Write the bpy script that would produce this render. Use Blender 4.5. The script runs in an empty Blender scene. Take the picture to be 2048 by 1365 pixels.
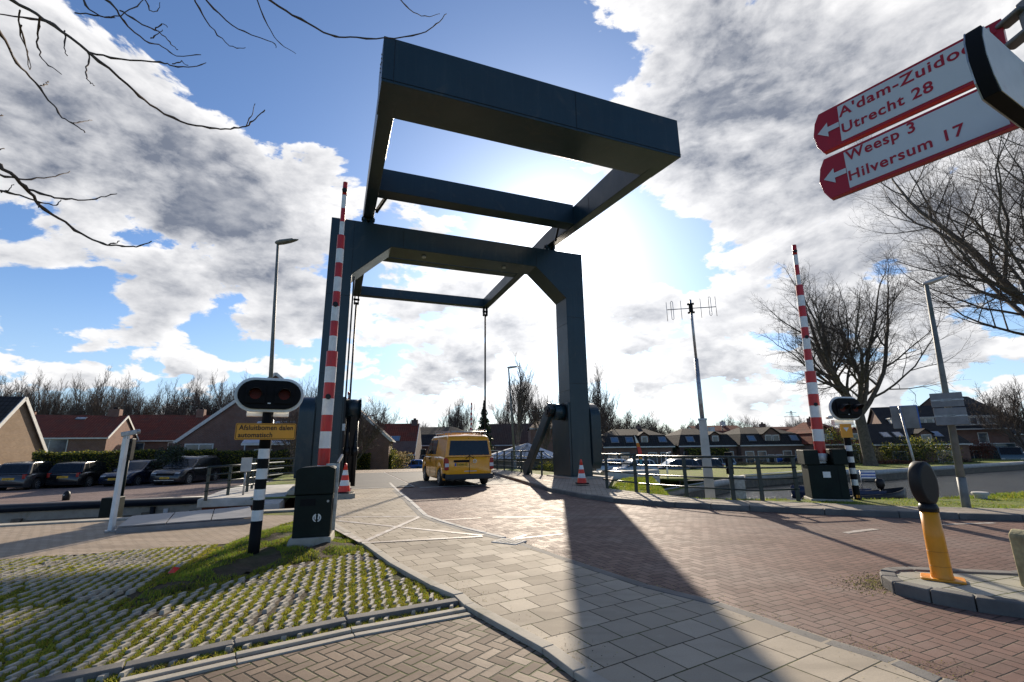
import bpy, math, random
from mathutils import Vector, Matrix, Quaternion
from mathutils.geometry import delaunay_2d_cdt
R = math.radians
scn = bpy.context.scene
COL = scn.collection
random.seed(7)

# ---------------------------------------------------------------- camera
FPX, CX, CY, EYE = 920.0, 1024.0, 682.5, 1.45
pit, rol = math.atan(211.5 / FPX), 0.0124
fw = Vector((0, math.cos(pit), math.sin(pit))); up0 = Vector((0, -math.sin(pit), math.cos(pit))); ex = Vector((1, 0, 0))
cR = math.cos(rol) * ex - math.sin(rol) * up0
cU = math.sin(rol) * ex + math.cos(rol) * up0
CO = Vector((0, 0, EYE))
cam = bpy.data.cameras.new('camera'); co = bpy.data.objects.new('camera', cam); COL.objects.link(co)
mt = Matrix.Identity(4)
for i in range(3):
    mt[i][0] = cR[i]; mt[i][1] = cU[i]; mt[i][2] = -fw[i]; mt[i][3] = CO[i]
co.matrix_world = mt
cam.sensor_width = 36; cam.lens = FPX / 2048 * 36; cam.clip_end = 3000; cam.clip_start = 0.05
scn.camera = co

def ray(u, v): return fw + cR * ((u - CX) / FPX) - cU * ((v - CY) / FPX)
def G(u, v, z=0.0):                      # where the photo's point stands on level ground of height z
    d = ray(u, v); return CO + d * ((z - EYE) / d.z)
def D(u, v, y):                          # where it stands at forward distance y
    d = ray(u, v); return CO + d * (y / d.y)

# ---------------------------------------------------------------- sun, sky, exposure
SUN_AZ, SUN_EL = R(5.6), R(24.0)
sd = Vector((math.sin(SUN_AZ) * math.cos(SUN_EL), math.cos(SUN_AZ) * math.cos(SUN_EL), math.sin(SUN_EL)))
sl = bpy.data.lights.new('sun', 'SUN'); so = bpy.data.objects.new('sun', sl); COL.objects.link(so)
sl.energy = 5.0; sl.angle = R(0.55); sl.color = (1.0, 0.87, 0.70)
so.rotation_euler = (-sd).to_track_quat('-Z', 'Y').to_euler(); so.location = (0, 0, 30)
vs = scn.view_settings; vs.view_transform = 'Standard'; vs.look = 'None'; vs.exposure = 0.48; vs.gamma = 1; vs.use_curve_mapping = False

class S:                                  # a node socket with arithmetic
    def __init__(s, nt, k): s.nt = nt; s.k = k
    def m(s, op, b=None, c=None, clamp=False):
        n = s.nt.nodes.new('ShaderNodeMath'); n.operation = op; n.use_clamp = clamp
        for i, q in enumerate((s, b, c)):
            if q is None: continue
            if isinstance(q, S): s.nt.links.new(q.k, n.inputs[i])
            else: n.inputs[i].default_value = q
        return S(s.nt, n.outputs[0])
    def __add__(s, b): return s.m('ADD', b)
    def __sub__(s, b): return s.m('SUBTRACT', b)
    def __mul__(s, b): return s.m('MULTIPLY', b)
    def __truediv__(s, b): return s.m('DIVIDE', b)
    def clamp(s): return s.m('ADD', 0.0, clamp=True)
    def map(s, a, b, c=0.0, d=1.0, smooth=True):
        n = s.nt.nodes.new('ShaderNodeMapRange'); n.interpolation_type = 'SMOOTHSTEP' if smooth else 'LINEAR'
        s.nt.links.new(s.k, n.inputs[0])
        for i, q in enumerate((a, b, c, d)): n.inputs[i + 1].default_value = q
        return S(s.nt, n.outputs[0])
def link(nt, a, b): nt.links.new(a.k if isinstance(a, S) else a, b)
def comb(nt, x, y, z=0.0):
    n = nt.nodes.new('ShaderNodeCombineXYZ')
    for i, q in enumerate((x, y, z)):
        if isinstance(q, S): nt.links.new(q.k, n.inputs[i])
        else: n.inputs[i].default_value = q
    return n.outputs[0]
def noise(nt, vec, scale, detail=4, rough=.5, dist=0.0, out=0):
    n = nt.nodes.new('ShaderNodeTexNoise'); n.inputs['Scale'].default_value = scale; n.inputs['Detail'].default_value = detail
    n.inputs['Roughness'].default_value = rough; n.inputs['Distortion'].default_value = dist
    if vec is not None: nt.links.new(vec, n.inputs['Vector'])
    return S(nt, n.outputs[out])
def mixc(nt, f, a, b, mode='MIX'):
    n = nt.nodes.new('ShaderNodeMix'); n.data_type = 'RGBA'; n.blend_type = mode
    for sock, q in ((n.inputs[0], f), (n.inputs[6], a), (n.inputs[7], b)):
        if isinstance(q, S): nt.links.new(q.k, sock)
        elif isinstance(q, bpy.types.NodeSocket): nt.links.new(q, sock)
        elif isinstance(q, (int, float)): sock.default_value = q
        else: sock.default_value = (*q[:3], 1)
    return n.outputs[2]

W = bpy.data.worlds.new("World"); scn.world = W; W.use_nodes = True
nt = W.node_tree; nt.nodes.clear()
tc = nt.nodes.new('ShaderNodeTexCoord')
sky = nt.nodes.new('ShaderNodeTexSky'); sky.sky_type = 'NISHITA'; sky.sun_disc = False
sky.sun_elevation = SUN_EL; sky.sun_rotation = SUN_AZ; sky.air_density = 1.0; sky.dust_density = .6; sky.ozone_density = 2.0
sep = nt.nodes.new('ShaderNodeSeparateXYZ'); nt.links.new(tc.outputs['Generated'], sep.inputs[0])
sx, sy, sz = (S(nt, sep.outputs[i]) for i in range(3))
den = sz.m('MAXIMUM', 0.0) + 0.34
pv = comb(nt, sx, sy, sz * 1.9)
def dotc(v):
    n = nt.nodes.new('ShaderNodeVectorMath'); n.operation = 'DOT_PRODUCT'
    nt.links.new(tc.outputs['Generated'], n.inputs[0]); n.inputs[1].default_value = v
    return S(nt, n.outputs['Value'])
def blobs(lst):                           # broad banks of cloud, as directions in the sky: centre, size, amount
    tot = None
    for u, v, r, a in lst:
        d = ray(u, v).normalized(); ln = ray(u, v).length
        sg = r / FPX / ln / 1.0
        e = ((dotc(d) - 1.0) * (1.0 / (sg * sg))).m('EXPONENT') * a
        tot = e if tot is None else tot + e
    return tot
cover = blobs([(60, 60, 150, .75), (60, 250, 170, .9), (230, 200, 120, .7), (330, 330, 150, .8), (150, 380, 130, .6), (480, 370, 130, .75), (620, 440, 130, .7), (560, 560, 90, .55),
  (700, 350, 70, .5), (420, 480, 90, .6), (540, 160, 55, .42), (480, 120, 40, .3), (600, 220, 35, .3),
  (300, 590, 45, .4), (180, 555, 45, .35), (430, 620, 50, .4), (40, 525, 40, .3),
  (60, 680, 70, .5), (200, 700, 70, .5), (400, 680, 70, .5), (560, 700, 60, .5), (100, 745, 50, .35), (340, 760, 60, .3), (620, 640, 60, .4),
  (1240, 60, 100, .6), (1400, 60, 160, .85), (1560, 150, 190, .8), (1380, 250, 120, .7), (1300, 330, 70, .4), (1500, 350, 150, .6), (1700, 250, 150, .6), (1620, 440, 120, .5), (1800, 420, 200, .55), (1950, 200, 150, .35), (2000, 20, 70, .6),
  (1900, 560, 150, .4), (1560, 560, 120, .4), (1400, 560, 90, .3), (1300, 620, 70, .4), (1450, 700, 120, .5), (1270, 670, 60, .35), (1340, 760, 90, .4), (1650, 720, 150, .4), (1880, 720, 120, .4),
  (900, 640, 120, .55), (1010, 700, 90, .5), (820, 720, 90, .45), (780, 560, 60, .3), (940, 800, 120, .3), (760, 420, 60, .3), (860, 430, 70, .35), (980, 460, 60, .25)])
clear = blobs([(360, 60, 90, .6), (640, 90, 130, .75), (700, 200, 80, .45), (900, 100, 180, .8), (1080, 130, 90, .4), (950, 280, 140, .5), (470, 240, 50, .3), (560, 290, 35, .2),
  (1270, 165, 45, .6), (1180, 200, 70, .4), (1780, 110, 60, .35), (1720, 40, 60, .3), (100, 480, 60, .45), (220, 520, 50, .4), (60, 590, 70, .5), (180, 640, 60, .35), (440, 560, 50, .3), (740, 660, 40, .3),
  (1290, 450, 70, .5), (1240, 540, 80, .45), (1330, 520, 50, .3)])
dark = blobs([(140, 330, 120, .7), (300, 400, 130, .85), (470, 420, 110, .7), (80, 430, 90, .4), (600, 420, 100, .45), (560, 540, 60, .3), (1480, 160, 150, .55), (1600, 60, 120, .4), (1440, 300, 90, .35),
  (900, 650, 90, .6), (1020, 700, 60, .5), (860, 740, 60, .5), (1270, 665, 45, .7), (1440, 745, 70, .45), (1800, 430, 170, .55), (1940, 600, 120, .35), (620, 740, 50, .3), (240, 720, 60, .2), (480, 660, 40, .2), (1650, 600, 80, .25), (640, 620, 60, .3)])
lowm = sz.map(.10, .34, 1.0, 0.0)
def nz(v): return noise(nt, v, 4.2, 12, .57, .25) * (lowm * -1.0 + 1.0) + noise(nt, v, 9.5, 12, .55, .2) * lowm
n1 = nz(pv)
cover = cover / (cover * .35 + 1.0); dark = dark / (dark * .75 + 1.0)
offs = nt.nodes.new('ShaderNodeVectorMath'); offs.operation = 'ADD'; nt.links.new(pv, offs.inputs[0])
offs.inputs[1].default_value = (sd.x * .020, sd.y * .020, .034)
n2 = nz(offs.outputs[0])
nf = noise(nt, pv, 22.0, 6, .60, .2)
back = sy.map(-.2, .5, .22, 0.0)
cov = (cover * 1.25 - clear * 1.1) * .52 + (n1 - .5) * 3.7 + (nf - .5) * .32 - .19 - back - lowm * .10
alpha = cov.map(0.0, .14)
thick = cov.map(.05, .85, smooth=False)
lit = ((n1 - n2) * 5.0 + .5).clamp()
sunp = dotc(sd)
near = ((sunp - 1.0) * 14.0).m('EXPONENT')          # brighter air around the sun
halo = ((sunp - 1.0) * 160.0).m('EXPONENT')
core = ((sunp - 1.0) * 900.0).m('EXPONENT')
shade = (thick * (dark * 1.05 + .42) - (lit - .5) * .72 + (nf - .5) * .22 + dark * .16 - near * .04).m('MAXIMUM', 0.0).m('MINIMUM', 1.0) * ((n1 - .5) * -1.3 + (nf - .5) * .9 + .93)
cb = mixc(nt, shade, (.98, .97, .97), (.19, .215, .275))
gain = near * .12 + .75
cvm = nt.nodes.new('ShaderNodeVectorMath'); cvm.operation = 'SCALE'; nt.links.new(cb, cvm.inputs[0]); link(nt, gain, cvm.inputs['Scale'])
svm = nt.nodes.new('ShaderNodeVectorMath'); svm.operation = 'MULTIPLY'; nt.links.new(sky.outputs[0], svm.inputs[0]); svm.inputs[1].default_value = (.066, .082, .104)
low = sz.map(0.0, .30, .5, 0.0)
skc = mixc(nt, low, svm.outputs[0], (.50, .63, .76))
mx = mixc(nt, alpha * .97, skc, cvm.outputs[0])
gl = nt.nodes.new('ShaderNodeVectorMath'); gl.operation = 'SCALE'; gl.inputs[0].default_value = (1.0, .97, .92)
link(nt, near * .06 + halo * .6 + core * 2.0, gl.inputs['Scale'])
ad = nt.nodes.new('ShaderNodeVectorMath'); ad.operation = 'ADD'; nt.links.new(mx, ad.inputs[0]); nt.links.new(gl.outputs[0], ad.inputs[1])
bg = nt.nodes.new('ShaderNodeBackground'); nt.links.new(ad.outputs[0], bg.inputs[0]); bg.inputs[1].default_value = 1.0
wo = nt.nodes.new('ShaderNodeOutputWorld'); nt.links.new(bg.outputs[0], wo.inputs[0])
W.cycles.sampling_method = 'MANUAL'; W.cycles.sample_map_resolution = 512
scn.cycles.max_bounces = 6; scn.cycles.diffuse_bounces = 3; scn.cycles.caustics_reflective = False; scn.cycles.caustics_refractive = False

# ---------------------------------------------------------------- mesh helpers
class M:
    def __init__(s): s.v = []; s.f = []; s.mi = []; s.sm = []
    def add(s, vs, fs, mi=0, smooth=False):
        o = len(s.v); s.v += [tuple(p) for p in vs]; s.f += [tuple(i + o for i in f) for f in fs]; s.mi += [mi] * len(fs); s.sm += [smooth] * len(fs); return s
    def box(s, x0, x1, y0, y1, z0, z1, mi=0):
        return s.add([(x0, y0, z0), (x1, y0, z0), (x1, y1, z0), (x0, y1, z0), (x0, y0, z1), (x1, y0, z1), (x1, y1, z1), (x0, y1, z1)],
                     [(3, 2, 1, 0), (4, 5, 6, 7), (0, 1, 5, 4), (1, 2, 6, 5), (2, 3, 7, 6), (3, 0, 4, 7)], mi)
    def bar(s, p, q, w, h, mi=0, upv=(0, 0, 1)):          # box beam from p to q, w across, h high
        p, q = Vector(p), Vector(q); d = (q - p).normalized(); u = Vector(upv); a = d.cross(u)
        if a.length < 1e-4: a = d.cross(Vector((1, 0, 0)))
        a.normalize(); b = a.cross(d); a = a * w / 2; b = b * h / 2
        return s.add([p - a - b, p + a - b, p + a + b, p - a + b, q - a - b, q + a - b, q + a + b, q - a + b],
                     [(3, 2, 1, 0), (4, 5, 6, 7), (0, 1, 5, 4), (1, 2, 6, 5), (2, 3, 7, 6), (3, 0, 4, 7)], mi)
    def tube(s, pts, rads, n=8, mi=0, cap=True):
        pts = [Vector(p) for p in pts]
        if isinstance(rads, (int, float)): rads = [rads] * len(pts)
        o = len(s.v); m = len(pts); prev = None
        for i, p in enumerate(pts):
            d = (pts[min(i + 1, m - 1)] - pts[max(i - 1, 0)]).normalized()
            if prev is None:
                a = d.cross(Vector((0, 0, 1)));
                if a.length < .1: a = d.cross(Vector((1, 0, 0)))
            else: a = prev - d * prev.dot(d)
            a.normalize(); prev = a; b = d.cross(a)
            for k in range(n):
                t = 2 * math.pi * k / n
                s.v.append(tuple(p + (a * math.cos(t) + b * math.sin(t)) * rads[i]))
        for i in range(m - 1):
            for k in range(n):
                k2 = (k + 1) % n
                s.f.append((o + i * n + k, o + i * n + k2, o + (i + 1) * n + k2, o + (i + 1) * n + k)); s.mi.append(mi); s.sm.append(n > 5)
        if cap:
            s.f.append(tuple(o + k for k in range(n))[::-1]); s.f.append(tuple(o + (m - 1) * n + k for k in range(n))); s.mi += [mi, mi]; s.sm += [False, False]
        return s
    def cyl(s, p, q, r, n=16, mi=0, r2=None): return s.tube([p, q], [r, r if r2 is None else r2], n, mi)
    def prism(s, poly, off, mi=0):                        # closed polygon of 3D points swept by off
        n = len(poly); off = Vector(off); a = [Vector(p) for p in poly]
        return s.add(a + [p + off for p in a], [tuple(range(n))[::-1], tuple(range(n, 2 * n))] + [(i, (i + 1) % n, n + (i + 1) % n, n + i) for i in range(n)], mi)
    def build(s, name, mats, parent=None, world=False, bevel=0, seg=2):
        vs = s.v
        if parent is not None and world:
            iv = (Matrix.Translation(parent.location) @ parent.rotation_euler.to_matrix().to_4x4()).inverted()
            vs = [tuple(iv @ Vector(p)) for p in vs]
        me = bpy.data.meshes.new(name); me.from_pydata(vs, [], s.f)
        for m_ in (mats if isinstance(mats, (list, tuple)) else [mats]): me.materials.append(m_)
        me.polygons.foreach_set('material_index', s.mi); me.polygons.foreach_set('use_smooth', s.sm); me.update()
        o = bpy.data.objects.new(name, me); COL.objects.link(o)
        if parent is not None: o.parent = parent
        if bevel:
            b = o.modifiers.new('bevel', 'BEVEL'); b.width = bevel; b.segments = seg; b.limit_method = 'ANGLE'; b.harden_normals = False
            me.polygons.foreach_set('use_smooth', [True] * len(me.polygons))
            w = o.modifiers.new('wn', 'WEIGHTED_NORMAL'); w.keep_sharp = False
        return o
def tag(o, label=None, cat=None, group=None, kind=None):
    for k, v in (('label', label), ('category', cat), ('group', group), ('kind', kind)):
        if v: o[k] = v
    return o
def thing(name, label, cat, loc=(0, 0, 0), rz=0.0, group=None):
    o = bpy.data.objects.new(name, None); COL.objects.link(o); o.empty_display_size = .3
    o.location = loc; o.rotation_euler = (0, 0, rz); return tag(o, label, cat, group)
def dup(root, loc, rz=0.0, label=None, group=None, scale=None):
    def cp(o, par):
        c = o.copy(); COL.objects.link(c)
        if par is not None: c.parent = par
        for ch in o.children: cp(ch, c)
        return c
    r = cp(root, None); r.location = loc; r.rotation_euler = (0, 0, rz)
    if scale: r.scale = scale
    if label: r['label'] = label
    if group: r['group'] = group
    return r
def text_mesh(name, txt, size, mat_, parent, loc, rot, extrude=.002, spacing=1.0, bold=0.0, xs=1.0, align='LEFT'):
    c = bpy.data.curves.new(name, 'FONT'); c.body = txt; c.size = size; c.extrude = extrude; c.offset = bold; c.space_character = spacing; c.align_x = align
    t = bpy.data.objects.new('tmp_text', c); COL.objects.link(t)
    dg = bpy.context.evaluated_depsgraph_get(); me = bpy.data.meshes.new_from_object(t.evaluated_get(dg))
    bpy.data.objects.remove(t); me.materials.clear(); me.materials.append(mat_)
    o = bpy.data.objects.new(name, me); COL.objects.link(o); o.parent = parent; o.location = loc; o.rotation_euler = rot; o.scale = (xs, 1, 1)
    return o

# ---------------------------------------------------------------- materials
def newmat(name):
    m = bpy.data.materials.new(name); m.use_nodes = True; nt = m.node_tree
    return m, nt, nt.nodes['Principled BSDF']
def setc(sock, c): sock.default_value = (*c, 1)
def bump(nt, bs, h, strength=.3, dist=.01):
    b = nt.nodes.new('ShaderNodeBump'); b.inputs['Strength'].default_value = strength; b.inputs['Distance'].default_value = dist
    link(nt, h, b.inputs['Height']); nt.links.new(b.outputs[0], bs.inputs['Normal']); return b
def plain(name, c, rough=.5, metal=0.0, var=.12, sc=6.0, bmp=0.0, bsc=60.0, spec=.5, coat=0.0, dirt=None):
    m, nt, bs = newmat(name); bs.inputs['Roughness'].default_value = rough; bs.inputs['Metallic'].default_value = metal
    bs.inputs['Specular IOR Level'].default_value = spec; bs.inputs['Coat Weight'].default_value = coat
    tc = nt.nodes.new('ShaderNodeTexCoord'); v = tc.outputs['Object']
    n = noise(nt, v, sc, 5, .6)
    col = mixc(nt, n.map(.3, .7), tuple(x * (1 - var) for x in c), tuple(min(1, x * (1 + var)) for x in c))
    if dirt:
        n2 = noise(nt, v, sc * .5, 7, .7); col = mixc(nt, n2.map(.5, .72) * .8, col, dirt)
    nt.links.new(col, bs.inputs['Base Color'])
    link(nt, n * (rough * .4) + rough * .8, bs.inputs['Roughness'])
    if bmp: bump(nt, bs, noise(nt, v, bsc, 4, .6), bmp, .01)
    return m
BM = {}
P = plain
mStack = dict(
    steel=P('bridge_paint', (.009, .028, .040), .34, 0, .10, 1.2, .03, 3, .45, dirt=(.018, .024, .028)),
    green=P('dark_green_paint', (.005, .011, .009), .55, 0, .3, 3, spec=.2, dirt=(.014, .020, .015)),
    rail=P('railing_paint', (.016, .028, .026), .35, 0, .2, 5),
    black=P('black_paint', (.010, .010, .011), .45, spec=.3), blackm=P('matt_black', (.008, .008, .009), .7, spec=.15),
    white=P('white_paint', (.74, .74, .72), .35, dirt=(.5, .49, .45)), red=P('red_paint', (.50, .012, .010), .32),
    redsign=P('sign_red', (.42, .008, .014), .3, var=.06), whitesign=P('sign_white', (.62, .62, .62), .35, var=.05, sc=3),
    galv=P('galvanised_steel', (.36, .37, .38), .42, .7, .25, 12, .05, 60), pole=P('lamp_post_paint', (.16, .165, .15), .6, 0, .3, 4, .1, 60, dirt=(.06, .07, .03)),
    conc=P('concrete', (.38, .345, .285), .85, 0, .18, 3, .25, 40, .3, dirt=(.17, .16, .11)), concl=P('pale_concrete', (.50, .48, .44), .85, 0, .15, 3, .2, 40, .3, dirt=(.30, .28, .22)),
    yellow=P('yellow_plastic', (.72, .27, .006), .38, var=.10, sc=5, dirt=(.50, .20, .02)), amber=P('sign_amber', (.80, .33, .015), .4, var=.05),
    vany=P('van_paint', (.92, .37, .006), .22, var=.04, coat=.6), rubber=P('rubber', (.014, .014, .014), .8),
    glassd=P('dark_glass', (.010, .013, .016), .12, 0, .3, 4, spec=.4), lens=P('lamp_lens', (.09, .010, .006), .4, spec=.15),
    chrome=P('bright_metal', (.55, .56, .58), .22, .9), tail=P('tail_lens', (.35, .008, .008), .2), plate=P('number_plate', (.75, .40, .02), .5, var=.03),
    wood=P('weathered_wood', (.16, .13, .095), .85, 0, .35, 6, .4, 30, dirt=(.07, .075, .045)), rust=P('rusty_steel', (.13, .035, .018), .8, 0, .4, 4, .2, 30),
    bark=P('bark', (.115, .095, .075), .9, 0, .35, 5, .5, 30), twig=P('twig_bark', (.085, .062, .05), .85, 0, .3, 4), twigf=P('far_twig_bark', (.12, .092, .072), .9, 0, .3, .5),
    grass=P('grass_blade', (.17, .24, .028), .6, 0, .45, 1.6, spec=.25), hedge=P('hedge_leaf', (.035, .060, .015), .5, 0, .5, 2.5, spec=.4), conif=P('conifer_needles', (.014, .028, .014), .7, 0, .4, 1.5),
    moss=P('moss', (.34, .31, .04), .8, 0, .45, 3), soilm=P('soil', (.085, .062, .040), .95, 0, .4, 5, .8, 18, .2, dirt=(.05, .065, .02)),
    frame=P('white_frame', (.62, .61, .57), .5), blueglass=P('window_glass', (.05, .07, .09), .12, 0, .5, 2, spec=.8), skyl=P('skylight_glass', (.10, .17, .26), .12, 0, .2, 2, spec=.8),
    blue=P('blue_paint', (.02, .10, .38), .35), teal=P('teal_panel', (.02, .22, .33), .4), leafgreen=P('green_tarp', (.05, .25, .04), .5),
    cone=P('cone_orange', (.72, .035, .015), .45, var=.06), straw=P('straw', (.35, .27, .14), .8, 0, .4, 5), skin=P('skin', (.42, .24, .17), .6), orange=P('orange_jacket', (.55, .17, .02), .7), denim=P('dark_trousers', (.02, .025, .035), .8),
    plate_g=P('grey_steel_plate', (.20, .20, .205), .5, .2, .15, 3, .15, 25), zinc=P('zinc_roof', (.45, .45, .46), .35, .3, .15, 2), panelsb=P('sign_back', (.20, .205, .21), .55, .3, .2, 4),
)
K = mStack
for k_ in ('grass', 'moss', 'hedge', 'straw'):            # thin leaves let light through
    nt = K[k_].node_tree; bs = nt.nodes['Principled BSDF']; tr = nt.nodes.new('ShaderNodeBsdfTranslucent'); src = bs.inputs['Base Color'].links[0].from_socket
    nt.links.new(mixc(nt, .0, src, src), tr.inputs[0]); mxs = nt.nodes.new('ShaderNodeMixShader'); mxs.inputs[0].default_value = .45
    nt.links.new(bs.outputs[0], mxs.inputs[1]); nt.links.new(tr.outputs[0], mxs.inputs[2]); nt.links.new(mxs.outputs[0], nt.nodes['Material Output'].inputs[0])
def brickwall(name, c1, c2, mortar=(.22, .20, .18), sc=1.0):
    m, nt, bs = newmat(name); tc = nt.nodes.new('ShaderNodeTexCoord')
    sp = nt.nodes.new('ShaderNodeSeparateXYZ'); nt.links.new(tc.outputs['Object'], sp.inputs[0])
    v = comb(nt, S(nt, sp.outputs[0]) + S(nt, sp.outputs[1]), S(nt, sp.outputs[2]))
    b = nt.nodes.new('ShaderNodeTexBrick'); nt.links.new(v, b.inputs['Vector']); b.inputs['Scale'].default_value = 1
    b.inputs['Brick Width'].default_value = .22 * sc; b.inputs['Row Height'].default_value = .075 * sc; b.inputs['Mortar Size'].default_value = .010 * sc; b.inputs['Bias'].default_value = 0
    setc(b.inputs['Color1'], c1); setc(b.inputs['Color2'], c2); setc(b.inputs['Mortar'], mortar)
    n = noise(nt, tc.outputs['Object'], 1.2, 6, .65)
    nt.links.new(mixc(nt, n.map(.35, .75) * .5, b.outputs[0], tuple(x * .55 for x in c1)), bs.inputs['Base Color'])
    bs.inputs['Roughness'].default_value = .9; bump(nt, bs, S(nt, b.outputs[1]) * -1.0, .4, .006); return m
def tiles(name, c, c2):
    m, nt, bs = newmat(name); tc = nt.nodes.new('ShaderNodeTexCoord')
    b = nt.nodes.new('ShaderNodeTexBrick'); nt.links.new(tc.outputs['UV'], b.inputs['Vector']); b.inputs['Scale'].default_value = 1
    b.inputs['Brick Width'].default_value = .25; b.inputs['Row Height'].default_value = .33; b.inputs['Mortar Size'].default_value = .022; b.offset = 0
    setc(b.inputs['Color1'], c); setc(b.inputs['Color2'], c2); setc(b.inputs['Mortar'], tuple(x * .3 for x in c))
    n = noise(nt, tc.outputs['Object'], .8, 6, .65)
    nt.links.new(mixc(nt, n.map(.4, .75) * .45, b.outputs[0], (.07, .065, .05)), bs.inputs['Base Color'])
    bs.inputs['Roughness'].default_value = .92; bs.inputs['Specular IOR Level'].default_value = .15; bump(nt, bs, S(nt, b.outputs[1]) * -1.0, .6, .03); return m
nt = K['steel'].node_tree; bs = nt.nodes['Principled BSDF']; tc = nt.nodes.new('ShaderNodeTexCoord'); mp = nt.nodes.new('ShaderNodeMapping'); nt.links.new(tc.outputs['Object'], mp.inputs[0]); mp.inputs['Scale'].default_value = (5, 5, .35)
src = bs.inputs['Base Color'].links[0].from_socket; st_ = noise(nt, mp.outputs[0], 1.0, 7, .7); sm = noise(nt, tc.outputs['Object'], .7, 8, .72, 1.2)
c_ = mixc(nt, st_.map(.50, .72) * .45, src, (.035, .05, .058)); c_ = mixc(nt, sm.map(.56, .66) * .5, c_, (.05, .055, .055)); nt.links.new(c_, bs.inputs['Base Color']); link(nt, sm * .35 + .18, bs.inputs['Roughness'])
K['brick'] = brickwall('red_brown_brick', (.22, .095, .06), (.155, .07, .047))
K['brickt'] = brickwall('tan_brick', (.31, .205, .115), (.25, .16, .09))
K['brickd'] = brickwall('dark_brick', (.12, .065, .052), (.085, .05, .042), (.14, .13, .12))
K['brickm'] = brickwall('far_brick', (.23, .125, .09), (.17, .095, .07), (.16, .14, .13), 1.4)
K['rooftr'] = tiles('red_roof_tiles', (.24, .065, .04), (.18, .05, .034)); K['rooftd'] = tiles('dark_roof_tiles', (.045, .043, .045), (.03, .03, .033))
K['rooftb'] = tiles('brown_roof_tiles', (.11, .06, .045), (.085, .05, .04))

def paving(name, kind, c1, c2, joint, ang=0.0, size=(.3, .3), jw=.007, rough=.6, moss=0.0, stain=(.1, .09, .08), sc_off=(0, 0), bmpd=.008):
    m, nt, bs = newmat(name); tc = nt.nodes.new('ShaderNodeTexCoord'); ob = tc.outputs['Object']
    mp = nt.nodes.new('ShaderNodeMapping'); nt.links.new(ob, mp.inputs[0]); mp.inputs['Rotation'].default_value = (0, 0, ang)
    wn = nt.nodes.new('ShaderNodeTexNoise'); wn.inputs['Scale'].default_value = .9; nt.links.new(ob, wn.inputs['Vector'])
    wv = nt.nodes.new('ShaderNodeVectorMath'); wv.operation = 'MULTIPLY_ADD'; nt.links.new(wn.outputs['Color'], wv.inputs[0]); wv.inputs[1].default_value = (.03, .03, 0); nt.links.new(mp.outputs[0], wv.inputs[2])
    sp = nt.nodes.new('ShaderNodeSeparateXYZ'); nt.links.new(wv.outputs[0], sp.inputs[0])
    x, y = S(nt, sp.outputs[0]), S(nt, sp.outputs[1])
    if kind == 'herring':                                  # 2:1 bricks laid in a herringbone
        x = x / size[1]; y = y / size[1]
        i = x.m('FLOOR'); j = y.m('FLOOR'); fx = x - i; fy = y - j
        k = (i - j).m('FLOORED_MODULO', 4.0)
        k1 = k.m('COMPARE', 1.0, .1); k2 = k.m('COMPARE', 2.0, .1); hor = k.m('LESS_THAN', 1.5)
        a = (fx + k1) * hor + (fy + k2) * (hor * -1.0 + 1.0)       # along the brick 0..2
        b = fy * hor + fx * (hor * -1.0 + 1.0)
        ea = a.m('MINIMUM', a * -1.0 + 2.0); eb = b.m('MINIMUM', b * -1.0 + 1.0)
        edge = ea.m('MINIMUM', eb) * size[1]
        idv = comb(nt, i - k1, j - k2, hor)
    else:                                                  # tiles in rows, each row shifted by half
        y = y / size[1]; j = y.m('FLOOR'); x = x / size[0] + j.m('FLOORED_MODULO', 2.0) * .5; i = x.m('FLOOR')
        fx = x - i; fy = y - j
        edge = (fx.m('MINIMUM', fx * -1.0 + 1.0) * size[0]).m('MINIMUM', fy.m('MINIMUM', fy * -1.0 + 1.0) * size[1])
        idv = comb(nt, i, j, 1.0)
    wnn = nt.nodes.new('ShaderNodeTexWhiteNoise'); wnn.noise_dimensions = '3D'; nt.links.new(idv, wnn.inputs[0]); rnd = S(nt, wnn.outputs[0])
    en = noise(nt, ob, 26, 4, .6)
    edge2 = edge + (en - .5) * (jw * .9)
    top = edge2.map(jw * .5, jw * 1.25)
    col = mixc(nt, rnd, c1, c2)
    big = noise(nt, ob, .55, 6, .62); fine = noise(nt, ob, 90, 3, .7)
    col = mixc(nt, big.map(.40, .74) * .68, col, stain)
    col = mixc(nt, fine.map(.35, .75) * .30, col, tuple(q * .5 for q in c1))
    tmp = nt.nodes.new('ShaderNodeMapping'); nt.links.new(ob, tmp.inputs[0]); tmp.inputs['Rotation'].default_value = (0, 0, R(-28)); tmp.inputs['Scale'].default_value = (.22, 1.5, 1)
    col = mixc(nt, noise(nt, tmp.outputs[0], 1.3, 5, .6).map(.46, .66) * .38, col, tuple(q * .55 for q in c2))
    sp2 = noise(nt, ob, 7, 6, .7); col = mixc(nt, sp2.map(.55, .75) * .35, col, tuple(min(1, q * 1.35) for q in c2))
    jc = joint
    if moss: jc = mixc(nt, noise(nt, ob, 2.2, 5, .6).map(.45, .6) * moss, joint, (.07, .085, .02))
    col = mixc(nt, top, jc, col)
    nt.links.new(col, bs.inputs['Base Color'])
    link(nt, rnd * .12 + (big * .15 + (rough - .12)), bs.inputs['Roughness']); bs.inputs['Specular IOR Level'].default_value = .13
    h = top + rnd * .35 + fine * .10 + noise(nt, ob, 16, 4, .6) * .25
    bump(nt, bs, h, .75, bmpd); return m
TILE_ANG = -math.atan2(.50, .86)
K['tile'] = paving('path_tiles', 'rows', (.43, .37, .285), (.345, .295, .225), (.055, .045, .03), TILE_ANG, (.30, .30), .006, .78, .7, (.24, .205, .17))
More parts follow.
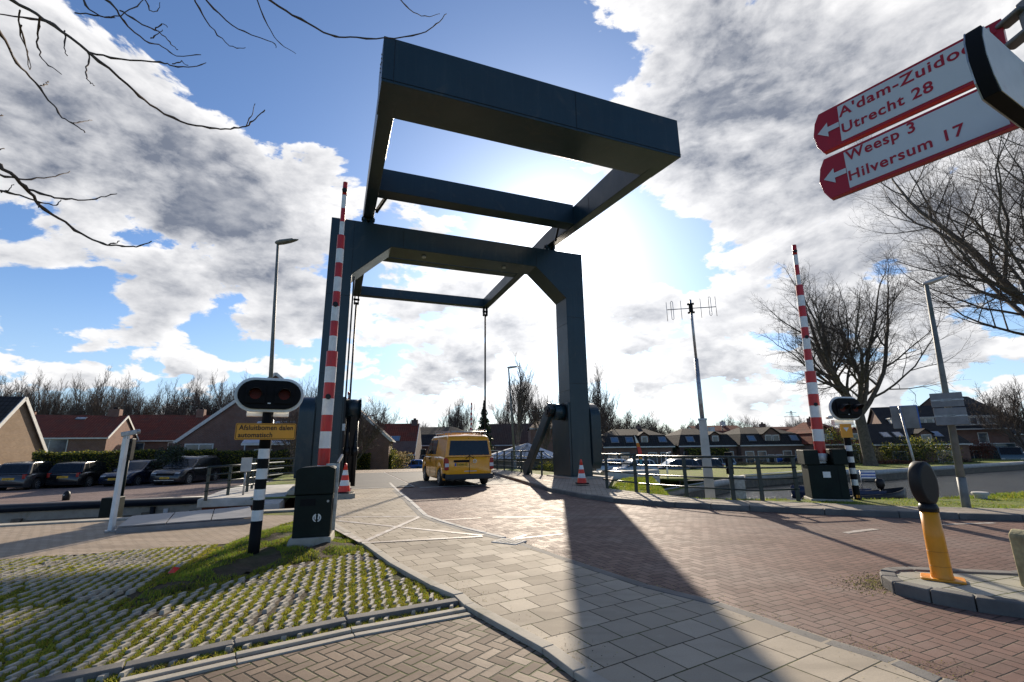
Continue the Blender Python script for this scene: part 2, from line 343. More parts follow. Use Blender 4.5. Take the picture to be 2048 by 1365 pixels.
K['tile2'] = paving('pavement_tiles', 'rows', (.42, .36, .29), (.34, .29, .235), (.06, .05, .035), R(8), (.30, .30), .007, .78, .5, (.25, .22, .18))
K['road'] = paving('road_bricks', 'herring', (.215, .128, .100), (.148, .090, .073), (.045, .035, .03), R(-24), (.2, .1), .006, .68, .15, (.25, .20, .175))
K['bigherr'] = paving('concrete_bricks', 'herring', (.26, .195, .14), (.18, .135, .10), (.035, .03, .02), R(38), (.184, .092), .008, .72, .8, (.12, .095, .08), bmpd=.012)
K['tan'] = paving('tan_bricks', 'rows', (.44, .35, .26), (.36, .285, .21), (.10, .08, .055), R(3), (.21, .10), .006, .65, .3, (.28, .22, .16))
K['lot'] = paving('parking_bricks', 'rows', (.27, .20, .175), (.21, .155, .14), (.09, .07, .06), R(12), (.22, .11), .008, .7, .2, (.17, .13, .115))
def simple_ground(name, c1, c2, sc, bmp, bd=.03, rough=.95, c3=None):
    m, nt, bs = newmat(name); tc = nt.nodes.new('ShaderNodeTexCoord'); ob = tc.outputs['Object']
    col = mixc(nt, noise(nt, ob, sc, 7, .68).map(.35, .65), c1, c2)
    if c3: col = mixc(nt, noise(nt, ob, sc * .3, 6, .65).map(.48, .66) * .8, col, c3)
    nt.links.new(col, bs.inputs['Base Color']); bs.inputs['Roughness'].default_value = rough; bs.inputs['Specular IOR Level'].default_value = .3
    bump(nt, bs, noise(nt, ob, sc * 6, 6, .7), bmp, bd); return m
K['asphalt'] = simple_ground('asphalt', (.060, .058, .055), (.082, .078, .072), 3, .5, .01, .75, (.10, .092, .08))
K['turf'] = simple_ground('turf', (.10, .15, .018), (.20, .22, .03), 3, .9, .05, .95, (.16, .13, .06))
K['fland'] = simple_ground('far_land', (.10, .145, .02), (.19, .20, .035), .9, .6, .1, .95, (.15, .13, .06))
K['earth'] = simple_ground('earth', (.055, .042, .026), (.10, .075, .048), 5, 1, .04, .95, (.055, .075, .018))
m, nt, bs = newmat('water'); tc = nt.nodes.new('ShaderNodeTexCoord'); mp = nt.nodes.new('ShaderNodeMapping'); nt.links.new(tc.outputs['Object'], mp.inputs[0]); mp.inputs['Scale'].default_value = (1.0, 2.4, 1)
setc(bs.inputs['Base Color'], (.022, .024, .02)); bs.inputs['Roughness'].default_value = .16; bs.inputs['Specular IOR Level'].default_value = 1.0
bump(nt, bs, noise(nt, mp.outputs[0], 2.0, 4, .55) + noise(nt, mp.outputs[0], 7, 3, .6) * .4, .8, .16); K['water'] = m
m, nt, bs = newmat('kerb_concrete'); tc = nt.nodes.new('ShaderNodeTexCoord')
nt.links.new(mixc(nt, noise(nt, tc.outputs['Object'], 1.5, 7, .7).map(.35, .7), (.10, .095, .088), (.17, .16, .145)), bs.inputs['Base Color']); bs.inputs['Roughness'].default_value = .85
bump(nt, bs, noise(nt, tc.outputs['Object'], 60, 5, .7), .5, .006); K['kerb'] = m
m, nt, bs = newmat('worn_marking'); tc = nt.nodes.new('ShaderNodeTexCoord'); ob = tc.outputs['Object']
nt.links.new(mixc(nt, noise(nt, ob, 5, 8, .75).map(.38, .54), (.52, .49, .45), (.30, .245, .20)), bs.inputs['Base Color']); bs.inputs['Roughness'].default_value = .6; bump(nt, bs, noise(nt, ob, 40, 4, .7), .4, .004); K['mark'] = m
#PART2
# ---------------------------------------------------------------- ground
O0 = G(1147, 962); BAZ = R(20.85)
Bx = Vector((math.cos(BAZ), math.sin(BAZ), 0)); Ax = Vector((-math.sin(BAZ), math.cos(BAZ), 0))
def stw(s_, t_, z=0.0): p = O0 + Bx * s_ + Ax * t_; return Vector((p.x, p.y, z))
def to_st(x, y): q = Vector((x - O0.x, y - O0.y, 0)); return q.dot(Bx), q.dot(Ax)
def sstep(x, a, b): t = max(0, min(1, (x - a) / (b - a))); return t * t * (3 - 2 * t)
def height(x, y):
    s_, t_ = to_st(x, y)
    z = -.03
    left = 1 - sstep(s_, -13.0, -12.5); right = sstep(s_, 1.8, 9)
    back = sstep(t_, 11.5, 46)
    z = z * (1 - back) - 1.75 * back
    bt = sstep(t_, -1, 4)
    zl = -.5 * sstep(t_, 3, 5) - 1.2 * sstep(t_, 30, 50)
    z = z * (1 - left) + min(-.03, zl) * left
    zr = -.85 - .8 * sstep(y, 42, 56)
    z = z * (1 - right * bt) + zr * right * bt
    return z
def flat(name, pts, z, m_, kind='structure'):
    me = M(); me.add([(p[0], p[1], z) for p in pts], [tuple(range(len(pts)))]); o = me.build(name, m_)
    if o.data.polygons[0].normal.z < 0: o.data.flip_normals()
    return tag(o, kind=kind)
def gp(pts, z=0.0): return [G(u, v, z) for u, v in pts]
# the canal: lock chamber on the left, open water on the right
def xy(p): return (p.x, p.y)
lockN = [xy(stw(-10.3, -5.0)), xy(stw(-60, -5.0))]; lockF = [xy(stw(-60, 4.9)), xy(stw(-13.05, 4.9)), xy(stw(-12.5, 4.9)), xy(stw(-12.0, 4.9)), xy(stw(-12.0, -1.6)), xy(stw(-10.3, -1.6))]
LOCK = lockN + lockF
nearbank = gp([(1345, 1001), (1500, 1003), (1640, 1004), (1850, 1003), (2048, 988)], 0)
nearbank = [xy(p) for p in nearbank] + [(25, 12.5), (60, 9), (130, 0)]
farbank = [xy(G(u, v, -.8)) for u, v in [(2048, 926), (1850, 938), (1750, 945), (1640, 944), (1490, 956), (1312, 990)]]
farfull = [(130, 70), (80, 58)] + farbank
CANAL = nearbank + farfull
def inside(p, poly):
    x, y = p; c = False; j = len(poly) - 1
    for i in range(len(poly)):
        xi, yi = poly[i]; xj, yj = poly[j]
        if (yi > y) != (yj > y) and x < (xj - xi) * (y - yi) / (yj - yi) + xi: c = not c
        j = i
    return c
pts = []; edges = []
for poly in (LOCK, CANAL):
    o = len(pts); pts += [Vector(p) for p in poly]; edges += [(o + i, o + (i + 1) % len(poly)) for i in range(len(poly))]
for sv in (-13.0, -12.5):
    o = len(pts); pts += [Vector(xy(stw(sv, tv))) for tv in (5.2, 10, 16, 22, 28)]; edges += [(o + i, o + i + 1) for i in range(4)]
def grid(x0, x1, y0, y1, st, hole=None):
    x = x0
    while x <= x1:
        y = y0
        while y <= y1:
            if not (hole and hole[0] < x < hole[1] and hole[2] < y < hole[3]): pts.append(Vector((x + .013 * math.sin(y * 7), y + .013 * math.cos(x * 5))))
            y += st
        x += st
grid(-60, 80, -20, 90, 2.0); grid(-600, 620, -60, 1200, 40.0, (-61, 81, -21, 91))
r = delaunay_2d_cdt(pts, edges, [], 0, 1e-5)
vv = [(p.x, p.y, height(p.x, p.y)) for p in r[0]]
ff = [tuple(f) for f in r[2] if not any(inside((sum(r[0][i].x for i in f) / 3, sum(r[0][i].y for i in f) / 3), q) for q in (LOCK, CANAL))]
g = M(); g.add(vv, ff); go = tag(g.build('ground', K['fland']), kind='structure')
if sum(p.normal.z for p in go.data.polygons) < 0: go.data.flip_normals()
flat('water', [(-80, -10), (140, -10), (140, 80), (-80, 80)], -1.45, K['water'])
# quay walls with copings
def wall_along(name, pl, ztop, zbot, thick, mats, label, cat, cop=.18, copw=.5, round_=False, side=1):
    o = thing(name, label, cat, (pl[0][0], pl[0][1], ztop))
    a = M(); b = M()
    for (x0, y0), (x1, y1) in zip(pl[:-1], pl[1:]):
        d = Vector((x1 - x0, y1 - y0, 0)).normalized(); n = Vector((-d.y, d.x, 0)) * side
        a.prism([(x0, y0, zbot), (x1, y1, zbot), (x1, y1, ztop - .01), (x0, y0, ztop - .01)], n * thick)
        if round_: b.tube([Vector((x0, y0, ztop - cop * .3)) + n * cop * .3, Vector((x1, y1, ztop - cop * .3)) + n * cop * .3], cop * .62, 12)
        else: b.prism([(x0, y0, ztop - cop), (x1, y1, ztop - cop), (x1, y1, ztop + .02), (x0, y0, ztop + .02)], n * copw, 0); 
    a.build('wall', mats[0], o, True); b.build('coping', mats[1], o, True)
    return o
wall_along('guide_wall', farbank[::-1][:4], -.72, -1.6, .35, (K['wood'], K['concl']), 'low wooden canal guide wall with pale rounded top edging the grass bank', 'quay wall', .34, .5, True, 1)
wall_along('quay_wall', farbank[::-1][3:] + [(80, 58), (130, 70)], -.74, -1.6, .35, (K['wood'], K['concl']), 'far quay wall with grey concrete edge across the open water', 'quay wall', .3, .6, True, 1)
wall_along('quay_wall', nearbank[::-1], -.06, -1.6, .3, (K['conc'], K['conc']), 'near quay edge beyond the grass strip beside the mooring bollard', 'quay wall', .12, .35, False, 1)

# near surfaces
pathL = gp([(700, 962), (668, 1010), (655, 1030), (661, 1053), (725, 1091), (781, 1132), (863, 1178), (908, 1197), (928, 1217), (1085, 1306), (1147, 1354)], 0)
pathR = gp([(774, 964), (791, 982), (819, 1006), (846, 1033), (880, 1046), (930, 1061), (1003, 1079), (1041, 1087), (1143, 1123), (1300, 1175), (1442, 1210), (1664, 1286), (1800, 1327), (1890, 1365)], 0)
ZP = .022
Lx = pathL + [Vector((1.0, 2.4, 0)), Vector((1.9, .6, 0))]; Rx = pathR + [Vector((3.15, 2.6, 0)), Vector((3.6, .6, 0))]
flat('cycle_path', [xy(p) for p in Lx] + [xy(p) for p in Rx[::-1]], ZP, K['tile'])
def strip(name, pl, w, z0, z1, m_, side=1, kind='structure', label=None, cat=None, seglen=1.0, gap=.006, bev=0.0):
    a = M(); pl = [Vector((p[0], p[1], 0)) for p in pl]
    nrm = []
    for i in range(len(pl)):
        d = (pl[min(i + 1, len(pl) - 1)] - pl[max(i - 1, 0)]).normalized(); nrm.append(Vector((-d.y, d.x, 0)) * side)
    for i in range(len(pl) - 1):
        L = (pl[i + 1] - pl[i]).length; n = max(1, round(L / seglen))
        for k in range(n):
            t0 = k / n + gap / L / 2; t1 = (k + 1) / n - gap / L / 2
            p0 = pl[i].lerp(pl[i + 1], t0); p1 = pl[i].lerp(pl[i + 1], t1); n0 = nrm[i].lerp(nrm[i + 1], t0) * w; n1 = nrm[i].lerp(nrm[i + 1], t1) * w
            ez = random.uniform(-.004, .004)
            q = [p0, p1, p1 + n1, p0 + n0]
            a.add([(p.x, p.y, z0) for p in q] + [(p.x, p.y, z1 + ez) for p in q], [(0, 1, 2, 3), (4, 5, 6, 7), (0, 4, 5, 1), (1, 5, 6, 2), (2, 6, 7, 3), (3, 7, 4, 0)])
    o = a.build(name, m_, bevel=bev)
    import bmesh
    bm = bmesh.new(); bm.from_mesh(o.data); bmesh.ops.recalc_face_normals(bm, faces=bm.faces); bm.to_mesh(o.data); bm.free()
    return tag(o, label, cat, kind=kind)
strip('kerb', Rx[1:], .13, -.05, ZP + .004, K['kerb'], side=-1 if True else 1, bev=.012)
strip('path_edging', Lx[2:], .11, -.05, ZP + .010, K['conc'], side=1, bev=.008)
strip('path_edging', Rx[:7], .10, -.05, ZP + .008, K['concl'], side=1, seglen=.5, bev=.006)

farK = [xy(p) for p in gp([(985, 957), (1040, 968), (1100, 984), (1160, 996), (1230, 1006), (1350, 1015), (1500, 1023), (1650, 1030), (1800, 1036), (2048, 1043)], 0)]
farK = [xy(stw(-1.7, 60)), xy(stw(-1.7, 30)), xy(stw(-1.6, 11.5)), xy(stw(-1.55, 6))] + farK[2:] + [(16, 9.0), (40, 5)]
roadL = [xy(p) for p in Rx]
road = [xy(stw(-9.0, 11.5))] + roadL + [(12, .6), (40, 2)] + farK[::-1][:-2]
flat('road', road, 0.0, K['road'])
# kerb and pavement on the far side of the road
strip('kerb', farK[2:], .14, -.1, .115, K['kerb'], side=1, bev=.02)
def offset(pl, w):
    out = []
    for i in range(len(pl)):
        a = Vector(pl[max(i - 1, 0)]); b = Vector(pl[min(i + 1, len(pl) - 1)]); d = (b - a).normalized(); out.append((pl[i][0] - d.y * w, pl[i][1] + d.x * w))
    return out
kin = offset(farK[2:], .14)
inner = [xy(stw(-.15, 11.5)), xy(stw(-.1, 1.0)), xy(stw(1.0, 1.0)), xy(stw(1.9, .6)), xy(stw(2.0, .0))] + [xy(p) for p in gp([(1215, 978), (1275, 986), (1400, 999), (1600, 1006), (1800, 1014), (2048, 1019)], .11)] + [(17, 11.6), (40, 9)]
flat('pavement', kin + inner[::-1], .11, K['tile2'])
strip('pavement_edging', inner[5:], .08, -.1, .115, K['conc'], side=1)
# grass verge between pavement and water
vi = [inner[5]] + inner[6:]; va = M()
vpl = [xy(stw(2.2, -.4)), xy(stw(3.9, -.2))] + nearbank[:-2] + [(42, 10)]
tri = M(); tri.add([(x, y, .075) for x, y in vi] + [(x, y, -.05) for x, y in vpl], [tuple(range(len(vi))) + tuple(range(len(vi) + len(vpl) - 1, len(vi) - 1, -1))])
vg = tri.build('grass_verge', K['turf']); vg['kind'] = 'structure'
if vg.data.polygons[0].normal.z < 0: vg.data.flip_normals()
# bridge deck: asphalt carriageway, path deck, pale joint lines
dk = M(); dk.add([stw(-9.0, .9, .006), stw(-6.95, .2, .006), stw(-6.9, 11.5, .006), stw(-9.0, 11.5, .006)], [(0, 1, 2, 3)]); 
flat('path_deck', [xy(stw(-9.0, .2)), xy(stw(-6.75, .2)), xy(stw(-6.75, 11.5)), xy(stw(-9.0, 11.5))], ZP + .006, K['asphalt'])
flat('bridge_deck', [xy(stw(-6.6, -.1)), xy(stw(-1.62, -.1)), xy(stw(-1.62, 11.5)), xy(stw(-6.6, 11.5))], .006, K['asphalt'])
flat('bridge_approach', [xy(stw(-9.0, 11.5)), xy(stw(-1.7, 11.5)), xy(stw(-1.7, 16)), xy(stw(-9.0, 16))], .012, K['tan'])
def mark(name, segs, w, z): 
    a = M()
    for p, q in segs:
        p = G(*p, z); q = G(*q, z); d = (q - p).normalized(); n = Vector((-d.y, d.x, 0)) * w / 2
        a.add([p - n, q - n, q + n, p + n], [(0, 1, 2, 3)])
    o = a.build(name, K['mark']); 
    if o.data.polygons[0].normal.z < 0: o.data.flip_normals()
    return tag(o, kind='structure')
zt = ZP + .004
for i, sg in enumerate([((668, 1034), (839, 1033)), ((670, 1041), (965, 1071)), ((839, 1034), (724, 1085)), ((724, 1086), (965, 1073)), ((665, 1054), (724, 1084))]):
    mark('path_marking', [sg], .10, zt + .0015 * i)
mark('road_marking', [((880, 1041), (962, 1036))], .09, .005); mark('road_marking', [((985, 1035), (1110, 1034))], .09, .005)
mark('road_marking', [((1017, 1081), (1052, 1070)), ((1030, 1078), (1125, 1068))], .07, .005)
mark('road_marking', [((1690, 1066), (1752, 1058))], .12, .005); mark('road_marking', [((1868, 1050), (1990, 1046))], .10, .005)
for a, b, z in [((-6.6, -.25), (-1.75, -.25), .008), ((-9.0, .1), (-6.75, .1), ZP + .010), ((-6.6, 11.6), (-1.75, 11.6), .016)]:
    j = M(); j.bar(stw(*a, z), stw(*b, z), .14, .006); tag(j.build('deck_joint', K['concl']), kind='structure')
j = M(); j.bar(stw(-6.75, .1, .02), stw(-6.75, 11.5, .02), .05, .03); tag(j.build('deck_edge', K['concl']), kind='structure')
# drain cover at the kerb
dc = thing('drain_cover', 'pale square drain cover set in the kerb beside the cycle path', 'drain cover', G(1018, 1084, ZP), R(-32))
M().box(-.22, .22, -.17, .17, -.02, .012).build('frame', K['concl'], dc, bevel=.006); q = M()
for i in range(5): q.box(-.17 + i * .075, -.13 + i * .075, -.11, .11, .012, .016)
q.build('slot', K['conc'], dc)

# left: tan brick path, lock edge, steel plates, grass pavers, concrete bricks
flat('tan_path', [(-60, 7.2)] + [xy(p) for p in gp([(0, 1120), (150, 1108), (410, 1090), (500, 1082), (600, 1062), (640, 1045), (640, 1030), (500, 1030)], 0)] + [xy(stw(-12.0, -5.3)), xy(stw(-60, -5.3))], -.012, K['tan'])
wall_along('lock_edge', [xy(stw(-60, -5.3)), xy(stw(-10.3, -5.3))], -.0, -1.6, .3, (K['conc'], K['conc']), 'concrete edge of the lock chamber beside the tan brick path', 'lock wall', .12, .32, False, 1)
flat('brick_apron', [xy(p) for p in gp([(239, 1365), (470, 1312), (700, 1262), (928, 1217)], 0)] + [xy(p) for p in Lx[8:]] + [(-4.2, .6), (-4.2, 2.6)], -.008, K['bigherr'])
pvb = [xy(p) for p in gp([(928, 1217), (700, 1258), (470, 1308), (239, 1360)], 0)] + [(-4.5, 2.2), (-9.5, 1.0)]
pvt = [xy(p) for p in gp([(0, 1120), (150, 1108), (410, 1090), (500, 1082), (560, 1072), (640, 1060)], 0)]
PAV = pvb + [(-12, 6.0)] + pvt + [xy(p) for p in Lx[3:8]]
flat('paver_bed', PAV, -.02, K['earth'])
strip('paver_edging', pvb[:4], .07, -.05, .012, K['conc'], side=1, bev=.005); strip('paver_edging', offset(pvb[:4], .12), .07, -.05, .006, K['conc'], side=1, bev=.005)
strip('kerb', offset(pvb[:5], -.13)[::-1], .11, -.05, .03, K['kerb'], side=1, bev=.01)
# soil mound round the barrier housing
MD = [xy(p) for p in gp([(668, 1062), (730, 1096), (640, 1118), (560, 1130), (430, 1165), (330, 1190), (250, 1215), (300, 1175), (390, 1130), (450, 1090), (520, 1062), (600, 1040)], 0)]
def seg_d(p, poly):
    m_ = 9
    for i in range(len(poly)):
        a = Vector(poly[i]); b = Vector(poly[(i + 1) % len(poly)]); t = max(0, min(1, (Vector(p) - a).dot(b - a) / (b - a).length_squared)); m_ = min(m_, (Vector(p) - a - (b - a) * t).length)
    return m_
from mathutils import noise as mn
def mh(x, y): return .06 * sstep(seg_d((x, y), MD), 0, .5) + .05 * mn.noise(Vector((x * 4, y * 4, 0))) * sstep(seg_d((x, y), MD), 0, .2) + .015 * mn.noise(Vector((x * 17, y * 17, 3)))
gx = M(); st = .07; xs0 = min(p[0] for p in MD); ys0 = min(p[1] for p in MD); idx = {}
nx = int((max(p[0] for p in MD) - xs0) / st) + 2; ny = int((max(p[1] for p in MD) - ys0) / st) + 2
for i in range(nx):
    for k in range(ny):
        p = (xs0 + i * st, ys0 + k * st)
        if inside(p, MD): idx[(i, k)] = len(gx.v); gx.v.append((p[0], p[1], mh(*p) - .012))
for (i, k), a in idx.items():
    if all((i + d, k + e) in idx for d, e in ((1, 0), (1, 1), (0, 1))): gx.f.append((a, idx[(i + 1, k)], idx[(i + 1, k + 1)], idx[(i, k + 1)])); gx.mi.append(0); gx.sm.append(True)
tag(gx.build('earth_mound', K['earth']), kind='structure')
# grass pavers: rows of small concrete teeth, grass and moss between
dirp = (G(644, 1115) - G(603, 1258)); dirp.z = 0; dirp.normalize(); nrp = Vector((dirp.y, -dirp.x, 0))
pa = M(); bl = M()
bb = [Vector((p[0], p[1], 0)) for p in PAV]; org = Vector(G(603, 1258)); org.z = 0
def vis(x, y):
    w = Vector((x, y, 0)) - CO; f_ = w.dot(fw); return f_ > .5 and abs(w.dot(cR) / f_) < 1.16 and w.dot(cU) / f_ > -.78
rng = random.Random(3)
for i in range(-95, 30):
    for k in range(-70, 90):
        c = org + nrp * (i * .115) + dirp * (k * .105)
        if not vis(c.x, c.y) or not inside((c.x, c.y), PAV) or inside((c.x, c.y), MD) or seg_d((c.x, c.y), MD) < .12 or seg_d((c.x, c.y), PAV) < .09: continue
        zz = rng.uniform(-.006, .006) + .008 * mn.noise(c * 1.5); c = c + nrp * ((.010 if k % 2 else -.010) + rng.uniform(-.004, .004))
        d = dirp * .0525; n = nrp * (.019 + .004 * rng.random()); sk = nrp * .012
        if rng.random() < .04 + .5 * max(0, mn.noise(c * .9) - .12): continue
        zz -= .012 * max(0, mn.noise(c * 2.3))
        b0 = [c - d - n - sk, c + d * .75 - n * .8 + sk, c + d * .75 + n * 1.1 + sk, c - d + n - sk]
        t0 = [c - d * .85 - n * .7 - sk, c + d * .6 - n * .5 + sk, c + d * .6 + n * .8 + sk, c - d * .85 + n * .7 - sk]
        pa.add([(p.x, p.y, -.02) for p in b0] + [(p.x, p.y, .014 + zz) for p in t0], [(4, 5, 6, 7), (0, 1, 5, 4), (1, 2, 6, 5), (2, 3, 7, 6), (3, 0, 4, 7)])
pt = pa.build('paver_teeth', K['conc']); tag(pt, kind='stuff', label='rows of small concrete teeth of the grass pavers')
def blades(name, poly, n, h, w, mats, label, zf, test=None, lean=.5, sel=None, seed=1, clump=3.0, thr=-1):
    b = M(); rg = random.Random(seed); x0 = min(p[0] for p in poly); x1 = max(p[0] for p in poly); y0 = min(p[1] for p in poly); y1 = max(p[1] for p in poly); c = 0; tries = 0
    while c < n and tries < n * 12:
        tries += 1; x = rg.uniform(x0, x1); y = rg.uniform(y0, y1)
        if not vis(x, y) or not inside((x, y), poly) or (test and not test(x, y)): continue
        cl = mn.noise(Vector((x * clump, y * clump, seed)))
        if cl < thr: continue
        z = zf(x, y); hh = h * rg.uniform(.4, 1.2) * (1 + .5 * cl); a = rg.uniform(0, 6.28); dx, dy = math.cos(a) * w, math.sin(a) * w; lx, ly = rg.gauss(0, lean) * hh, rg.gauss(0, lean) * hh
        mi = 0 if rg.random() < .72 else (1 if len(mats) > 1 else 0)
        b.add([(x - dx, y - dy, z - .005), (x + dx, y + dy, z - .005), (x + lx * .4 + dx * .6, y + ly * .4 + dy * .6, z + hh * .6), (x + lx * .4 - dx * .6, y + ly * .4 - dy * .6, z + hh * .6), (x + lx, y + ly, z + hh)], [(0, 1, 2, 3), (3, 2, 4)], mi); c += 1
    return tag(b.build(name, mats), kind='stuff', label=label)
def gapt(x, y):
    if inside((x, y), MD): return False
    q = (Vector((x, y, 0)) - org).dot(nrp) / .115; return abs(q - round(q)) > .17
blades('paver_grass', PAV, 100000, .026, .006, [K['moss'], K['grass']], 'short grass and moss growing between the paver teeth', lambda x, y: -.018, gapt, .8, seed=5, thr=-.32, clump=2.0)
blades('mound_grass', MD, 16000, .038, .004, [K['grass'], K['moss']], 'bright tufts of grass on the soil mound', lambda x, y: mh(x, y) - .01, None, .6, seed=8, thr=-.12, clump=2.2)
VP_ = vi + vpl[::-1]
blades('verge_grass', VP_, 26000, .07, .010, [K['grass'], K['moss']], 'grass on the strip between pavement and canal', lambda x, y: .03, None, .5, seed=9, thr=-.35, clump=1.5)
BK = [xy(p) for p in gp([(1215, 1004), (1300, 1000), (1470, 958), (1640, 946)], -.8)] + [xy(p) for p in gp([(1640, 925), (1250, 925), (1200, 950)], -1.3)]
def zone(x, y, k): return mn.noise(Vector((x * k, y * k, 2)))
tag(flat('bank_grass', BK, -.66, K['turf']))
fb = farbank[:4]
flat('far_grass', [(130, 71), (80, 59)] + [(p[0], p[1] + .3) for p in fb] + [xy(p) for p in gp([(1640, 938), (1760, 926), (1900, 921), (2048, 914)], -1.0)] + [(130, 90)], -.70, K['turf'])

# sand, grit and leaf scraps gathered along kerbs and in joints
db = M(); rg = random.Random(21)
def scatter(pl, n, wid, side, z):
    pl = [Vector((p[0], p[1], 0)) for p in pl]
    for _ in range(n):
        i = rg.randrange(len(pl) - 1); t = rg.random(); d = (pl[i + 1] - pl[i]); nn = Vector((-d.y, d.x, 0)).normalized() * side; c = pl[i] + d * t + nn * abs(rg.gauss(0, wid)); s = rg.uniform(.0025, .007); a = rg.uniform(0, 6.28)
        q = [c + Vector((math.cos(a + k * 1.57) * s * rg.uniform(.6, 1.2), math.sin(a + k * 1.57) * s * rg.uniform(.4, 1.0), 0)) for k in range(4)]; db.add([(p.x, p.y, z + rg.uniform(.002, .007)) for p in q], [(0, 1, 2, 3)], rg.randrange(3))
scatter(Rx[4:], 2200, .16, 1, .0); scatter(Lx[3:], 900, .25, 1, ZP); scatter(Rx[7:], 250, .4, -1, ZP)
for _ in range(1300):
    c = G(rg.gauss(1762, 34), rg.gauss(1168, 9), 0); s = rg.uniform(.003, .010); db.add([(c.x - s, c.y, .004), (c.x, c.y - s, .004), (c.x + s, c.y, .012), (c.x, c.y + s, .006)], [(0, 1, 2, 3)], rg.randrange(3))
tag(db.build('grit', [K['soilm'], K['straw'], K['moss']]), kind='stuff', label='sand, grit and leaf scraps along the kerbs')
# ---------------------------------------------------------------- the drawbridge
br = thing('drawbridge', 'dark blue-green steel drawbridge with portal and overhead balance frame spanning the road', 'drawbridge', O0, BAZ)
def portal():
    a = M()
    out = [(-10.4, 0), (-10.4, 10.52), (.94, 10.52), (.94, 0), (0, 0), (0, 8.2), (-1.5, 9.58), (-8.03, 9.58), (-9.5, 8.2), (-9.5, 0)]
    # legs, corner gussets and beam as convex pieces sharing flush edges
    P3 = lambda l, y=0.0: [(x, y, z) for x, z in l]
    a.prism(P3(out), (0, 1.12, 0)); return a
pf = portal().build('portal_frame', K['steel'], br, bevel=.02)
import bmesh
def fixn(o):
    bm = bmesh.new(); bm.from_mesh(o.data); bmesh.ops.recalc_face_normals(bm, faces=bm.faces); bm.to_mesh(o.data); bm.free()
fixn(pf)
q = M()                                                    # welded seams and cover strips
for x in (-9.52, -7.55, -1.48): M().box(x - .006, x + .006, -.008, 0, 9.62 if x > -9 else 8.25, 10.50).build('weld_seam', K['black'], br)
for z in (4.2, 7.3):
    for bx4 in ((.02, .92, -.008, 0, z), (-10.38, -9.52, -.008, 0, z), (-.008, 0, .02, 1.1, z - .3)): M().box(*bx4[:4], bx4[4] - .006, bx4[4] + .006).build('weld_seam', K['black'], br)
for x in (-9.19, -8.86):
    for z in (10.5, 10.62, 10.74): M().cyl((-9.235, -8.2 + (x + 9.19), z + .3), (-9.26, -8.2 + (x + 9.19), z + .3), .022, 8).build('bolt', K['galv'], br)
q = M(); q.box(-.10, 1.0, .04, 1.75, .06, 3.35); q.build('leg_casing', K['steel'], br, bevel=.03)
q = M(); q.box(-10.46, -9.4, .04, 1.75, .06, 3.35); q.build('leg_casing', K['steel'], br, bevel=.03)
def arm(x0, x1):
    a = M(); pr = [(-8.35, 10.12), (.5, 10.93), (10.95, 10.86), (10.95, 11.45), (.5, 11.62), (-8.35, 11.38)]
    a.prism([(x0, y, z) for y, z in pr], (x1 - x0, 0, 0)); return a
bf = M()
for x0, x1 in ((-9.2, -8.78), (-.72, -.3)):
    o = arm(x0, x1).build('balance_arm', K['steel'], br, bevel=.015); fixn(o)
    for y in (-6.2, -3.6, 4.5):
        xs_ = (x1, x1 + .006) if x0 < -5 else (x0 - .006, x0); M().box(*xs_, y - .006, y + .006, 10.9 if y > 0 else 10.75, 11.3).build('arm_seam', K['black'], br)
q = M(); q.prism([(-9.22, -9.75 + 1.3, z_) for z_ in ()], (0, 0, 0)) if False else None
cw = M(); cw.prism([(-9.23, -8.40, 10.10), (-9.23, -8.40, 11.42), (-9.23, -6.95, 11.50), (-9.23, -6.95, 10.26)], (8.96, 0, 0)); o = cw.build('counterweight_beam', K['steel'], br, bevel=.015); fixn(o)
q = M()
for x in (-8.95, -3.9): M().box(x - .006, x + .006, -8.408, -8.40, 10.14, 11.40).build('beam_seam', K['black'], br)
M().box(-9.24, -.26, -8.412, -8.40, 10.18, 10.19).build('beam_seam', K['black'], br)
def xb(y0, y1, z0, z1, n):
    a = M(); a.box(-8.78, -.72, y0, y1, z0, z1); return a.build(n, K['steel'], br, bevel=.015)
xb(-2.35, -1.75, 10.72, 11.62, 'cross_beam'); xb(4.4, 5.0, 10.93, 11.50, 'cross_beam')
q = M(); q.box(-9.25, -.28, 10.75, 11.2, 10.87, 11.46); q.build('cross_beam', K['steel'], br, bevel=.015)
for x in (-8.99, -.51):
    o = M()
    o.box(x - .2, x + .2, .2, .85, 10.5, 10.62); o.prism([(x - .16, .25, 10.6), (x - .16, .8, 10.6), (x - .16, .62, 11.05), (x - .16, .42, 11.05)], (.1, 0, 0)); o.prism([(x + .06, .25, 10.6), (x + .06, .8, 10.6), (x + .06, .62, 11.05), (x + .06, .42, 11.05)], (.1, 0, 0))
    o.cyl((x - .24, .52, 10.9), (x + .24, .52, 10.9), .13, 16); ob = o.build('pivot_bearing', K['steel'], br)
    M().cyl((x - .27, .52, 10.9), (x - .24, .52, 10.9), .08).build('pin_cap', K['blackm'], ob); M().cyl((x + .24, .52, 10.9), (x + .27, .52, 10.9), .08).build('pin_cap', K['blackm'], ob)
    b = M(); sgn = 1 if x < -5 else -1; b.bar((x + sgn * .25, -.6, 10.75), (x + sgn * .6, -1.7, 11.0), .09, .16); b.build('buffer_strut', K['black'], br)
    r_ = M(); r_.tube([(x, 11.0, 10.3), (x, 11.0, .1)], .058, 10); tr = r_.build('tie_rod', K['black'], br)
    M().box(x - .14, x - .07, 10.85, 11.15, 10.3, 10.9).box(x + .07, x + .14, 10.85, 11.15, 10.3, 10.9).cyl((x - .18, 11, 10.6), (x + .18, 11, 10.6), .07, 12).cyl((x - .16, 11, 10.36), (x + .16, 11, 10.36), .07, 12).build('clevis', K['blackm'], tr)
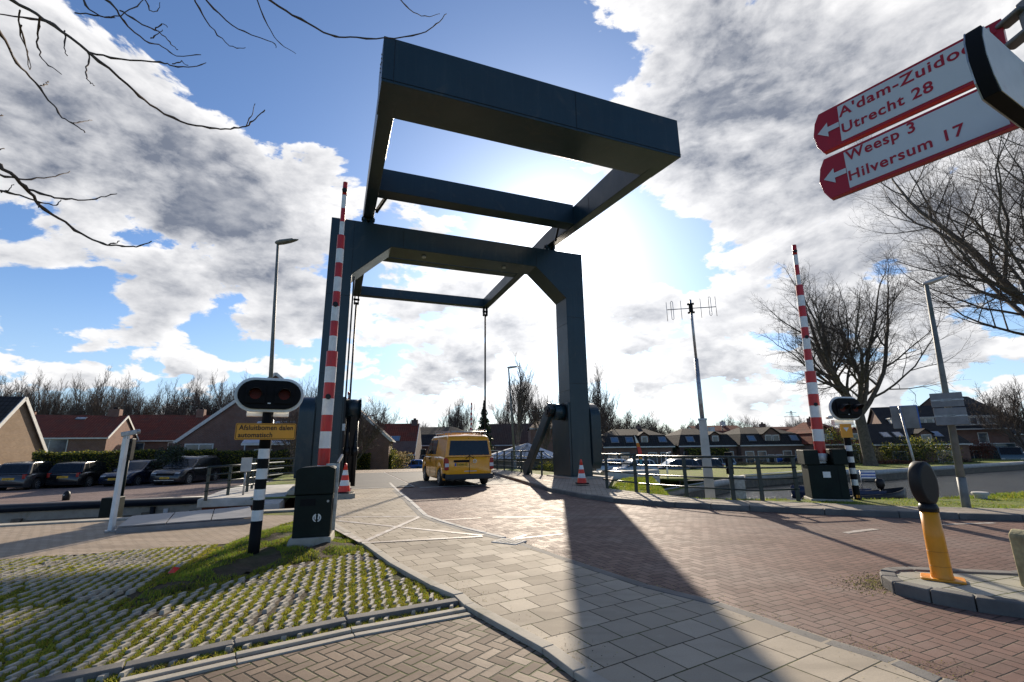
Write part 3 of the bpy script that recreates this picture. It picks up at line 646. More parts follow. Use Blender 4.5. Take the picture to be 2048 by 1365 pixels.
# machinery: round-topped gear cases outside the legs, drums and push arms inside
for x0, x1, sg in ((.96, 1.45, 1), (-10.95, -10.42, -1)):
    prof = []
    for k in range(13):
        a_ = math.pi * k / 12; prof.append((.62 + .72 * math.cos(a_), 2.75 + .62 * math.sin(a_)))
    prof += [(-.10, .8), (.1, .45), (1.1, .45), (1.34, .8)]
    a = M(); a.prism([(x0, y, z) for y, z in prof], (x1 - x0, 0, 0)); o = a.build('gear_case', K['steel'], br, bevel=.03); fixn(o)
for xa, xb_, xr in ((-.62, -.11, -.42), (-9.38, -8.85, -9.0)):
    a = M(); a.cyl((xa, .55, 2.95), (xb_, .55, 2.95), .36, 28); dr = a.build('gear_drum', K['steel'], br)
    M().cyl((xa - .03, .55, 2.95), (xa, .55, 2.95), .2, 20).cyl((xb_, .55, 2.95), (xb_ + .03, .55, 2.95), .42, 28).build('drum_flange', K['black'], dr)
a = M(); pr = [(.15, 3.05), (.55, 3.35), (.95, 3.0), (3.75, .35), (3.55, .02), (3.25, .1)]
a.prism([(-.86, y, z) for y, z in pr], (.2, 0, 0)); o = a.build('push_arm', K['steel'], br, bevel=.03); fixn(o)
M().cyl((-.92, .55, 2.95), (-.62, .55, 2.95), .23, 20).cyl((-.96, .55, 2.95), (-.92, .55, 2.95), .13, 16).build('pin', K['black'], o)
a = M(); a.bar((-9.05, .55, 2.9), (-9.05, .9, .25), .25, .45, 0, (0, 1, 0)); a.build('push_arm', K['black'], br)
for x in (-9.25, -8.95): M().cyl((x, .5, .1), (x, .5, 2.6), .08, 12).cyl((x, .5, 1.2), (x, .5, 1.5), .12, 12).build('hydraulic_cylinder', K['black'], br)
q = M(); q.box(-.35, 1.55, -.55, 2.0, 0.0, .16); q.build('concrete_plinth', K['conc'], br, bevel=.02)
q = M(); q.box(-11.0, -9.05, -1.0, 2.0, 0.0, .16); q.build('concrete_plinth', K['conc'], br, bevel=.02)

# small fittings: cable duct, junction boxes, grease cover, stickers
M().box(-9.44, -9.38, -.03, -.0, .3, 8.1).build('cable_duct', K['black'], br); M().box(-9.46, -9.36, -.05, 0, 2.1, 2.35).build('junction_box', K['galv'], br)
M().tube([(-8.8, .6, 10.6), (-8.2, .3, 10.62), (-4.7, .15, 10.56), (-1.0, .3, 10.6)], .018, 6).build('cable', K['black'], br)
for x in (-6.6, -2.9): M().cyl((x, .5, 9.58), (x, .5, 9.50), .09, 12).build('lamp_fitting', K['galv'], br)
# ---------------------------------------------------------------- street furniture
def face(p): return math.atan2(-p[0], p[1])                # rz that turns local -y towards the camera
def stripes(a, p, q, r0, r1, n, start=0, cols=(0, 1), k=14):
    p, q = Vector(p), Vector(q)
    for i in range(n):
        a.tube([p.lerp(q, i / n), p.lerp(q, (i + 1) / n)], [r0 + (r1 - r0) * i / n, r0 + (r1 - r0) * (i + 1) / n], k, cols[(i + start) % 2], cap=False)
def boom(root, base, tip, radii, bands, nmats=(K['white'], K['red'])):
    # telescoping boom: bands = list of (share of length, colour); radii = three section radii
    a = M(); base = Vector(base); tip = Vector(tip); t = 0
    for ln, c in bands:
        r_ = radii[0] if t < .36 else (radii[1] if t < .76 else radii[2])
        a.tube([base.lerp(tip, t), base.lerp(tip, min(1, t + ln))], r_, 14, c, cap=(t + ln >= .999 or t == 0)); t += ln
    o = a.build('boom', list(nmats), root); d = (tip - base).normalized()
    c = M()
    for t0, r1, r0 in ((.36, radii[0], radii[1]), (.76, radii[1], radii[2])): c.tube([base.lerp(tip, t0 - .004), base.lerp(tip, t0 + .010)], [r1, r0], 14, 0)
    c.build('boom_collar', K['red'], root)
    for t0 in (.24, .545, .965):
        l = M(); p = base.lerp(tip, t0); rr = radii[0] if t0 < .36 else (radii[1] if t0 < .76 else radii[2])
        l.cyl(p + Vector((0, -rr - .03, 0)), p + Vector((0, rr + .03, 0)), .045, 12); l.cyl(p + Vector((0, -rr - .035, 0)), p + Vector((0, -rr - .03, 0)), .03, 12)
        l.build('boom_light', K['black'], root)
bands = [(.031, 0)] + [(.051, 1), (.051, 0)] * 9 + [(.051, 1)]
# near left barrier
bl0 = G(626, 1088); Y0 = bl0.y; b = thing('barrier_gate', 'near level barrier on dark green housing beside the cycle path, red and white boom raised', 'barrier', bl0, face(bl0) + R(-6), 'raised bridge barriers')
a = M(); a.prism([(-.29, -.30, .10), (.27, -.30, .10), (.27, .30, .10), (-.29, .30, .10)], (0, 0, 0.001)); a = M(); a.box(-.28, .26, -.28, .30, .14, .76); a.build('housing', K['green'], b, bevel=.015)
a = M(); a.prism([(-.295, -.30, .765), (.275, -.30, .765), (.275, -.30, 1.15), (.18, -.30, 1.19), (-.23, -.30, 1.17), (-.295, -.30, 1.13)], (0, .62, 0)); fixn(a.build('hood', K['green'], b, bevel=.012))
a = M(); a.prism([(-.36, -.36, -.05), (.30, -.36, -.05), (.28, -.32, .14), (-.31, -.32, .14)], (0, .68, 0)); fixn(a.build('concrete_base', K['conc'], b, bevel=.015))
a = M(); n = 24                                              # round shield emblem on the housing
for k in range(n):
    if k in (5, 6, 17, 18): continue
    t0, t1 = 2 * math.pi * k / n, 2 * math.pi * (k + 1) / n
    a.add([(.055 + .062 * math.cos(t), -.284, .42 + .062 * math.sin(t)) for t in (t0, t1)] + [(.055 + .046 * math.cos(t), -.284, .42 + .046 * math.sin(t)) for t in (t1, t0)], [(0, 1, 2, 3)])
a.add([(.055 + x, -.284, .42 + z) for x, z in ((-.035, .03), (-.018, .045), (-.012, -.02), (-.03, -.03))], [(0, 1, 2, 3)]); a.add([(.055 + x, -.284, .42 + z) for x, z in ((.035, .03), (.018, .045), (.012, -.02), (.03, -.03))], [(0, 1, 2, 3)])
a.build('emblem', K['white'], b)
inv = (Matrix.Translation(b.location) @ b.rotation_euler.to_matrix().to_4x4()).inverted()
boom(b, inv @ D(645, 952, Y0 + .1), inv @ D(691, 366, Y0 + .1), (.092, .066, .043), bands)
a = M(); a.bar((.29, -.1, .2), (.30, -.1, 1.22), .03, .05).bar((.29, -.1, 1.22), (.33, .25, 1.34), .03, .05).bar((.27, -.1, 1.205), (.12, -.1, 1.205), .05, .03); a.build('side_bracket', K['galv'], b)
a = M(); a.box(.265, .31, -.05, .08, .5, .68); a.build('door_hinge', K['black'], b)
M().box(-.20, .02, -.288, -.28, .60, .70).build('vent', K['blackm'], b); M().cyl((.20, -.30, .66), (.20, -.28, .66), .018, 12).build('lock', K['galv'], b); M().box(-.05, .08, -.288, -.282, .56, .61).build('sticker', K['zinc'], b) if False else None
# right barrier
br0 = G(1662, 1006); Y1 = br0.y; b2 = thing('barrier_gate', 'right barrier on wide dark green cabinet on the grass verge by the water, boom raised', 'barrier', br0, face(br0) + R(14), 'raised bridge barriers')
M().box(-.46, .34, -.34, .34, .12, .92).build('housing', K['green'], b2, bevel=.015)
a = M(); a.box(-.52, -.20, -.38, .36, .925, 1.28).box(.10, .40, -.38, .36, .925, 1.30).box(-.20, .10, .1, .36, .925, 1.25); a.build('hood', K['green'], b2, bevel=.012)
M().box(-.50, .38, -.38, .38, -.08, .12).build('concrete_base', K['conc'], b2, bevel=.02)
M().box(-.16, .0, -.347, -.34, .62, .76).build('notice', K['white'], b2); M().box(.16, .166, -.345, -.34, .15, .90).build('door_gap', K['blackm'], b2)
M().cyl((-.2, 0, 1.15), (.08, 0, 1.15), .08, 14).box(-.12, .02, -.06, .06, .95, 1.2).build('boom_clamp', K['galv'], b2)
inv = (Matrix.Translation(b2.location) @ b2.rotation_euler.to_matrix().to_4x4()).inverted()
boom(b2, inv @ D(1643, 922, Y1), inv @ D(1588, 491, Y1), (.125, .09, .055), bands)
# two more raised booms across the bridge
for (u0, v0, u1, v1, yy, lb) in ((941, 935, 943, 806, 40, 'far raised barrier boom seen above the roof rack of the yellow van'), (696, 940, 697, 784, 34, 'far raised barrier beyond the left bridge leg, thin red and white boom')):
    p = D(u0, v0, yy); p.z = -.3; o = thing('barrier_gate', lb, 'barrier', p, 0, 'raised bridge barriers')
    M().box(-.35, .35, -.3, .3, 0, 1.1).box(-.4, .4, -.34, .34, 1.1, 1.4).build('housing', K['green'], o, bevel=.02)
    t_ = D(u1, v1, yy) - p; boom(o, (0, 0, 1.3), t_, (.11, .085, .06), bands)

# warning lights
def signal(root, zc, w, h, facing_side=0.0, s=1.0):
    hd = M(); out = []; r_ = h / 2
    for k in range(33):
        a_ = -math.pi / 2 + math.pi * k / 32; out.append((w / 2 - r_ + r_ * math.cos(a_), r_ * math.sin(a_)))
    for k in range(33):
        a_ = math.pi / 2 + math.pi * k / 32; out.append((-w / 2 + r_ + r_ * math.cos(a_), r_ * math.sin(a_)))
    P3 = lambda sc, y: [(x * sc[0], y, zc + z * sc[1]) for x, z in out]
    hd.prism(P3((1, 1), .05), (0, .05, 0)); o = hd.build('signal_board', K['white'], root, bevel=.01); fixn(o)
    k2 = (1 - .085 / w, 1 - .085 / h)
    q = M(); q.prism(P3(k2, -.0), (0, .052, 0)); i_ = q.build('black_field', K['blackm'], o); fixn(i_)
    for sx_ in (-1, 1):
        x = sx_ * w * .205; L = M(); rr = h * .15
        L.box(x - rr * 1.7, x + rr * 1.7, -.03, .0, zc - rr * 1.75, zc + rr * 1.75); lf = L.build('lamp_box', K['blackm'], root, bevel=.006)
        M().cyl((x, -.034, zc), (x, -.028, zc), rr, 24).build('lens', K['lens'], lf)
        v = M(); rg = []
        for k in range(15):
            a_ = math.pi * (-.06 + 1.12 * k / 14); rg.append((math.cos(a_), math.sin(a_), .10 + .12 * math.sin(a_)))
        pts_ = [(x + c * rr * 1.15, -.03, zc + s_ * rr * 1.15) for c, s_, d in rg] + [(x + c * rr * 1.15, -.03 - max(.02, d), zc + s_ * rr * 1.10 - .01) for c, s_, d in rg] + [(x + c * rr * 1.05, -.03 - max(.02, d), zc + s_ * rr * 1.0 - .01) for c, s_, d in rg] + [(x + c * rr * 1.05, -.03, zc + s_ * rr * 1.05) for c, s_, d in rg]
        n = 15
        v.add(pts_, [(b_ * n + k, b_ * n + k + 1, (b_ + 1) * n + k + 1, (b_ + 1) * n + k) for b_ in range(3) for k in range(n - 1)]); v.build('lamp_hood', K['black'], lf)
    M().box(-.02, .02, -.006, 0, zc - h * .27, zc - h * .24).build('maker_plate', K['white'], o)
    return o
p = G(506, 1113); sg = thing('warning_light', 'near warning light with two dark lamps on black and white pole, amber text sign below', 'signal light', p, face(p), 'bridge warning lights')
Yp = p.y; sc = Yp / FPX
a = M(); z = 0
for ln, c in [(.47, 1), (.145, 0), (.14, 1), (.145, 0), (.14, 1), (.145, 0), (.14, 1), (.14, 0), (.62, 1)]:
    a.tube([(0, 0, z - (.1 if z == 0 else 0)), (0, 0, z + ln)], .075 if z < 1.4 else .075, 20, c, cap=(z == 0 or z > 1.4)); z += ln
a.build('pole', [K['white'], K['blackm']], sg)
ps = D(531, 792, Yp); zc = ps.z; offx = (ps - p); loc = (Matrix.Rotation(-face(p), 3, 'Z') @ offx)
wsig, hsig = 122 * sc * 1.0, 67 * sc
sh = signal(sg, zc, wsig, hsig)
for ch in sg.children:
    if ch.name.startswith(('signal_board', 'lamp_box')): ch.location.y -= .17
M().box(-.28, .28, -.02, .08, zc - hsig / 2 - .06, zc - hsig / 2 + .015).cyl((0, .02, zc - hsig / 2 - .17), (0, .02, zc - hsig / 2 - .05), .055, 14).build('bracket', K['white'], sg, bevel=.005)
zs = D(525, 864, Yp).z; bw, bh = 104 * sc, 31 * sc
def rrect(w, h, r_, y, n=6):
    o = []
    for cx_, cz_, a0 in ((w / 2 - r_, h / 2 - r_, 0), (-w / 2 + r_, h / 2 - r_, 90), (-w / 2 + r_, -h / 2 + r_, 180), (w / 2 - r_, -h / 2 + r_, 270)):
        for k in range(n + 1): o.append((cx_ + r_ * math.cos(R(a0 + 90 * k / n)), y, cz_ + r_ * math.sin(R(a0 + 90 * k / n))))
    return o
pn = M(); pn.prism([(x, y, z + zs) for x, y, z in rrect(bw, bh, .02, -.10)], (0, .018, 0)); so_ = pn.build('text_sign', K['amber'], sg); fixn(so_); so_.rotation_euler = (0, R(1.2), 0) if False else (0, 0, 0)
ri = rrect(bw - .03, bh - .03, .016, -.1035); ro = rrect(bw - .018, bh - .018, .02, -.1035); n = len(ri)
M().add([(x, y, z + zs) for x, y, z in ri + ro], [(i, (i + 1) % n, n + (i + 1) % n, n + i) for i in range(n)]).build('sign_border', K['black'], so_)
text_mesh('lettering', 'Afsluitbomen dalen', .088, K['black'], so_, (-bw / 2 + .045, -.103, zs + .022), (R(90), 0, 0), .001, 1.04, .0014, 1.0)
text_mesh('lettering', 'automatisch', .088, K['black'], so_, (-bw / 2 + .040, -.103, zs - .082), (R(90), 0, 0), .001, 1.04, .0014, 1.0)
ls_ = [c for c in so_.children if c.name.startswith('lettering')]; w0 = max(v.co.x for v in ls_[0].data.vertices)
for c in ls_: c.scale = ((bw - .085) / w0, 1.12, 1)
M().cyl((.075, .0, 1.4), (.075, 0, zc - .35), .012, 8).box(-.09, .09, -.09, .09, zs - .05, zs - .02).box(-.09, .09, -.09, .09, zs + .05, zs + .08).build('sign_clamp', K['galv'], sg)
# right warning light, turned half away
p = G(1716, 1006); s2 = thing('warning_light', 'far warning light beside the right barrier cabinet, turned sideways with a square amber sign', 'signal light', p, face(p) + R(48), 'bridge warning lights')
Yp = p.y; sc2 = Yp / FPX; a = M(); z = -.1; tot = D(1693, 858, Yp).z
for i in range(13): 
    ln = tot / 13; a.tube([(0, 0, i * ln - (.1 if i == 0 else 0)), (0, 0, (i + 1) * ln)], .075, 18, (1 if i in (0, 1, 2) or i > 10 else (i + 1) % 2), cap=i in (0, 12))
a.build('pole', [K['white'], K['blackm']], s2)
M().add([(-.078, -.05, .12), (.0, -.078, .12), (.0, -.078, .19), (-.078, -.05, .19)], [(0, 1, 2, 3)]).build('yellow_band', K['yellow'], s2)
signal(s2, D(1695, 818, Yp).z, .98, .60)
for ch in s2.children:
    if ch.name.startswith(('signal_board', 'lamp_box')): ch.location.y -= .17
a = M(); zz = D(1700, 862, Yp).z; a.box(-.12, .12, -.12, -.10, zz - .17, zz + .17); sq = a.build('amber_sign', K['amber'], s2); M().add([(-.06, -.124, zz + .08), (.06, -.124, zz + .08), (0, -.124, zz - .02)], [(0, 1, 2)]).build('triangle', K['white'], sq); sq.rotation_euler = (0, 0, R(-40))
zt_ = D(1695, 818, Yp).z; M().box(-.3, .3, -.0, .1, zt_ - .42, zt_ - .28).cyl((-.46, .05, zt_ - .22), (-.46, -.10, zt_ - .22), .04, 10).build('bracket', K['white'], s2)

# street lamps
def lamp(base, top, r0, r1, head_len, az, label, headmat, flat_=False, g='street lamps'):
    o = thing('street_lamp', label, 'street lamp', base, 0, g); t = Vector(top) - Vector(base); H_ = t.z; a = M()
    a.tube([(0, 0, -.1), (t.x * .12, t.y * .12, H_ * .14)], r0 * 1.08, 14).tube([(t.x * .12, t.y * .12, H_ * .14), (t.x, t.y, H_)], [r0, r1], 14); a.build('pole', K['pole'], o)
    h = M(); d = Vector((math.cos(az), math.sin(az), .10 if flat_ else .3)).normalized(); sd_ = Vector((-math.sin(az), math.cos(az), 0)); upd = d.cross(sd_) * -1
    L = head_len; prof = [(-.12, .35, .5), (0, .8, 1), (.25, 1, 1), (.6, .85, .8), (.9, .45, .4), (1.0, .1, .15)]; n = 12; ring = []
    for f_, w_, h_ in prof:
        c = t + d * (f_ * L)
        for k in range(n):
            an = 2 * math.pi * k / n; ring.append(c + sd_ * math.cos(an) * w_ * L * .19 + upd * (math.sin(an) * h_ * L * (.13 if math.sin(an) > 0 else .06)))
    h.add(ring, [(i * n + k, i * n + (k + 1) % n, (i + 1) * n + (k + 1) % n, (i + 1) * n + k) for i in range(len(prof) - 1) for k in range(n)] + [tuple(range(n))[::-1], tuple(range((len(prof) - 1) * n, len(prof) * n))], 0, True)
    ob = h.build('lamp_head', headmat, o); fixn(ob); gl = M(); c = t + d * .45 * L - upd * -.052 * L * 1
    gl.prism([t + d * (f_ * L) + sd_ * (w_ * L) - upd * (.052 * L) for f_, w_ in ((.12, -.13), (.12, .13), (.75, .10), (.75, -.10))], upd * -.008 * L); gl.build('lens', K['lamp'] if 'lamp' in K else K['whitesign'], ob)
    return o
p = G(537, 958); p = D(537, 900, 25); p.z = -.45
lamp(p, D(556, 485, 25), .13, .07, 1.25, R(-4), 'tall grey street lamp with flat head rising behind the near warning light', K['pole'], True)
p = G(1935, 1026); lamp(p, D(1852, 566, p.y), .070, .040, .56, R(-2) , 'grey street lamp on the right pavement carrying two sign backs', K['zinc'])
lampR = p
for u, vb, vt, yy, zb, lb in ((733, 942, 832, 47, -1.0, 'slender far street lamp in front of the garden hedge'), (1031, 940, 735, 33, -.5, 'plain grey lamp post standing by the footway behind the yellow van'), (1450, 925, 852, 62, -1.6, 'slender street lamp in front of the dark roofed houses across the water'), (2020, 905, 855, 80, -1.6, 'far lamp post by the parked cars at the right')):
    q_ = D(u, vb, yy); q_.z = zb; tp = D(u - (6 if u > 1400 else (14 if u == 1031 else 0)) + (2 if u < 800 else 0), vt, yy); lamp(q_, tp, .09, .05, .8, R(10), lb, K['zinc'], True)
# signs seen from behind on the right lamp post
yb = lampR.y
for (u0, v0, u1, v1, sh_, nm) in ((1876, 788, 1922, 810, 'rect', 'small rectangular sign back'), (1877, 810, 1923, 842, 'shield', 'larger sign back')):
    pass
sp = thing('traffic_sign', 'two grey sign backs, one above the other, clamped to the right street lamp', 'sign', D(1895, 815, yb - .13), face(lampR))
s_ = yb / FPX
M().box(-.25, .27, -.012, .012, .01, .31).build('sign_back', K['panelsb'], sp, bevel=.004); M().box(-.24, .28, -.012, .012, -.38, -.01).build('sign_back', K['panelsb'], sp, bevel=.02)
M().box(-.24, .28, -.02, -.012, .14, .17).box(-.24, .28, -.02, -.012, -.2, -.17).box(-.09, .09, -.02, .1, .13, .18).box(-.09, .09, -.02, .1, -.21, -.16).build('clamp_rail', K['galv'], sp)
# leaning sign on the verge
p = G(1850, 1003); ps = thing('traffic_sign', 'square grey sign back with blue edge on a thin leaning pole at the water side', 'sign', p, face(p)); Ys = p.y
inv = (Matrix.Translation(p) @ Matrix.Rotation(face(p), 4, 'Z')).inverted()
M().tube([(0, 0, -.1), inv @ D(1798, 813, Ys)], .026, 10).build('pole', K['galv'], ps)
c = inv @ D(1810, 836, Ys); M().box(c.x - .27, c.x + .27, -.02, -.005, c.z - .27, c.z + .30).build('sign_plate', K['panelsb'], ps, bevel=.01); M().box(c.x + .26, c.x + .285, -.022, .01, c.z - .27, c.z + .30).box(c.x - .27, c.x + .285, -.022, .01, c.z + .295, c.z + .315).build('blue_rim', K['blue'], ps)
M().box(c.x - .2, c.x + .2, .0, .03, c.z - .1, c.z - .07).box(c.x - .2, c.x + .2, .0, .03, c.z + .12, c.z + .15).build('clamp', K['galv'], ps)
# round blue sign far right
p = D(2004, 912, 60); p.z = -1.6; o = thing('traffic_sign', 'round blue sign on a thin post among the far trees at the right', 'sign', p); M().cyl((0, 0, 0), (0, 0, D(2003, 880, 60).z + 1.6), .05).build('pole', K['galv'], o); zc_ = D(2003, 877, 60).z + 1.6; M().cyl((0, -.08, zc_), (0, -.05, zc_), .5, 24).build('sign_plate', K['blue'], o)
# white leaning detector post at the tan path
p = G(222, 1062); o = thing('detector_post', 'leaning white square post with grey sensor head at the lock edge', 'sensor post', p, face(p)); inv = (Matrix.Translation(p) @ Matrix.Rotation(face(p), 4, 'Z')).inverted(); tp = inv @ D(254, 868, p.y)
M().bar((0, 0, -.05), tp, .085, .075).build('post', K['white'], o, bevel=.006); M().box(-.09, .09, -.09, .09, -.02, .012).build('foot_plate', K['galv'], o)
M().bar(tp + Vector((-.09, 0, -.02)), tp + Vector((.15, 0, .04)), .12, .09).cyl(tp + Vector((.14, 0, .04)), tp + Vector((.20, 0, .05)), .045, 12).build('sensor_head', K['galv'], o, bevel=.015); M().box(tp.x - .03, tp.x + .03, -.04, .04, tp.z - .1, tp.z).build('head_bracket', K['galv'], o)
# signal cabinet and dark post behind it on the lock wall
p = D(232, 985, 17.6); p.z = -.5; o = thing('lock_signal', 'dark lock signal with stacked hoods on a green post behind the leaning white post', 'signal light', p, face(p) + R(60)); Hs = D(250, 880, 17.6).z + .5
M().box(-.45, .30, -.18, .18, -.9, .35).build('cabinet', K['green'], o, bevel=.03); M().cyl((.35, 0, -.5), (.35, 0, Hs - .1), .06).build('post', K['green'], o); bx_ = M(); bx_.box(.18, .42, -.15, .15, Hs - .75, Hs + .05); bxo = bx_.build('signal_box', K['black'], o, bevel=.02)
for k in range(3):
    h = M(); z_ = Hs - .65 + k * .25; h.prism([(.18, -.1, z_ + .08), (.18, .1, z_ + .08), (-.02, .08, z_), (-.02, -.08, z_)], (0, 0, .02)); h.build('lamp_hood', K['blackm'], bxo)
# lock far wall: dark rounded beam, stained concrete face with timber fenders
lw = thing('lock_wall', 'stained lock chamber wall with dark rounded beam on top, timber fenders and arched culvert', 'lock wall', stw(-20, 4.9, -.5), BAZ)
M().box(-40, 8.0, 0, .3, -1.4, -.02).build('wall', K['conc'], lw)
M().tube([(-40, -.05, -.02), (6.3, -.05, -.02)], .15, 16).build('top_beam', P('dark_blue_beam', (.012, .018, .03), .35), lw)
a = M()
for x0, x1 in ((-12, -2.6), (-.2, 3.2)):
    for z0 in (-.48, -.68, -.9): a.box(x0, x1, -.12, 0, z0 - .15, z0)
a.build('timber_fender', K['wood'], lw)
for x in (-2.4, -.5, 3.4, 5.0): M().box(x, x + .28, -.14, 0, -1.1, -.40).build('fender_post', K['wood'], lw)
a = M(); ar = [(-2.0, -.03, -1.4)] + [(-1.3 + .75 * math.cos(R(t)), -.03, -.95 + .42 * math.sin(R(t))) for t in range(180, -1, -15)] + [(-.55, -.03, -1.4)]; a.prism(ar[1:] , (0, .02, 0)); fixn(a.build('culvert_mouth', K['blackm'], lw))
M().box(4.1, 4.25, -.07, 0, -1.2, -.3).build('level_gauge', K['whitesign'], lw); M().cyl((3.75, -.1, -1.3), (3.75, -.1, -.2), .09).build('ladder_post', K['black'], lw)
M().box(6.3, 9.6, -.25, .1, -1.3, -.12).build('rusty_gate', K['rust'], lw, bevel=.01)
p = G(131, 1003, -.5); o = thing('mooring_bollard', 'small black domed bollard on the far side of the lock', 'bollard', p); M().tube([(0, 0, -.1), (0, 0, .25), (0, 0, .36), (0, 0, .42)], [.11, .13, .09, .02], 14).build('body', K['black'], o); M().cyl((0, -.13, .25), (0, -.10, .25), .03).build('eye', K['galv'], o)
p = G(1964, 1004, 0); o = thing('mooring_bollard', 'pale flared mooring bollard on the grass edge of the right quay', 'bollard', p); M().tube([(0, 0, -.1), (0, 0, .14), (0, 0, .2), (0, 0, .23)], [.10, .12, .17, .15], 16).build('body', K['concl'], o)
# steel plates over the lock gear
a = thing('steel_walkway', 'grey steel plate walkway lying beside the lock behind the white post', 'walkway', G(360, 1050)); 
pl = [G(u, v, 0) for u, v in ((232, 1066), (505, 1045), (500, 1022), (262, 1043))]; pl = [Vector((p.x, p.y, .09)) for p in pl]
for k in range(3):
    t0, t1 = k / 3 + .004, (k + 1) / 3 - .004; q = M(); q.prism([pl[0].lerp(pl[1], t0), pl[0].lerp(pl[1], t1), pl[3].lerp(pl[2], t1), pl[3].lerp(pl[2], t0)], (0, 0, .02)); fixn(q.build('plate', K['plate_g'], a, True))
q = M(); q.bar(pl[0] - Vector((0, 0, .06)), pl[1] - Vector((0, 0, .06)), .06, .1).bar(pl[3] - Vector((0, 0, .06)), pl[2] - Vector((0, 0, .06)), .06, .1); q.build('edge_beam', K['plate_g'], a, True)
# abutment platform with railing left of the bridge leg
ab = thing('abutment', 'concrete abutment slab with mossy edge beside the left bridge leg', 'concrete slab', stw(-11.5, .5, 0), BAZ)
M().box(-2.0, .45, -1.5, 3.8, -.26, .0).build('slab', K['concl'], ab, bevel=.03); M().box(-.25, .45, -3.3, -1.5, -1.4, -.05).build('side_wall', K['concl'], ab, bevel=.02); M().box(-1.9, .4, -1.3, 3.6, -1.4, -.26).build('pier', K['rust'], ab)
def railing(pts_, h, posts, label, rails=4, thick=(.025,), r=.022, zb=0.0, pw=.07, g='dark bridge railings'):
    pts_ = [Vector(p) for p in pts_]; o = thing('railing', label, 'railing', pts_[0], 0, g); L = [0]
    for a_, b_ in zip(pts_[:-1], pts_[1:]): L.append(L[-1] + (b_ - a_).length)
    def at(s):
        for i in range(len(pts_) - 1):
            if s <= L[i + 1] or i == len(pts_) - 2: return pts_[i].lerp(pts_[i + 1], (s - L[i]) / (L[i + 1] - L[i]))
    for k in range(rails):
        z = h * (1 - k / rails * 1.0); M().tube([p + Vector((0, 0, z)) for p in pts_], r * (1.4 if k == 0 else 1), 8).build('rail', K['rail'], o, True)
    for s_ in posts:
        p = at(s_ * L[-1]); i = 0; M().bar(p + Vector((0, 0, zb - .05)), p + Vector((0, 0, h)), pw * .45, pw * 1.3).build('post', K['rail'], o, True)
    return o
sA = gp([(985, 950), (1030, 955), (1076, 963)], .11); 
railing([stw(-.35, 12, .1), stw(-.35, 7, .1), stw(-.35, 2.2, .1)], 1.12, (.04, .17, .3, .43, .56, .7, .84, .97), 'dark railing along the far footway between yellow van and right bridge leg')
railing([stw(1.2, 1.6, .05), stw(2.4, 3.2, .0), stw(4.2, 5.2, -.0)], 1.12, (.02, .35, .68, .98), 'short dark railing on the abutment behind the right bridge leg')
rc = gp([(1207, 976), (1276, 985)], .11); railing(rc, 1.06, (.12, .96), 'short two-post railing section right of the traffic cone')
rd = gp([(1279, 986), (1391, 996), (1514, 1004), (1602, 1001)], .09); railing(rd, 1.04, (.07, .35, .62, .77, .985), 'long dark railing on the pavement running right to the green barrier cabinet')
railing([stw(-13.3, -1.2, 0), stw(-12.6, .8, 0), stw(-11.6, 3.6, 0)], .95, (.02, .25, .48), 'low dark railing with pale rails on the left abutment slab')
railing([stw(-12.9, 2.6, 0), stw(-11.0, 2.6, 0), stw(-9.4, 2.6, 0)], 1.1, (.1, .95), 'dark railing in front of the left hedge')
railing([stw(-9.25, 2.2, 0), stw(-9.25, 7, 0), stw(-9.25, 11.4, 0)], 1.12, (.02, .2, .4, .6, .8, .98), 'dark railing along the path deck behind the left traffic cone')
p = stw(-12.4, -.2, 0); o = thing('meter_box', 'small beige box on a slim post at the left abutment', 'box', p, face(p)); M().cyl((0, 0, 0), (0, 0, .9), .03, 8).build('post', K['galv'], o); M().box(-.16, .16, -.08, .08, .75, 1.2).build('case', K['concl'], o, bevel=.01)
# concrete kerb block row at the right abutment
p = G(1270, 990, .1); o = thing('abutment', 'low pale concrete wall right of the bridge leg behind the railing', 'concrete slab', stw(3.2, .6, 0), BAZ); M().box(-1.3, 1.6, -.2, .3, -.4, .30).box(-.2, 2.2, .6, 3.8, -1.0, .12).build('wall', K['concl'], o, bevel=.02)
# cones
def cone(p, label, h=.82):
    o = thing('traffic_cone', label, 'traffic cone', p, 0, 'orange and white traffic cones'); s = h / .82
    a = M(); zs_ = [0, .17, .32, .46, .60, .80]; r_ = lambda z: (.17 - .145 * z / .8) * s
    for i in range(5): a.tube([(0, 0, (zs_[i] + .03) * s), (0, 0, (zs_[i + 1] + .03) * s)], [r_(zs_[i]), r_(zs_[i + 1])], 24, i % 2, cap=i == 4)
    a.build('cone_body', [K['cone'], K['white']], o); M().box(-.22 * s, .22 * s, -.22 * s, .22 * s, 0, .035).build('base', K['blackm'], o, bevel=.02); return o
p = G(1164, 968, .16); cone(p, 'orange and white traffic cone at the foot of the right bridge leg')
p = G(688, 986, .16); cone(p, 'orange and white traffic cone beside the left bridge leg', .86)
# plinth under left cone
o = thing('concrete_block', 'mossy concrete block under the left traffic cone', 'concrete block', (p.x - .15, p.y, 0), BAZ); M().box(-.5, .45, -.4, .5, 0, .155).build('block', K['conc'], o, bevel=.015)
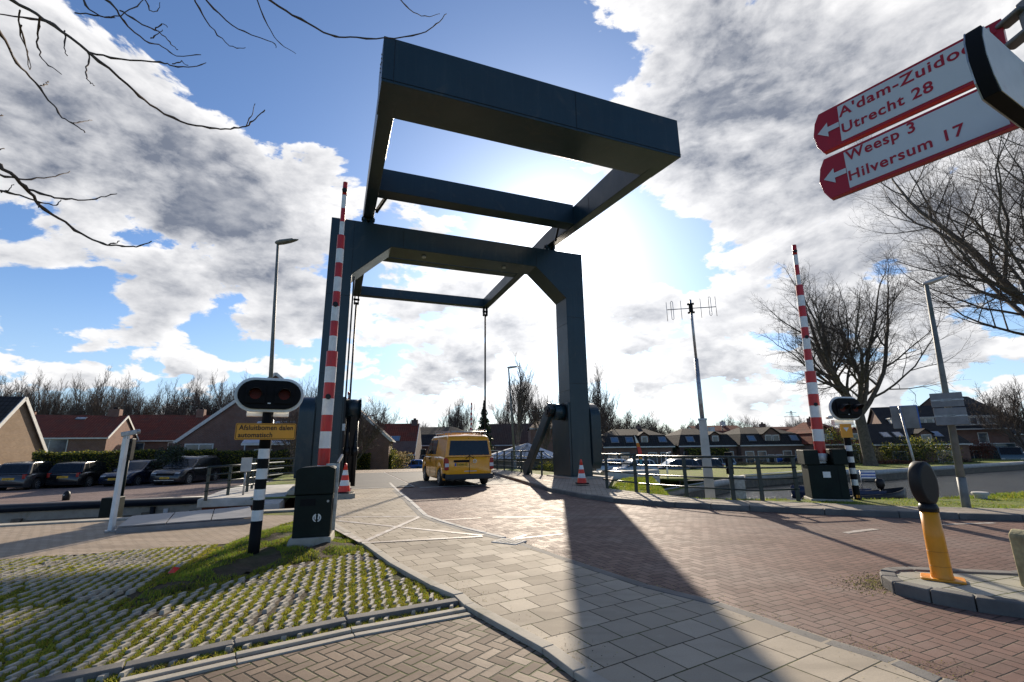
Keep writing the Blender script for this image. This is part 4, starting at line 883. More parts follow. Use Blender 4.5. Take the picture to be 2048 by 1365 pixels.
# antenna mast
p = G(1421, 996, 0); o = thing('antenna_mast', 'grey mast with two dipole antennas on a square concrete foot', 'antenna', p, face(p)); Ym = p.y; inv = (Matrix.Translation(p) @ Matrix.Rotation(face(p), 4, 'Z')).inverted(); z1 = D(1413, 841, Ym).z; z2 = D(1399, 718, Ym).z; z3 = D(1392, 600, Ym).z
M().prism([(-.135, -.13, -.2), (.135, -.13, -.2), (.105, -.13, z1), (-.105, -.13, z1)], (0, .24, 0)).build('foot', K['concl'], o, bevel=.01)
M().tube([(0, 0, z1 - .4), (0, 0, z2)], .062, 14).tube([(0, 0, z2), (0, 0, z3)], .038, 12).build('pole', K['galv'], o); M().box(-.12, .12, -.14, .12, z1, z1 + .05).box(.12, .3, -.05, .05, z1 - .32, z1 - .2).build('collar', K['galv'], o)
za = D(1390, 617, Ym).z
for sg_ in (-1, 1):
    a = M(); a.cyl((0, 0, za), (sg_ * .70, 0, za - sg_ * .05 * 0 + (.04 if sg_ < 0 else -.04)), .014, 8); an = a.build('antenna_boom', K['galv'], o)
    for x in (.70, .28): M().cyl((sg_ * x, 0, za - .33), (sg_ * x, 0, za + .28), .009, 6).build('dipole', K['galv'], an)
    x = sg_ * .54; M().tube([(x - .03, 0, za), (x - .03, 0, za + .27), (x, 0, za + .30), (x + .03, 0, za + .27), (x + .03, 0, za - .27), (x, 0, za - .30), (x - .03, 0, za - .27), (x - .03, 0, za)], .010, 6).build('folded_dipole', K['galv'], an)
M().box(-.06, .06, -.05, .05, za - .12, za + .12).box(-.1, .1, -.06, .06, za + .12, za + .15).box(-.1, .1, -.06, .06, za - .15, za - .12).build('bracket', K['blackm'], o)
# yellow bollard on the traffic island
IS = [xy(q) for q in gp([(1792, 1148), (1800, 1144), (1830, 1143), (1900, 1146), (2048, 1152)], .1)] + [(7.6, 5.7), (7.8, 4.6)] + [xy(q) for q in gp([(2048, 1205), (1950, 1192), (1870, 1178), (1810, 1165), (1796, 1156)], .1)]
cxm = sum(q[0] for q in IS) / len(IS)
isl = M(); n = len(IS); ctr = Vector((5.4, 5.2, 0)); outp = offset(IS + IS[:1], .13)[:n]
isl.prism([(x, y, .0) for x, y in IS], (0, 0, .10)); tag(isl.build('traffic_island', paving('island_tiles', 'rows', (.42, .40, .34), (.34, .33, .28), (.07, .07, .03), R(-18), (.30, .30), .008, .6, .9, (.30, .29, .18))), kind='structure')
area = sum(IS[i][0] * IS[(i + 1) % n][1] - IS[(i + 1) % n][0] * IS[i][1] for i in range(n))
strip('kerb', IS + IS[:1], .14, -.05, .115, K['kerb'], side=(-1 if area > 0 else 1), seglen=.6, bev=.025)
p = G(1886, 1160, .1); p.z = .1; o = thing('bollard', 'yellow plastic bollard with black round head on the traffic island', 'bollard', p, face(p)); Yb = p.y; sb = Yb / FPX
zt2 = D(1862, 1012, Yb).z - .155
M().tube([(0, 0, 0), (0, 0, .03), (0, 0, .06), (0, 0, zt2 * .6), (0, 0, zt2)], [.10, .092, .086, .081, .077], 28).build('post', K['yellow'], o)
gm_ = P('yellow_groove', (.45, .16, .004), .5)
for k in range(4): z_ = .13 + (zt2 - .1) * k / 4; rz_ = (.086 if z_ < zt2 * .6 else .081) + .0012; M().tube([(0, 0, z_), (0, 0, z_ + .004)], [rz_ - .007 * max(0, z_ - .06) / zt2] * 2, 28).build('band_groove', gm_, o)
a = M(); a.prism(rrect(.44, .30, .03, 0), (0, 0.0001, 0)); a = M(); a.prism([(x, z, 0) for x, y, z in rrect(.34, .24, .04, 0)], (0, 0, .022)); fixn(a.build('foot_plate', K['yellow'], o, bevel=.006))
M().tube([(0, 0, zt2), (0, 0, zt2 + .04), (0, 0, zt2 + .075), (0, 0, zt2 + .085)], [.082, .084, .072, .05], 24).build('neck', K['black'], o)
zc3 = zt2 + .07 + .212; a = M(); ax = Vector((math.cos(R(56)), math.sin(R(56)), 0)); ay = Vector((-math.sin(R(56)), math.cos(R(56)), 0)) * 1.15; 
prof = [(-.052, .180), (-.048, .212), (-.038, .221), (.038, .221), (.048, .212), (.052, .180)]; nn = 40
ring = []
for y_, r_ in prof:
    for k in range(nn):
        t = 2 * math.pi * k / nn; ring.append(ay * y_ + ax * (math.cos(t) * r_ * .60) + Vector((0, 0, zc3 + math.sin(t) * r_)))
a.add(ring, [(i * nn + k, i * nn + (k + 1) % nn, (i + 1) * nn + (k + 1) % nn, (i + 1) * nn + k) for i in range(5) for k in range(nn)] + [tuple(range(nn))[::-1], tuple(range(5 * nn, 6 * nn))], 0, True); hd = a.build('round_head', K['black'], o); fixn(hd)
for f in hd.data.polygons:
    if len(f.vertices) > 4: f.use_smooth = False
hd.rotation_euler = (0, 0, R(0))
# stone post at the right edge
p = G(2048, 1182, .1); o = thing('stone_post', 'short weathered sandstone post at the right end of the traffic island', 'stone post', (p.x + .29, p.y + .02, .1), R(12)); a = M(); a.prism([(-.17, -.14, 0), (.17, -.14, 0), (.15, -.14, .46), (-.12, -.14, .52), (-.18, -.14, .47)], (0, .28, 0)); fixn(a.build('post', P('mossy_sandstone', (.34, .30, .17), .9, 0, .35, 6, .8, 20, dirt=(.16, .17, .05)), o, bevel=.02))
# cabinet, dark post and bench across the water
p = G(1478, 1000, 0); o = thing('control_cabinet', 'flat grey steel cabinet behind the long railing', 'cabinet', p, face(p)); z_ = D(1475, 952, p.y).z; M().box(-.19, .19, -.1, .1, -.3, z_).build('case', K['galv'], o, bevel=.01)
p = G(1467, 1004, 0); o = thing('speaker_post', 'black post with square black horn behind the long railing', 'post', p, face(p)); z_ = D(1465, 905, p.y).z; M().cyl((0, 0, -.3), (0, 0, z_), .035).build('post', K['black'], o); M().box(-.09, .09, -.09, .09, z_ - .55, z_).build('box', K['blackm'], o, bevel=.01)
p = G(1386, 978, -.8); o = thing('bench', 'brown wooden bench on the grass bank behind the railing', 'bench', p); 
for k in range(3): M().box(-.8, .8, -.2 + k * .14, -.08 + k * .14, .40, .44).build('seat_board', K['wood'], o)
for x in (-.7, .7): M().box(x - .04, x + .04, -.18, .18, 0, .4).build('leg', K['black'], o)
# white ladder post / beach flag
p = G(1337, 972, -.8); o = thing('white_post', 'slim white post with curved arm on the grass bank', 'post', p); z_ = D(1336, 905, p.y).z + .8; M().cyl((0, 0, 0), (0, 0, z_ - .2), .05).tube([(0, 0, z_ - .2), (.05, 0, z_ - .05), (.3, 0, z_)], .04, 8).build('post', K['white'], o)
p = D(1283, 935, 34); p.z = -.8; o = thing('beach_flag', 'narrow curved white and rainbow feather flag beyond the railing', 'flag', p); zt3 = D(1273, 870, 34).z + .8
a = M(); L_ = []
for k in range(9):
    t = k / 8; L_.append((t * (zt3 - .7) + .7, -.08 - .28 * t ** 1.5, .30 * math.sin(math.pi * min(1, t * 1.02)) ** .7 * (1 - .2 * t)))
for i in range(8):
    z0, x0, w0 = L_[i]; z1_, x1, w1 = L_[i + 1]; a.add([(x0, 0, z0), (x0 + w0, 0, z0), (x1 + w1, 0, z1_), (x1, 0, z1_), (x0, .012, z0), (x0 + w0, .012, z0), (x1 + w1, .012, z1_), (x1, .012, z1_)], [(0, 1, 2, 3), (7, 6, 5, 4), (0, 4, 5, 1), (1, 5, 6, 2), (2, 6, 7, 3), (3, 7, 4, 0)], (1, 1, 2, 3, 3, 4, 0, 0)[i])
a.build('banner', [K['white'], K['teal'], K['yellow'], K['red'], K['orange']], o); M().tube([(-.05, 0, 0)] + [(x - .02, 0, z) for z, x, w in L_], .02, 6).build('pole', K['black'], o)
# red white plank markers beyond the bridge
for u in (746, 757):
    p = G(u, 942, -.95); o = thing('marker_board', 'red and white striped marker board beyond the bridge, ' + ('left one of the pair' if u == 746 else 'right one of the pair'), 'road marker', p, 0, 'striped marker boards'); a = M()
    a.box(-.17, .17, -.02, .02, .1, 1.15); bd = a.build('board', K['white'], o)
    s = M()
    for k in range(4): z0 = .14 + k * .25; s.prism([(-.17, -.026, z0), (.17, -.026, z0 + .12), (.17, -.026, z0 + .24), (-.17, -.026, z0 + .12)], (0, .004, 0))
    s.build('stripe', K['red'], bd); M().box(-.25, .25, -.15, .15, 0, .1).build('foot', K['blackm'], o)
# white notice board on a pole
p = D(735, 940, 46.6); 
o = thing('notice_board', 'small white notice board fixed to the slender far lamp post', 'sign', D(735, 902, 46.6)); M().box(-.27, .27, -.03, .03, -.55, .45).build('board', K['white'], o); M().box(-.06, .06, 0, .12, -.2, .2).build('clamp', K['galv'], o)

# ---------------------------------------------------------------- finger signpost, close on the right
def fingerboard(name_label, root, P0, azb, tilt, Lb, h, lines, th=.03):
    # P0 tip centre; local x runs from tip to pole, z up, face towards -y
    o = bpy.data.objects.new('finger_board', None); COL.objects.link(o); o.parent = root; o.location = Vector(P0) - root.location; o.rotation_euler = (0, -tilt, azb)
    pr = [(0.035, -h / 2), (Lb, -h / 2), (Lb, h / 2), (0.035, h / 2), (.012, h * .30), (0, 0), (.012, -h * .30)]
    def sc_(f, y): return [(.035 * 0 + (x if x == Lb else x + f), y, z * (1 - 2 * f / h)) for x, z in pr]
    a = M(); a.prism([(x, 0, z) for x, z in pr], (0, th, 0)); r_ = a.build('panel', K['redsign'], o, bevel=.002); fixn(r_)
    b_ = M(); x0 = h * .56; e = .014; b_.prism([(x0, -.0025, -h / 2 + e), (Lb - h * .16, -.0025, -h / 2 + e), (Lb - h * .16, -.0025, h / 2 - e), (x0, -.0025, h / 2 - e)], (0, .002, 0)); fixn(b_.build('text_field', K['whitesign'], o))
    m_ = M(); m_.prism([(x * 1.0, th, z * 1.012) for x, z in pr], (0, .004, 0)); fixn(m_.build('back_plate', K['galv'], o))
    ar = M(); cx_, s = .30 * h, h * .20; pts_ = [(-1.0, 0), (.1, 1.0), (.1, .34), (1.25, .34), (1.25, -.34), (.1, -.34), (.1, -1.0)]; ar.add([(cx_ + x * s, -.003, z * s * .9) for x, z in pts_], [(0, 1, 2), (0, 2, 5), (0, 5, 6), (2, 3, 4, 5)]); ar.build('arrow', K['whitesign'], o)
    for (txt, x, z, sz_, wd) in lines:
        t_ = text_mesh('lettering', txt, sz_, K['redsign'], o, (x, -.0035, z), (R(90), 0, 0), .0005, 1.10, .0013); w0 = max(v.co.x for v in t_.data.vertices); t_.scale = (wd / w0, 1, 1)
    return o
pole_xy = (2.03, 1.40)
fs = thing('finger_signpost', 'red and white cycle route finger signs on a steel pole at the upper right', 'signpost', (pole_xy[0], pole_xy[1], 0))
M().cyl((0, 0, -.1), (0, 0, 3.23), .045, 24).build('pole', K['galv'], fs)
M().tube([(0, 0, 3.23), (0, 0, 3.60), (0, 0, 3.63)], [.047, .047, .02], 24).build('pole_cap', K['cone'], fs)
def along(P, azb, tilt, x): return Vector(P) + Vector((math.cos(azb) * math.cos(tilt), math.sin(azb) * math.cos(tilt), math.sin(tilt))) * x
T1 = along((1.65677, 2.00675, 3.00692), -1.0238, -.044, -.125); T2 = along((1.65144, 1.99652, 2.74549), -.9909, -.0084, -.135)
o1 = fingerboard('', fs, T1, -1.0238, -.044, .71, .22, [("A'dam-Zuidoost", .128, .033, .072, .565), ('Utrecht 28', .128, -.058, .072, .355)])
o2 = fingerboard('', fs, T2, -.9909, -.0084, .70, .22, [('Weesp 3', .132, .044, .072, .265), ('Hilversum 17', .124, -.060, .072, .42)])
T3 = D(1970, 106, 1.13)
o3 = fingerboard('', fs, T3, R(27), 0, .62, .235, [], .036)
for ch in list(o3.children):
    if ch.name.startswith(('arrow', 'text_field')): bpy.data.objects.remove(ch)
m_ = plain('grimy_white_panel', (.62, .60, .60), .4, 0, .1, 5, dirt=(.42, .26, .28)); [c for c in o3.children if c.name.startswith('panel')][0].data.materials.clear()
for ch in o3.children:
    if ch.name.startswith('back_plate'): continue
pnl = [c for c in o3.children if c.name.startswith('panel')][0]; pnl.data.materials.append(K['blackm'])
fw3 = M(); pr_ = [(0.045, -.1150), (.62, -.1150), (.62, .1150), (0.045, .1150), (.018, .07), (.006, 0), (.018, -.07)]; fw3.prism([(x, -.0025, z) for x, z in pr_], (0, .002, 0)); fixn(fw3.build('white_face', m_, o3))
cl = M(); cl.box(-.06, .06, -.06, .06, 2.92, 3.10).box(-.085, -.03, .03, .12, 2.95, 2.97).box(-.085, -.03, .03, .12, 3.05, 3.07); cl.build('clamp', K['panelsb'], fs, bevel=.008)
for zz in (2.68, 2.80): M().box(-.09, .06, -.06, .12, zz, zz + .04).build('clamp', K['galv'], fs, bevel=.006)
# ---------------------------------------------------------------- vehicles
def interp(pr, x):
    for (x0, z0), (x1, z1) in zip(pr[:-1], pr[1:]):
        if x0 <= x <= x1: return z0 + (z1 - z0) * (x - x0) / (x1 - x0)
    return pr[0][1] if x < pr[0][0] else pr[-1][1]
def vehicle(name, label, cat, loc, rz, L, Wd, paint, top, roof, group=None, belt=.9, wheel_r=.31, wb=(.82, None), glassm=None, clear=.19, tail='hatch', kind='car', detail=True, plate_txt=None, tumble=.16):
    """x forward (front at +L/2). top: outline heights of the body shell (x,z) at belt level; roof: (x,z) outline of the cabin from rear foot to front foot."""
    o = thing(name, label, cat, loc, rz, group); hw = Wd / 2; wx = (-L / 2 + wb[0], L / 2 - (wb[1] or wb[0])); wr = wheel_r
    # body shell lofted along x
    xs = sorted(set([-L / 2, -L / 2 + .04, -L / 2 + .15, -L / 2 + .35, L / 2 - .35, L / 2 - .15, L / 2 - .04, L / 2] + [x + d for x in wx for d in (-wr * 1.22, -wr * 1.08, -wr * .8, -wr * .4, 0, wr * .4, wr * .8, wr * 1.08, wr * 1.22)] + [-L / 2 + L * k / 14 for k in range(15)]))
    a = M(); sec = []
    for x in xs:
        e = max(0, (abs(x) - (L / 2 - .35)) / .35); w_ = hw * (1 - .13 * e ** 2.2); zt = interp(top, x) - .05 * e ** 3; zb = clear + .06 * e ** 2
        for cx_ in wx:
            d = abs(x - cx_)
            if d < wr * 1.16: zb = max(zb, wr + math.sqrt(max(0, (wr * 1.16) ** 2 - d * d)) * .98)
        zb = min(zb, zt - .1); zm = zb + (zt - zb) * .55
        sec.append([(x, -w_ * .93, zb - (.0)), (x, -w_ * .99, zb + (zt - zb) * .18), (x, -w_, zm), (x, -w_ * .985, zb + (zt - zb) * .82), (x, -w_ * .94, zt - .015), (x, -w_ * .80, zt), (x, 0, zt + .015), (x, w_ * .80, zt), (x, w_ * .94, zt - .015), (x, w_ * .985, zb + (zt - zb) * .82), (x, w_, zm), (x, w_ * .99, zb + (zt - zb) * .18), (x, w_ * .93, zb)])
    n = 13; vs_ = [p for s_ in sec for p in s_]
    a.add(vs_, [(i * n + k, (i + 1) * n + k, (i + 1) * n + k + 1, i * n + k + 1) for i in range(len(sec) - 1) for k in range(n - 1)] + [tuple(range(n)), tuple(range((len(sec) - 1) * n, len(sec) * n))[::-1]], 0, True)
    bo = a.build('body', paint, o); fixn(bo)
    # wheel wells: inner dark floor
    M().box(-L / 2 + .12, L / 2 - .12, -hw * .86, hw * .86, clear + .02, .62).build('underbody', K['blackm'], o)
    # cabin: tapered prism of paint, glass panes proud of it
    zt_ = max(z for x, z in roof); zb_ = min(roof[0][1], roof[-1][1])
    def yw(z): return hw * .955 - tumble * max(0, (z - zb_)) / (zt_ - zb_ + 1e-6)
    c = M(); m_ = len(roof); ring = []
    def rim(z, s_): return s_ * yw(z)
    lf = [(x, rim(z, -1), z) for x, z in roof]; rt = [(x, rim(z, 1), z) for x, z in roof]; mid = [(x, 0, z + (.03 if z > zb_ + .2 else 0)) for x, z in roof]
    c.add(lf + mid + rt, [(i, i + 1, m_ + i + 1, m_ + i) for i in range(m_ - 1)] + [(m_ + i, m_ + i + 1, 2 * m_ + i + 1, 2 * m_ + i) for i in range(m_ - 1)] + [tuple(range(m_)), tuple(range(2 * m_, 3 * m_))[::-1]], 0, False)
    co_ = c.build('cabin', paint, o, bevel=.035, seg=3); fixn(co_)
    return o, bo, co_, yw, wx, hw
def wheels(o, wx, hw, r_, rimc=None):
    for x in wx:
        for s_ in (-1, 1):
            y0, y1 = s_ * (hw - .20), s_ * (hw - .005); w = M(); w.tube([(x, y0, r_), (x, y0 + s_ * .02, r_), (x, y1 - s_ * .03, r_), (x, y1, r_)], [r_ * .95, r_, r_, r_ * .93], 28); ty = w.build('wheel', K['rubber'], o)
            q = M(); q.tube([(x, y1 - s_ * .01, r_), (x, y1 + s_ * .004, r_)], [r_ * .64, r_ * .62], 24)
            rm = q.build('rim', rimc or K['galv'], ty); h = M()
            for k in range(7): t = 2 * math.pi * k / 7; h.prism([(x + math.cos(t - .16) * r_ * .28, y1 + s_ * .005, r_ + math.sin(t - .16) * r_ * .28), (x + math.cos(t + .16) * r_ * .28, y1 + s_ * .005, r_ + math.sin(t + .16) * r_ * .28), (x + math.cos(t + .2) * r_ * .54, y1 + s_ * .005, r_ + math.sin(t + .2) * r_ * .54), (x + math.cos(t - .2) * r_ * .54, y1 + s_ * .005, r_ + math.sin(t - .2) * r_ * .54)], (0, s_ * .003, 0))
            h.build('rim_hole', K['blackm'], ty)
def side_glass(o, yw, poly, name='side_window', mat_=None):
    for s_ in (-1, 1):
        a = M(); pts_ = [(x, s_ * (yw(z) + .006), z) for x, z in poly]; a.prism(pts_, (0, s_ * .006, 0)); fixn(a.build(name, mat_ or K['glassd'], o))
def end_glass(o, yw, p, q, ins=.09, name='rear_window', ins2=None, sgn=-1):
    # between outline points p (low) and q (high), set proud of the shell
    p = Vector((p[0], 0, p[1])); q = Vector((q[0], 0, q[1])); d = (q - p); nrm = Vector((-d.z, 0, d.x)).normalized()
    if nrm.x * sgn < 0: nrm = -nrm
    a = M(); lo = p + d * .12 + nrm * .012; hi = p + d * .88 + nrm * .012; yl, yh = yw(lo.z) - ins, yw(hi.z) - ins
    a.prism([(lo.x, -yl, lo.z), (lo.x, yl, lo.z), (hi.x + nrm.x * .02, yh, hi.z + .01), (hi.x + nrm.x * .02, -yh, hi.z + .01)], tuple(nrm * .006)); ob = a.build(name, K['glassd'], o, bevel=.003); fixn(ob); return ob
def hatchback(label, loc, rz, paint, L=4.0, Wd=1.72, Hh=1.5, group='cars parked in front of the left hedge', suv=False, plate_=True, name='parked_car', txt=None, txt2=None):
    hb = .92 if not suv else 1.02; f = L / 2
    top = [(-f, .86 if not suv else .95), (-f + .3, hb), (f - 1.25, hb), (f - .4, hb - .10), (f, hb - .28)]
    roof = [(-f + .10, hb - .03), (-f + .38, Hh - .12), (-f + .62, Hh - .02), (-.1, Hh), (f - 1.85, Hh - .08), (f - 1.05, hb - .03)]
    o, bo, cb, yw, wx, hw = vehicle(name, label, 'car', loc, rz, L, Wd, paint, top, roof, group, wheel_r=.31 if not suv else .35)
    wheels(o, wx, hw, .31 if not suv else .35)
    zs, zt = hb + .03, Hh - .11
    side_glass(o, yw, [(-f + .30, zs), (-f + .72, zs), (-f + .72, zt), (-f + .50, zt - .02)]); side_glass(o, yw, [(-f + .80, zs), (-.18, zs), (-.18, zt + .01), (-f + .80, zt)])
    side_glass(o, yw, [(-.10, zs), (f - 1.28, zs), (f - 1.84, zt - .03), (-.10, zt + .01)])
    end_glass(o, yw, roof[0], roof[1], .12, 'rear_window'); end_glass(o, yw, roof[5], roof[4], .08, 'windscreen', sgn=1)
    for s_ in (-1, 1):
        M().box(-f - .012, -f + .2, s_ * (hw - .20) - .07, s_ * (hw - .20) + .07, hb - .28, hb - .04).build('taillight', K['tail'], o, bevel=.02)
        M().box(f - .30, f - .03, s_ * (hw - .28) - .14, s_ * (hw - .28) + .14, hb - .40, hb - .25).build('headlight', K['zinc'], o, bevel=.03)
        mr = M(); mr.box(f - 1.42, f - 1.27, s_ * (hw + .02), s_ * (hw + .17), hb + .02, hb + .15); mr.build('mirror', K['black'], o, bevel=.03)
        M().box(-.16, -.02, s_ * (hw + .0), s_ * (hw + .012), hb - .12, hb - .09).build('door_handle', K['blackm'], o)
        for x in (-.13, f - 1.35, -f + 1.05): M().box(x - .004, x + .004, s_ * (hw - .003), s_ * (hw + .002), .34, hb - .06).build('door_gap', K['blackm'], o)
    pl_ = M(); pl_.box(-f - .014, -f, -.26, .26, .60, .71); pr_ = pl_.build('number_plate', K['plate'], o)
    if txt: text_mesh('plate_lettering', txt, .10, K['black'], pr_, (-f - .016, .22, .62), (R(90), 0, R(-90)), .0005, 1.0, 0)
    pl_ = M(); pl_.box(f - .004, f + .012, -.26, .26, .42, .53); pr_ = pl_.build('number_plate', K['plate'], o)
    if txt2: text_mesh('plate_lettering', txt2, .10, K['black'], pr_, (f + .014, -.22, .44), (R(90), 0, R(90)), .0005, 1.0, 0)
    M().box(f - .06, f + .004, -.5, .5, hb - .42, hb - .30).build('grille', K['blackm'], o); M().box(f - .06, f + .006, -.6, .6, .28, .38).build('air_intake', K['blackm'], o)
    M().box(-f - .008, -f + .05, -hw * .8, hw * .8, .30, .40).build('bumper_trim', K['blackm'], o, bevel=.01)
    if suv:
        for s_ in (-1, 1): M().tube([(-f + .6, s_ * (hw - .28), Hh + .03), (f - 1.9, s_ * (hw - .28), Hh + .02)], .018, 8).build('roof_rail', K['chrome'], o)
        M().box(f - .02, f + .012, -.55, .55, .33, .36).build('chrome_strip', K['chrome'], o)
    return o
def carp(n, c, r_=.25): return plain(n, c, r_, 0.2, .05, coat=.5)
zl = -.53
def park(u, v, zl, rz, *a, **k):
    p = G(u, v, zl); p.z = zl; return hatchback(a[0], p, rz, *a[1:], **k)
# left row: rears of two hatchbacks, fronts of two more
park(66, 979, zl, R(104), 'dark grey hatchback seen from behind at the left edge of the parking row', carp('car_dark_grey', (.045, .047, .052)), L=3.85, Wd=1.68, Hh=1.52, txt='39-XJV-7')
park(170, 974, zl, R(102), 'black hatchback seen from behind, second from the left in the row', carp('car_black', (.012, .012, .014)), L=4.0, Wd=1.76, Hh=1.47, txt='SK-570-J')
park(272, 971, zl, R(-84), 'dark navy hatchback facing the camera behind the leaning white post', carp('car_navy', (.012, .018, .04)), L=4.0, Wd=1.70, Hh=1.47, txt2='15-RG-JN')
park(374, 968, zl, R(-86), 'dark sport utility car with roof rails at the right end of the left parking row', carp('car_suv', (.022, .023, .028)), L=4.4, Wd=1.84, Hh=1.62, suv=True, txt2='ZV-300-N')
park(-48, 982, zl, R(104), 'dark car mostly cut by the left edge of the parking row', carp('car_grey2', (.03, .03, .034)), L=4.0, Wd=1.7, Hh=1.5)
# across the water and beyond
def pk(u, v, y, z, rz, lb, c, **k):
    p = D(u, v, y); p.z = z; return hatchback(lb, p, rz, carp('far_car_paint', c), group='far cars across the water', **k)
pk(1350, 950, 43, -1.3, R(185), 'dark blue estate car parked beyond the grass bank, rear to the right', (.015, .025, .05), L=4.3)
pk(1398, 948, 47, -1.35, R(180), 'black saloon-like car parked behind the concrete mast foot', (.012, .012, .014), L=4.4, Hh=1.42)
pk(1434, 945, 50, -1.4, R(200), 'pale silver blue hatchback right of the mast foot', (.30, .36, .42), L=4.2)
pk(1384, 938, 55, -1.5, R(10), 'dark maroon car behind the black car on the far street', (.05, .02, .02), L=4.0)
pk(1265, 945, 40, -1.2, R(190), 'silver car glinting behind the railing beside the feather flag', (.42, .43, .45), L=4.0)
pk(1213, 942, 42, -1.2, R(170), 'white car behind the right bridge leg', (.6, .6, .6), L=4.2)
pk(1588, 930, 53, -1.5, R(195), 'blue grey estate car in front of the green tarpaulin', (.06, .09, .14), L=4.4)
pk(1572, 930, 57, -1.5, R(195), 'dark car parked nearest the red roofed house', (.03, .03, .035), L=4.0)
pk(1530, 932, 57, -1.5, R(10), 'pale car partly hidden behind the brown shrubs on the far street', (.5, .5, .52), L=4.0)
pk(822, 948, 55, -1.35, R(178), 'bright blue small car beyond the bridge by the garden', (.02, .13, .42), L=3.6, Wd=1.6)
pk(1095, 935, 46, -1.2, R(175), 'grey car behind the railing below the zinc roof', (.2, .2, .21), L=4.2)
pk(2030, 908, 70, -1.5, R(30), 'white car among the cars parked at the far right edge', (.6, .6, .62), L=4.3)
pk(2046, 912, 62, -1.5, R(30), 'silver car cut by the right edge of the picture', (.45, .46, .48), L=4.3)
# green tarpaulin covered trailer
p = D(1610, 925, 56); p.z = -1.5; o = thing('covered_trailer', 'bright green tarpaulin covered trailer parked before the red roofed house', 'trailer', p, R(5)); a = M(); a.prism([(-3.2, -1, .7), (3.2, -1, .7), (3.2, -1, 1.85), (2.6, -1, 2.15), (-1.8, -1, 2.15), (-2.8, -1, 1.75), (-3.2, -1, 1.2)], (0, 2, 0)); fixn(a.build('tarpaulin', K['leafgreen'], o, bevel=.12)); M().box(-3, 3, -.9, .9, .5, .7).build('chassis', K['black'], o)
for x in (-.5, .5): M().cyl((x, -1.0, .35), (x, -.8, .35), .35, 16).build('wheel', K['rubber'], o)
# truck at the far right
p = D(2008, 925, 58); p.z = -1.5; o = thing('truck', 'dark blue grey truck with pale roof parked beside the brick apartment block', 'truck', p, R(-120)); dk_ = carp('truck_paint', (.03, .06, .075))
M().box(-3.2, 1.0, -1.1, 1.1, .7, 2.6).build('cargo_box', dk_, o, bevel=.04); a = M(); a.prism([(1.05, -1.05, .5), (2.9, -1.05, .5), (2.9, -1.05, 1.3), (2.5, -1.05, 2.2), (1.05, -1.05, 2.3)], (0, 2.1, 0)); fixn(a.build('cab', dk_, o, bevel=.06))
a = M(); a.prism([(2.9, -.9, 1.36), (2.9, .9, 1.36), (2.54, .85, 2.14), (2.54, -.85, 2.14)], (.03, 0, .01)); a.build('windscreen', K['glassd'], o); M().box(-3.2, 1.0, -1.12, 1.12, 2.6, 2.68).build('roof', K['zinc'], o)
for x in (-2.2, 2.1):
    for s_ in (-1, 1): M().cyl((x, s_ * 1.1, .42), (x, s_ * .85, .42), .42, 18).build('wheel', K['rubber'], o)
for s_ in (-1, 1): M().box(2.88, 2.93, s_ * .8 - .15, s_ * .8 + .15, .75, .95).build('headlight', K['zinc'], o)

# the yellow van
pv_ = (G(902, 976) + G(988, 972) ) / 2 if False else G(938, 974)
VR = R(90) + R(21)
pvv = Vector((pv_.x, pv_.y, 0)); heading = Vector((math.cos(VR), math.sin(VR), 0))
f = 4.9 / 2; vl = pvv + heading * (f - .05)
hb = 1.12
top = [(-f, 1.10), (-f + .25, 1.14), (f - 1.25, 1.14), (f - .5, 1.06), (f, .88)]
roof = [(-f + .03, 1.10), (-f + .12, 1.70), (-f + .22, 1.86), (-f + .5, 1.93), (f - 1.9, 1.92), (f - 1.55, 1.83), (f - .72, 1.10)]
van, vb, vc, yw, wx, hw = vehicle('van', 'yellow-orange panel van with roof rack driving away over the bridge', 'van', vl, VR, 4.9, 1.95, K['vany'], top, roof, wheel_r=.33, wb=(.98, .86), clear=.24, tumble=.13)
vc.modifiers['bevel'].width = .07
wheels(van, wx, hw, .33)
# rear doors
xr = -f + .03
def rp(z): return interp([(1.10, -f + .03), (1.70, -f + .12), (1.86, -f + .22)], z) if z > 1.10 else -f
fr = M(); fr.prism([(rp(1.16) - .015, -.80, 1.16), (rp(1.16) - .015, .80, 1.16), (rp(1.70) - .015, .73, 1.70), (rp(1.70) - .015, -.73, 1.70)], (-.012, 0, .001)); rw = fr.build('rear_window', K['glassd'], van, bevel=.008); fixn(rw)
M().bar((-f - .012, 0, .44), (-f - .012, 0, 1.10), .012, .01).bar((rp(1.12) - .018, 0, 1.12), (rp(1.8) - .022, 0, 1.80), .03, .012).build('door_gap', K['blackm'], van)
M().box(-f - .03, -f - .005, .30 - .28, .30 + .32, .90, .985).build('plate_garnish', K['blackm'], van, bevel=.01)
pz = M(); pz.box(-f - .022, -f - .008, .06, .58, .765, .875); pp = pz.build('number_plate', K['plate'], van); M().box(-f - .024, -f - .021, .52, .58, .765, .875).build('euro_band', K['blue'], pp)
text_mesh('plate_lettering', '2-KNH-10', .105, K['black'], pp, (-f - .024, .50, .783), (R(90), 0, R(-90)), .0005, 1.0, .001, .86)
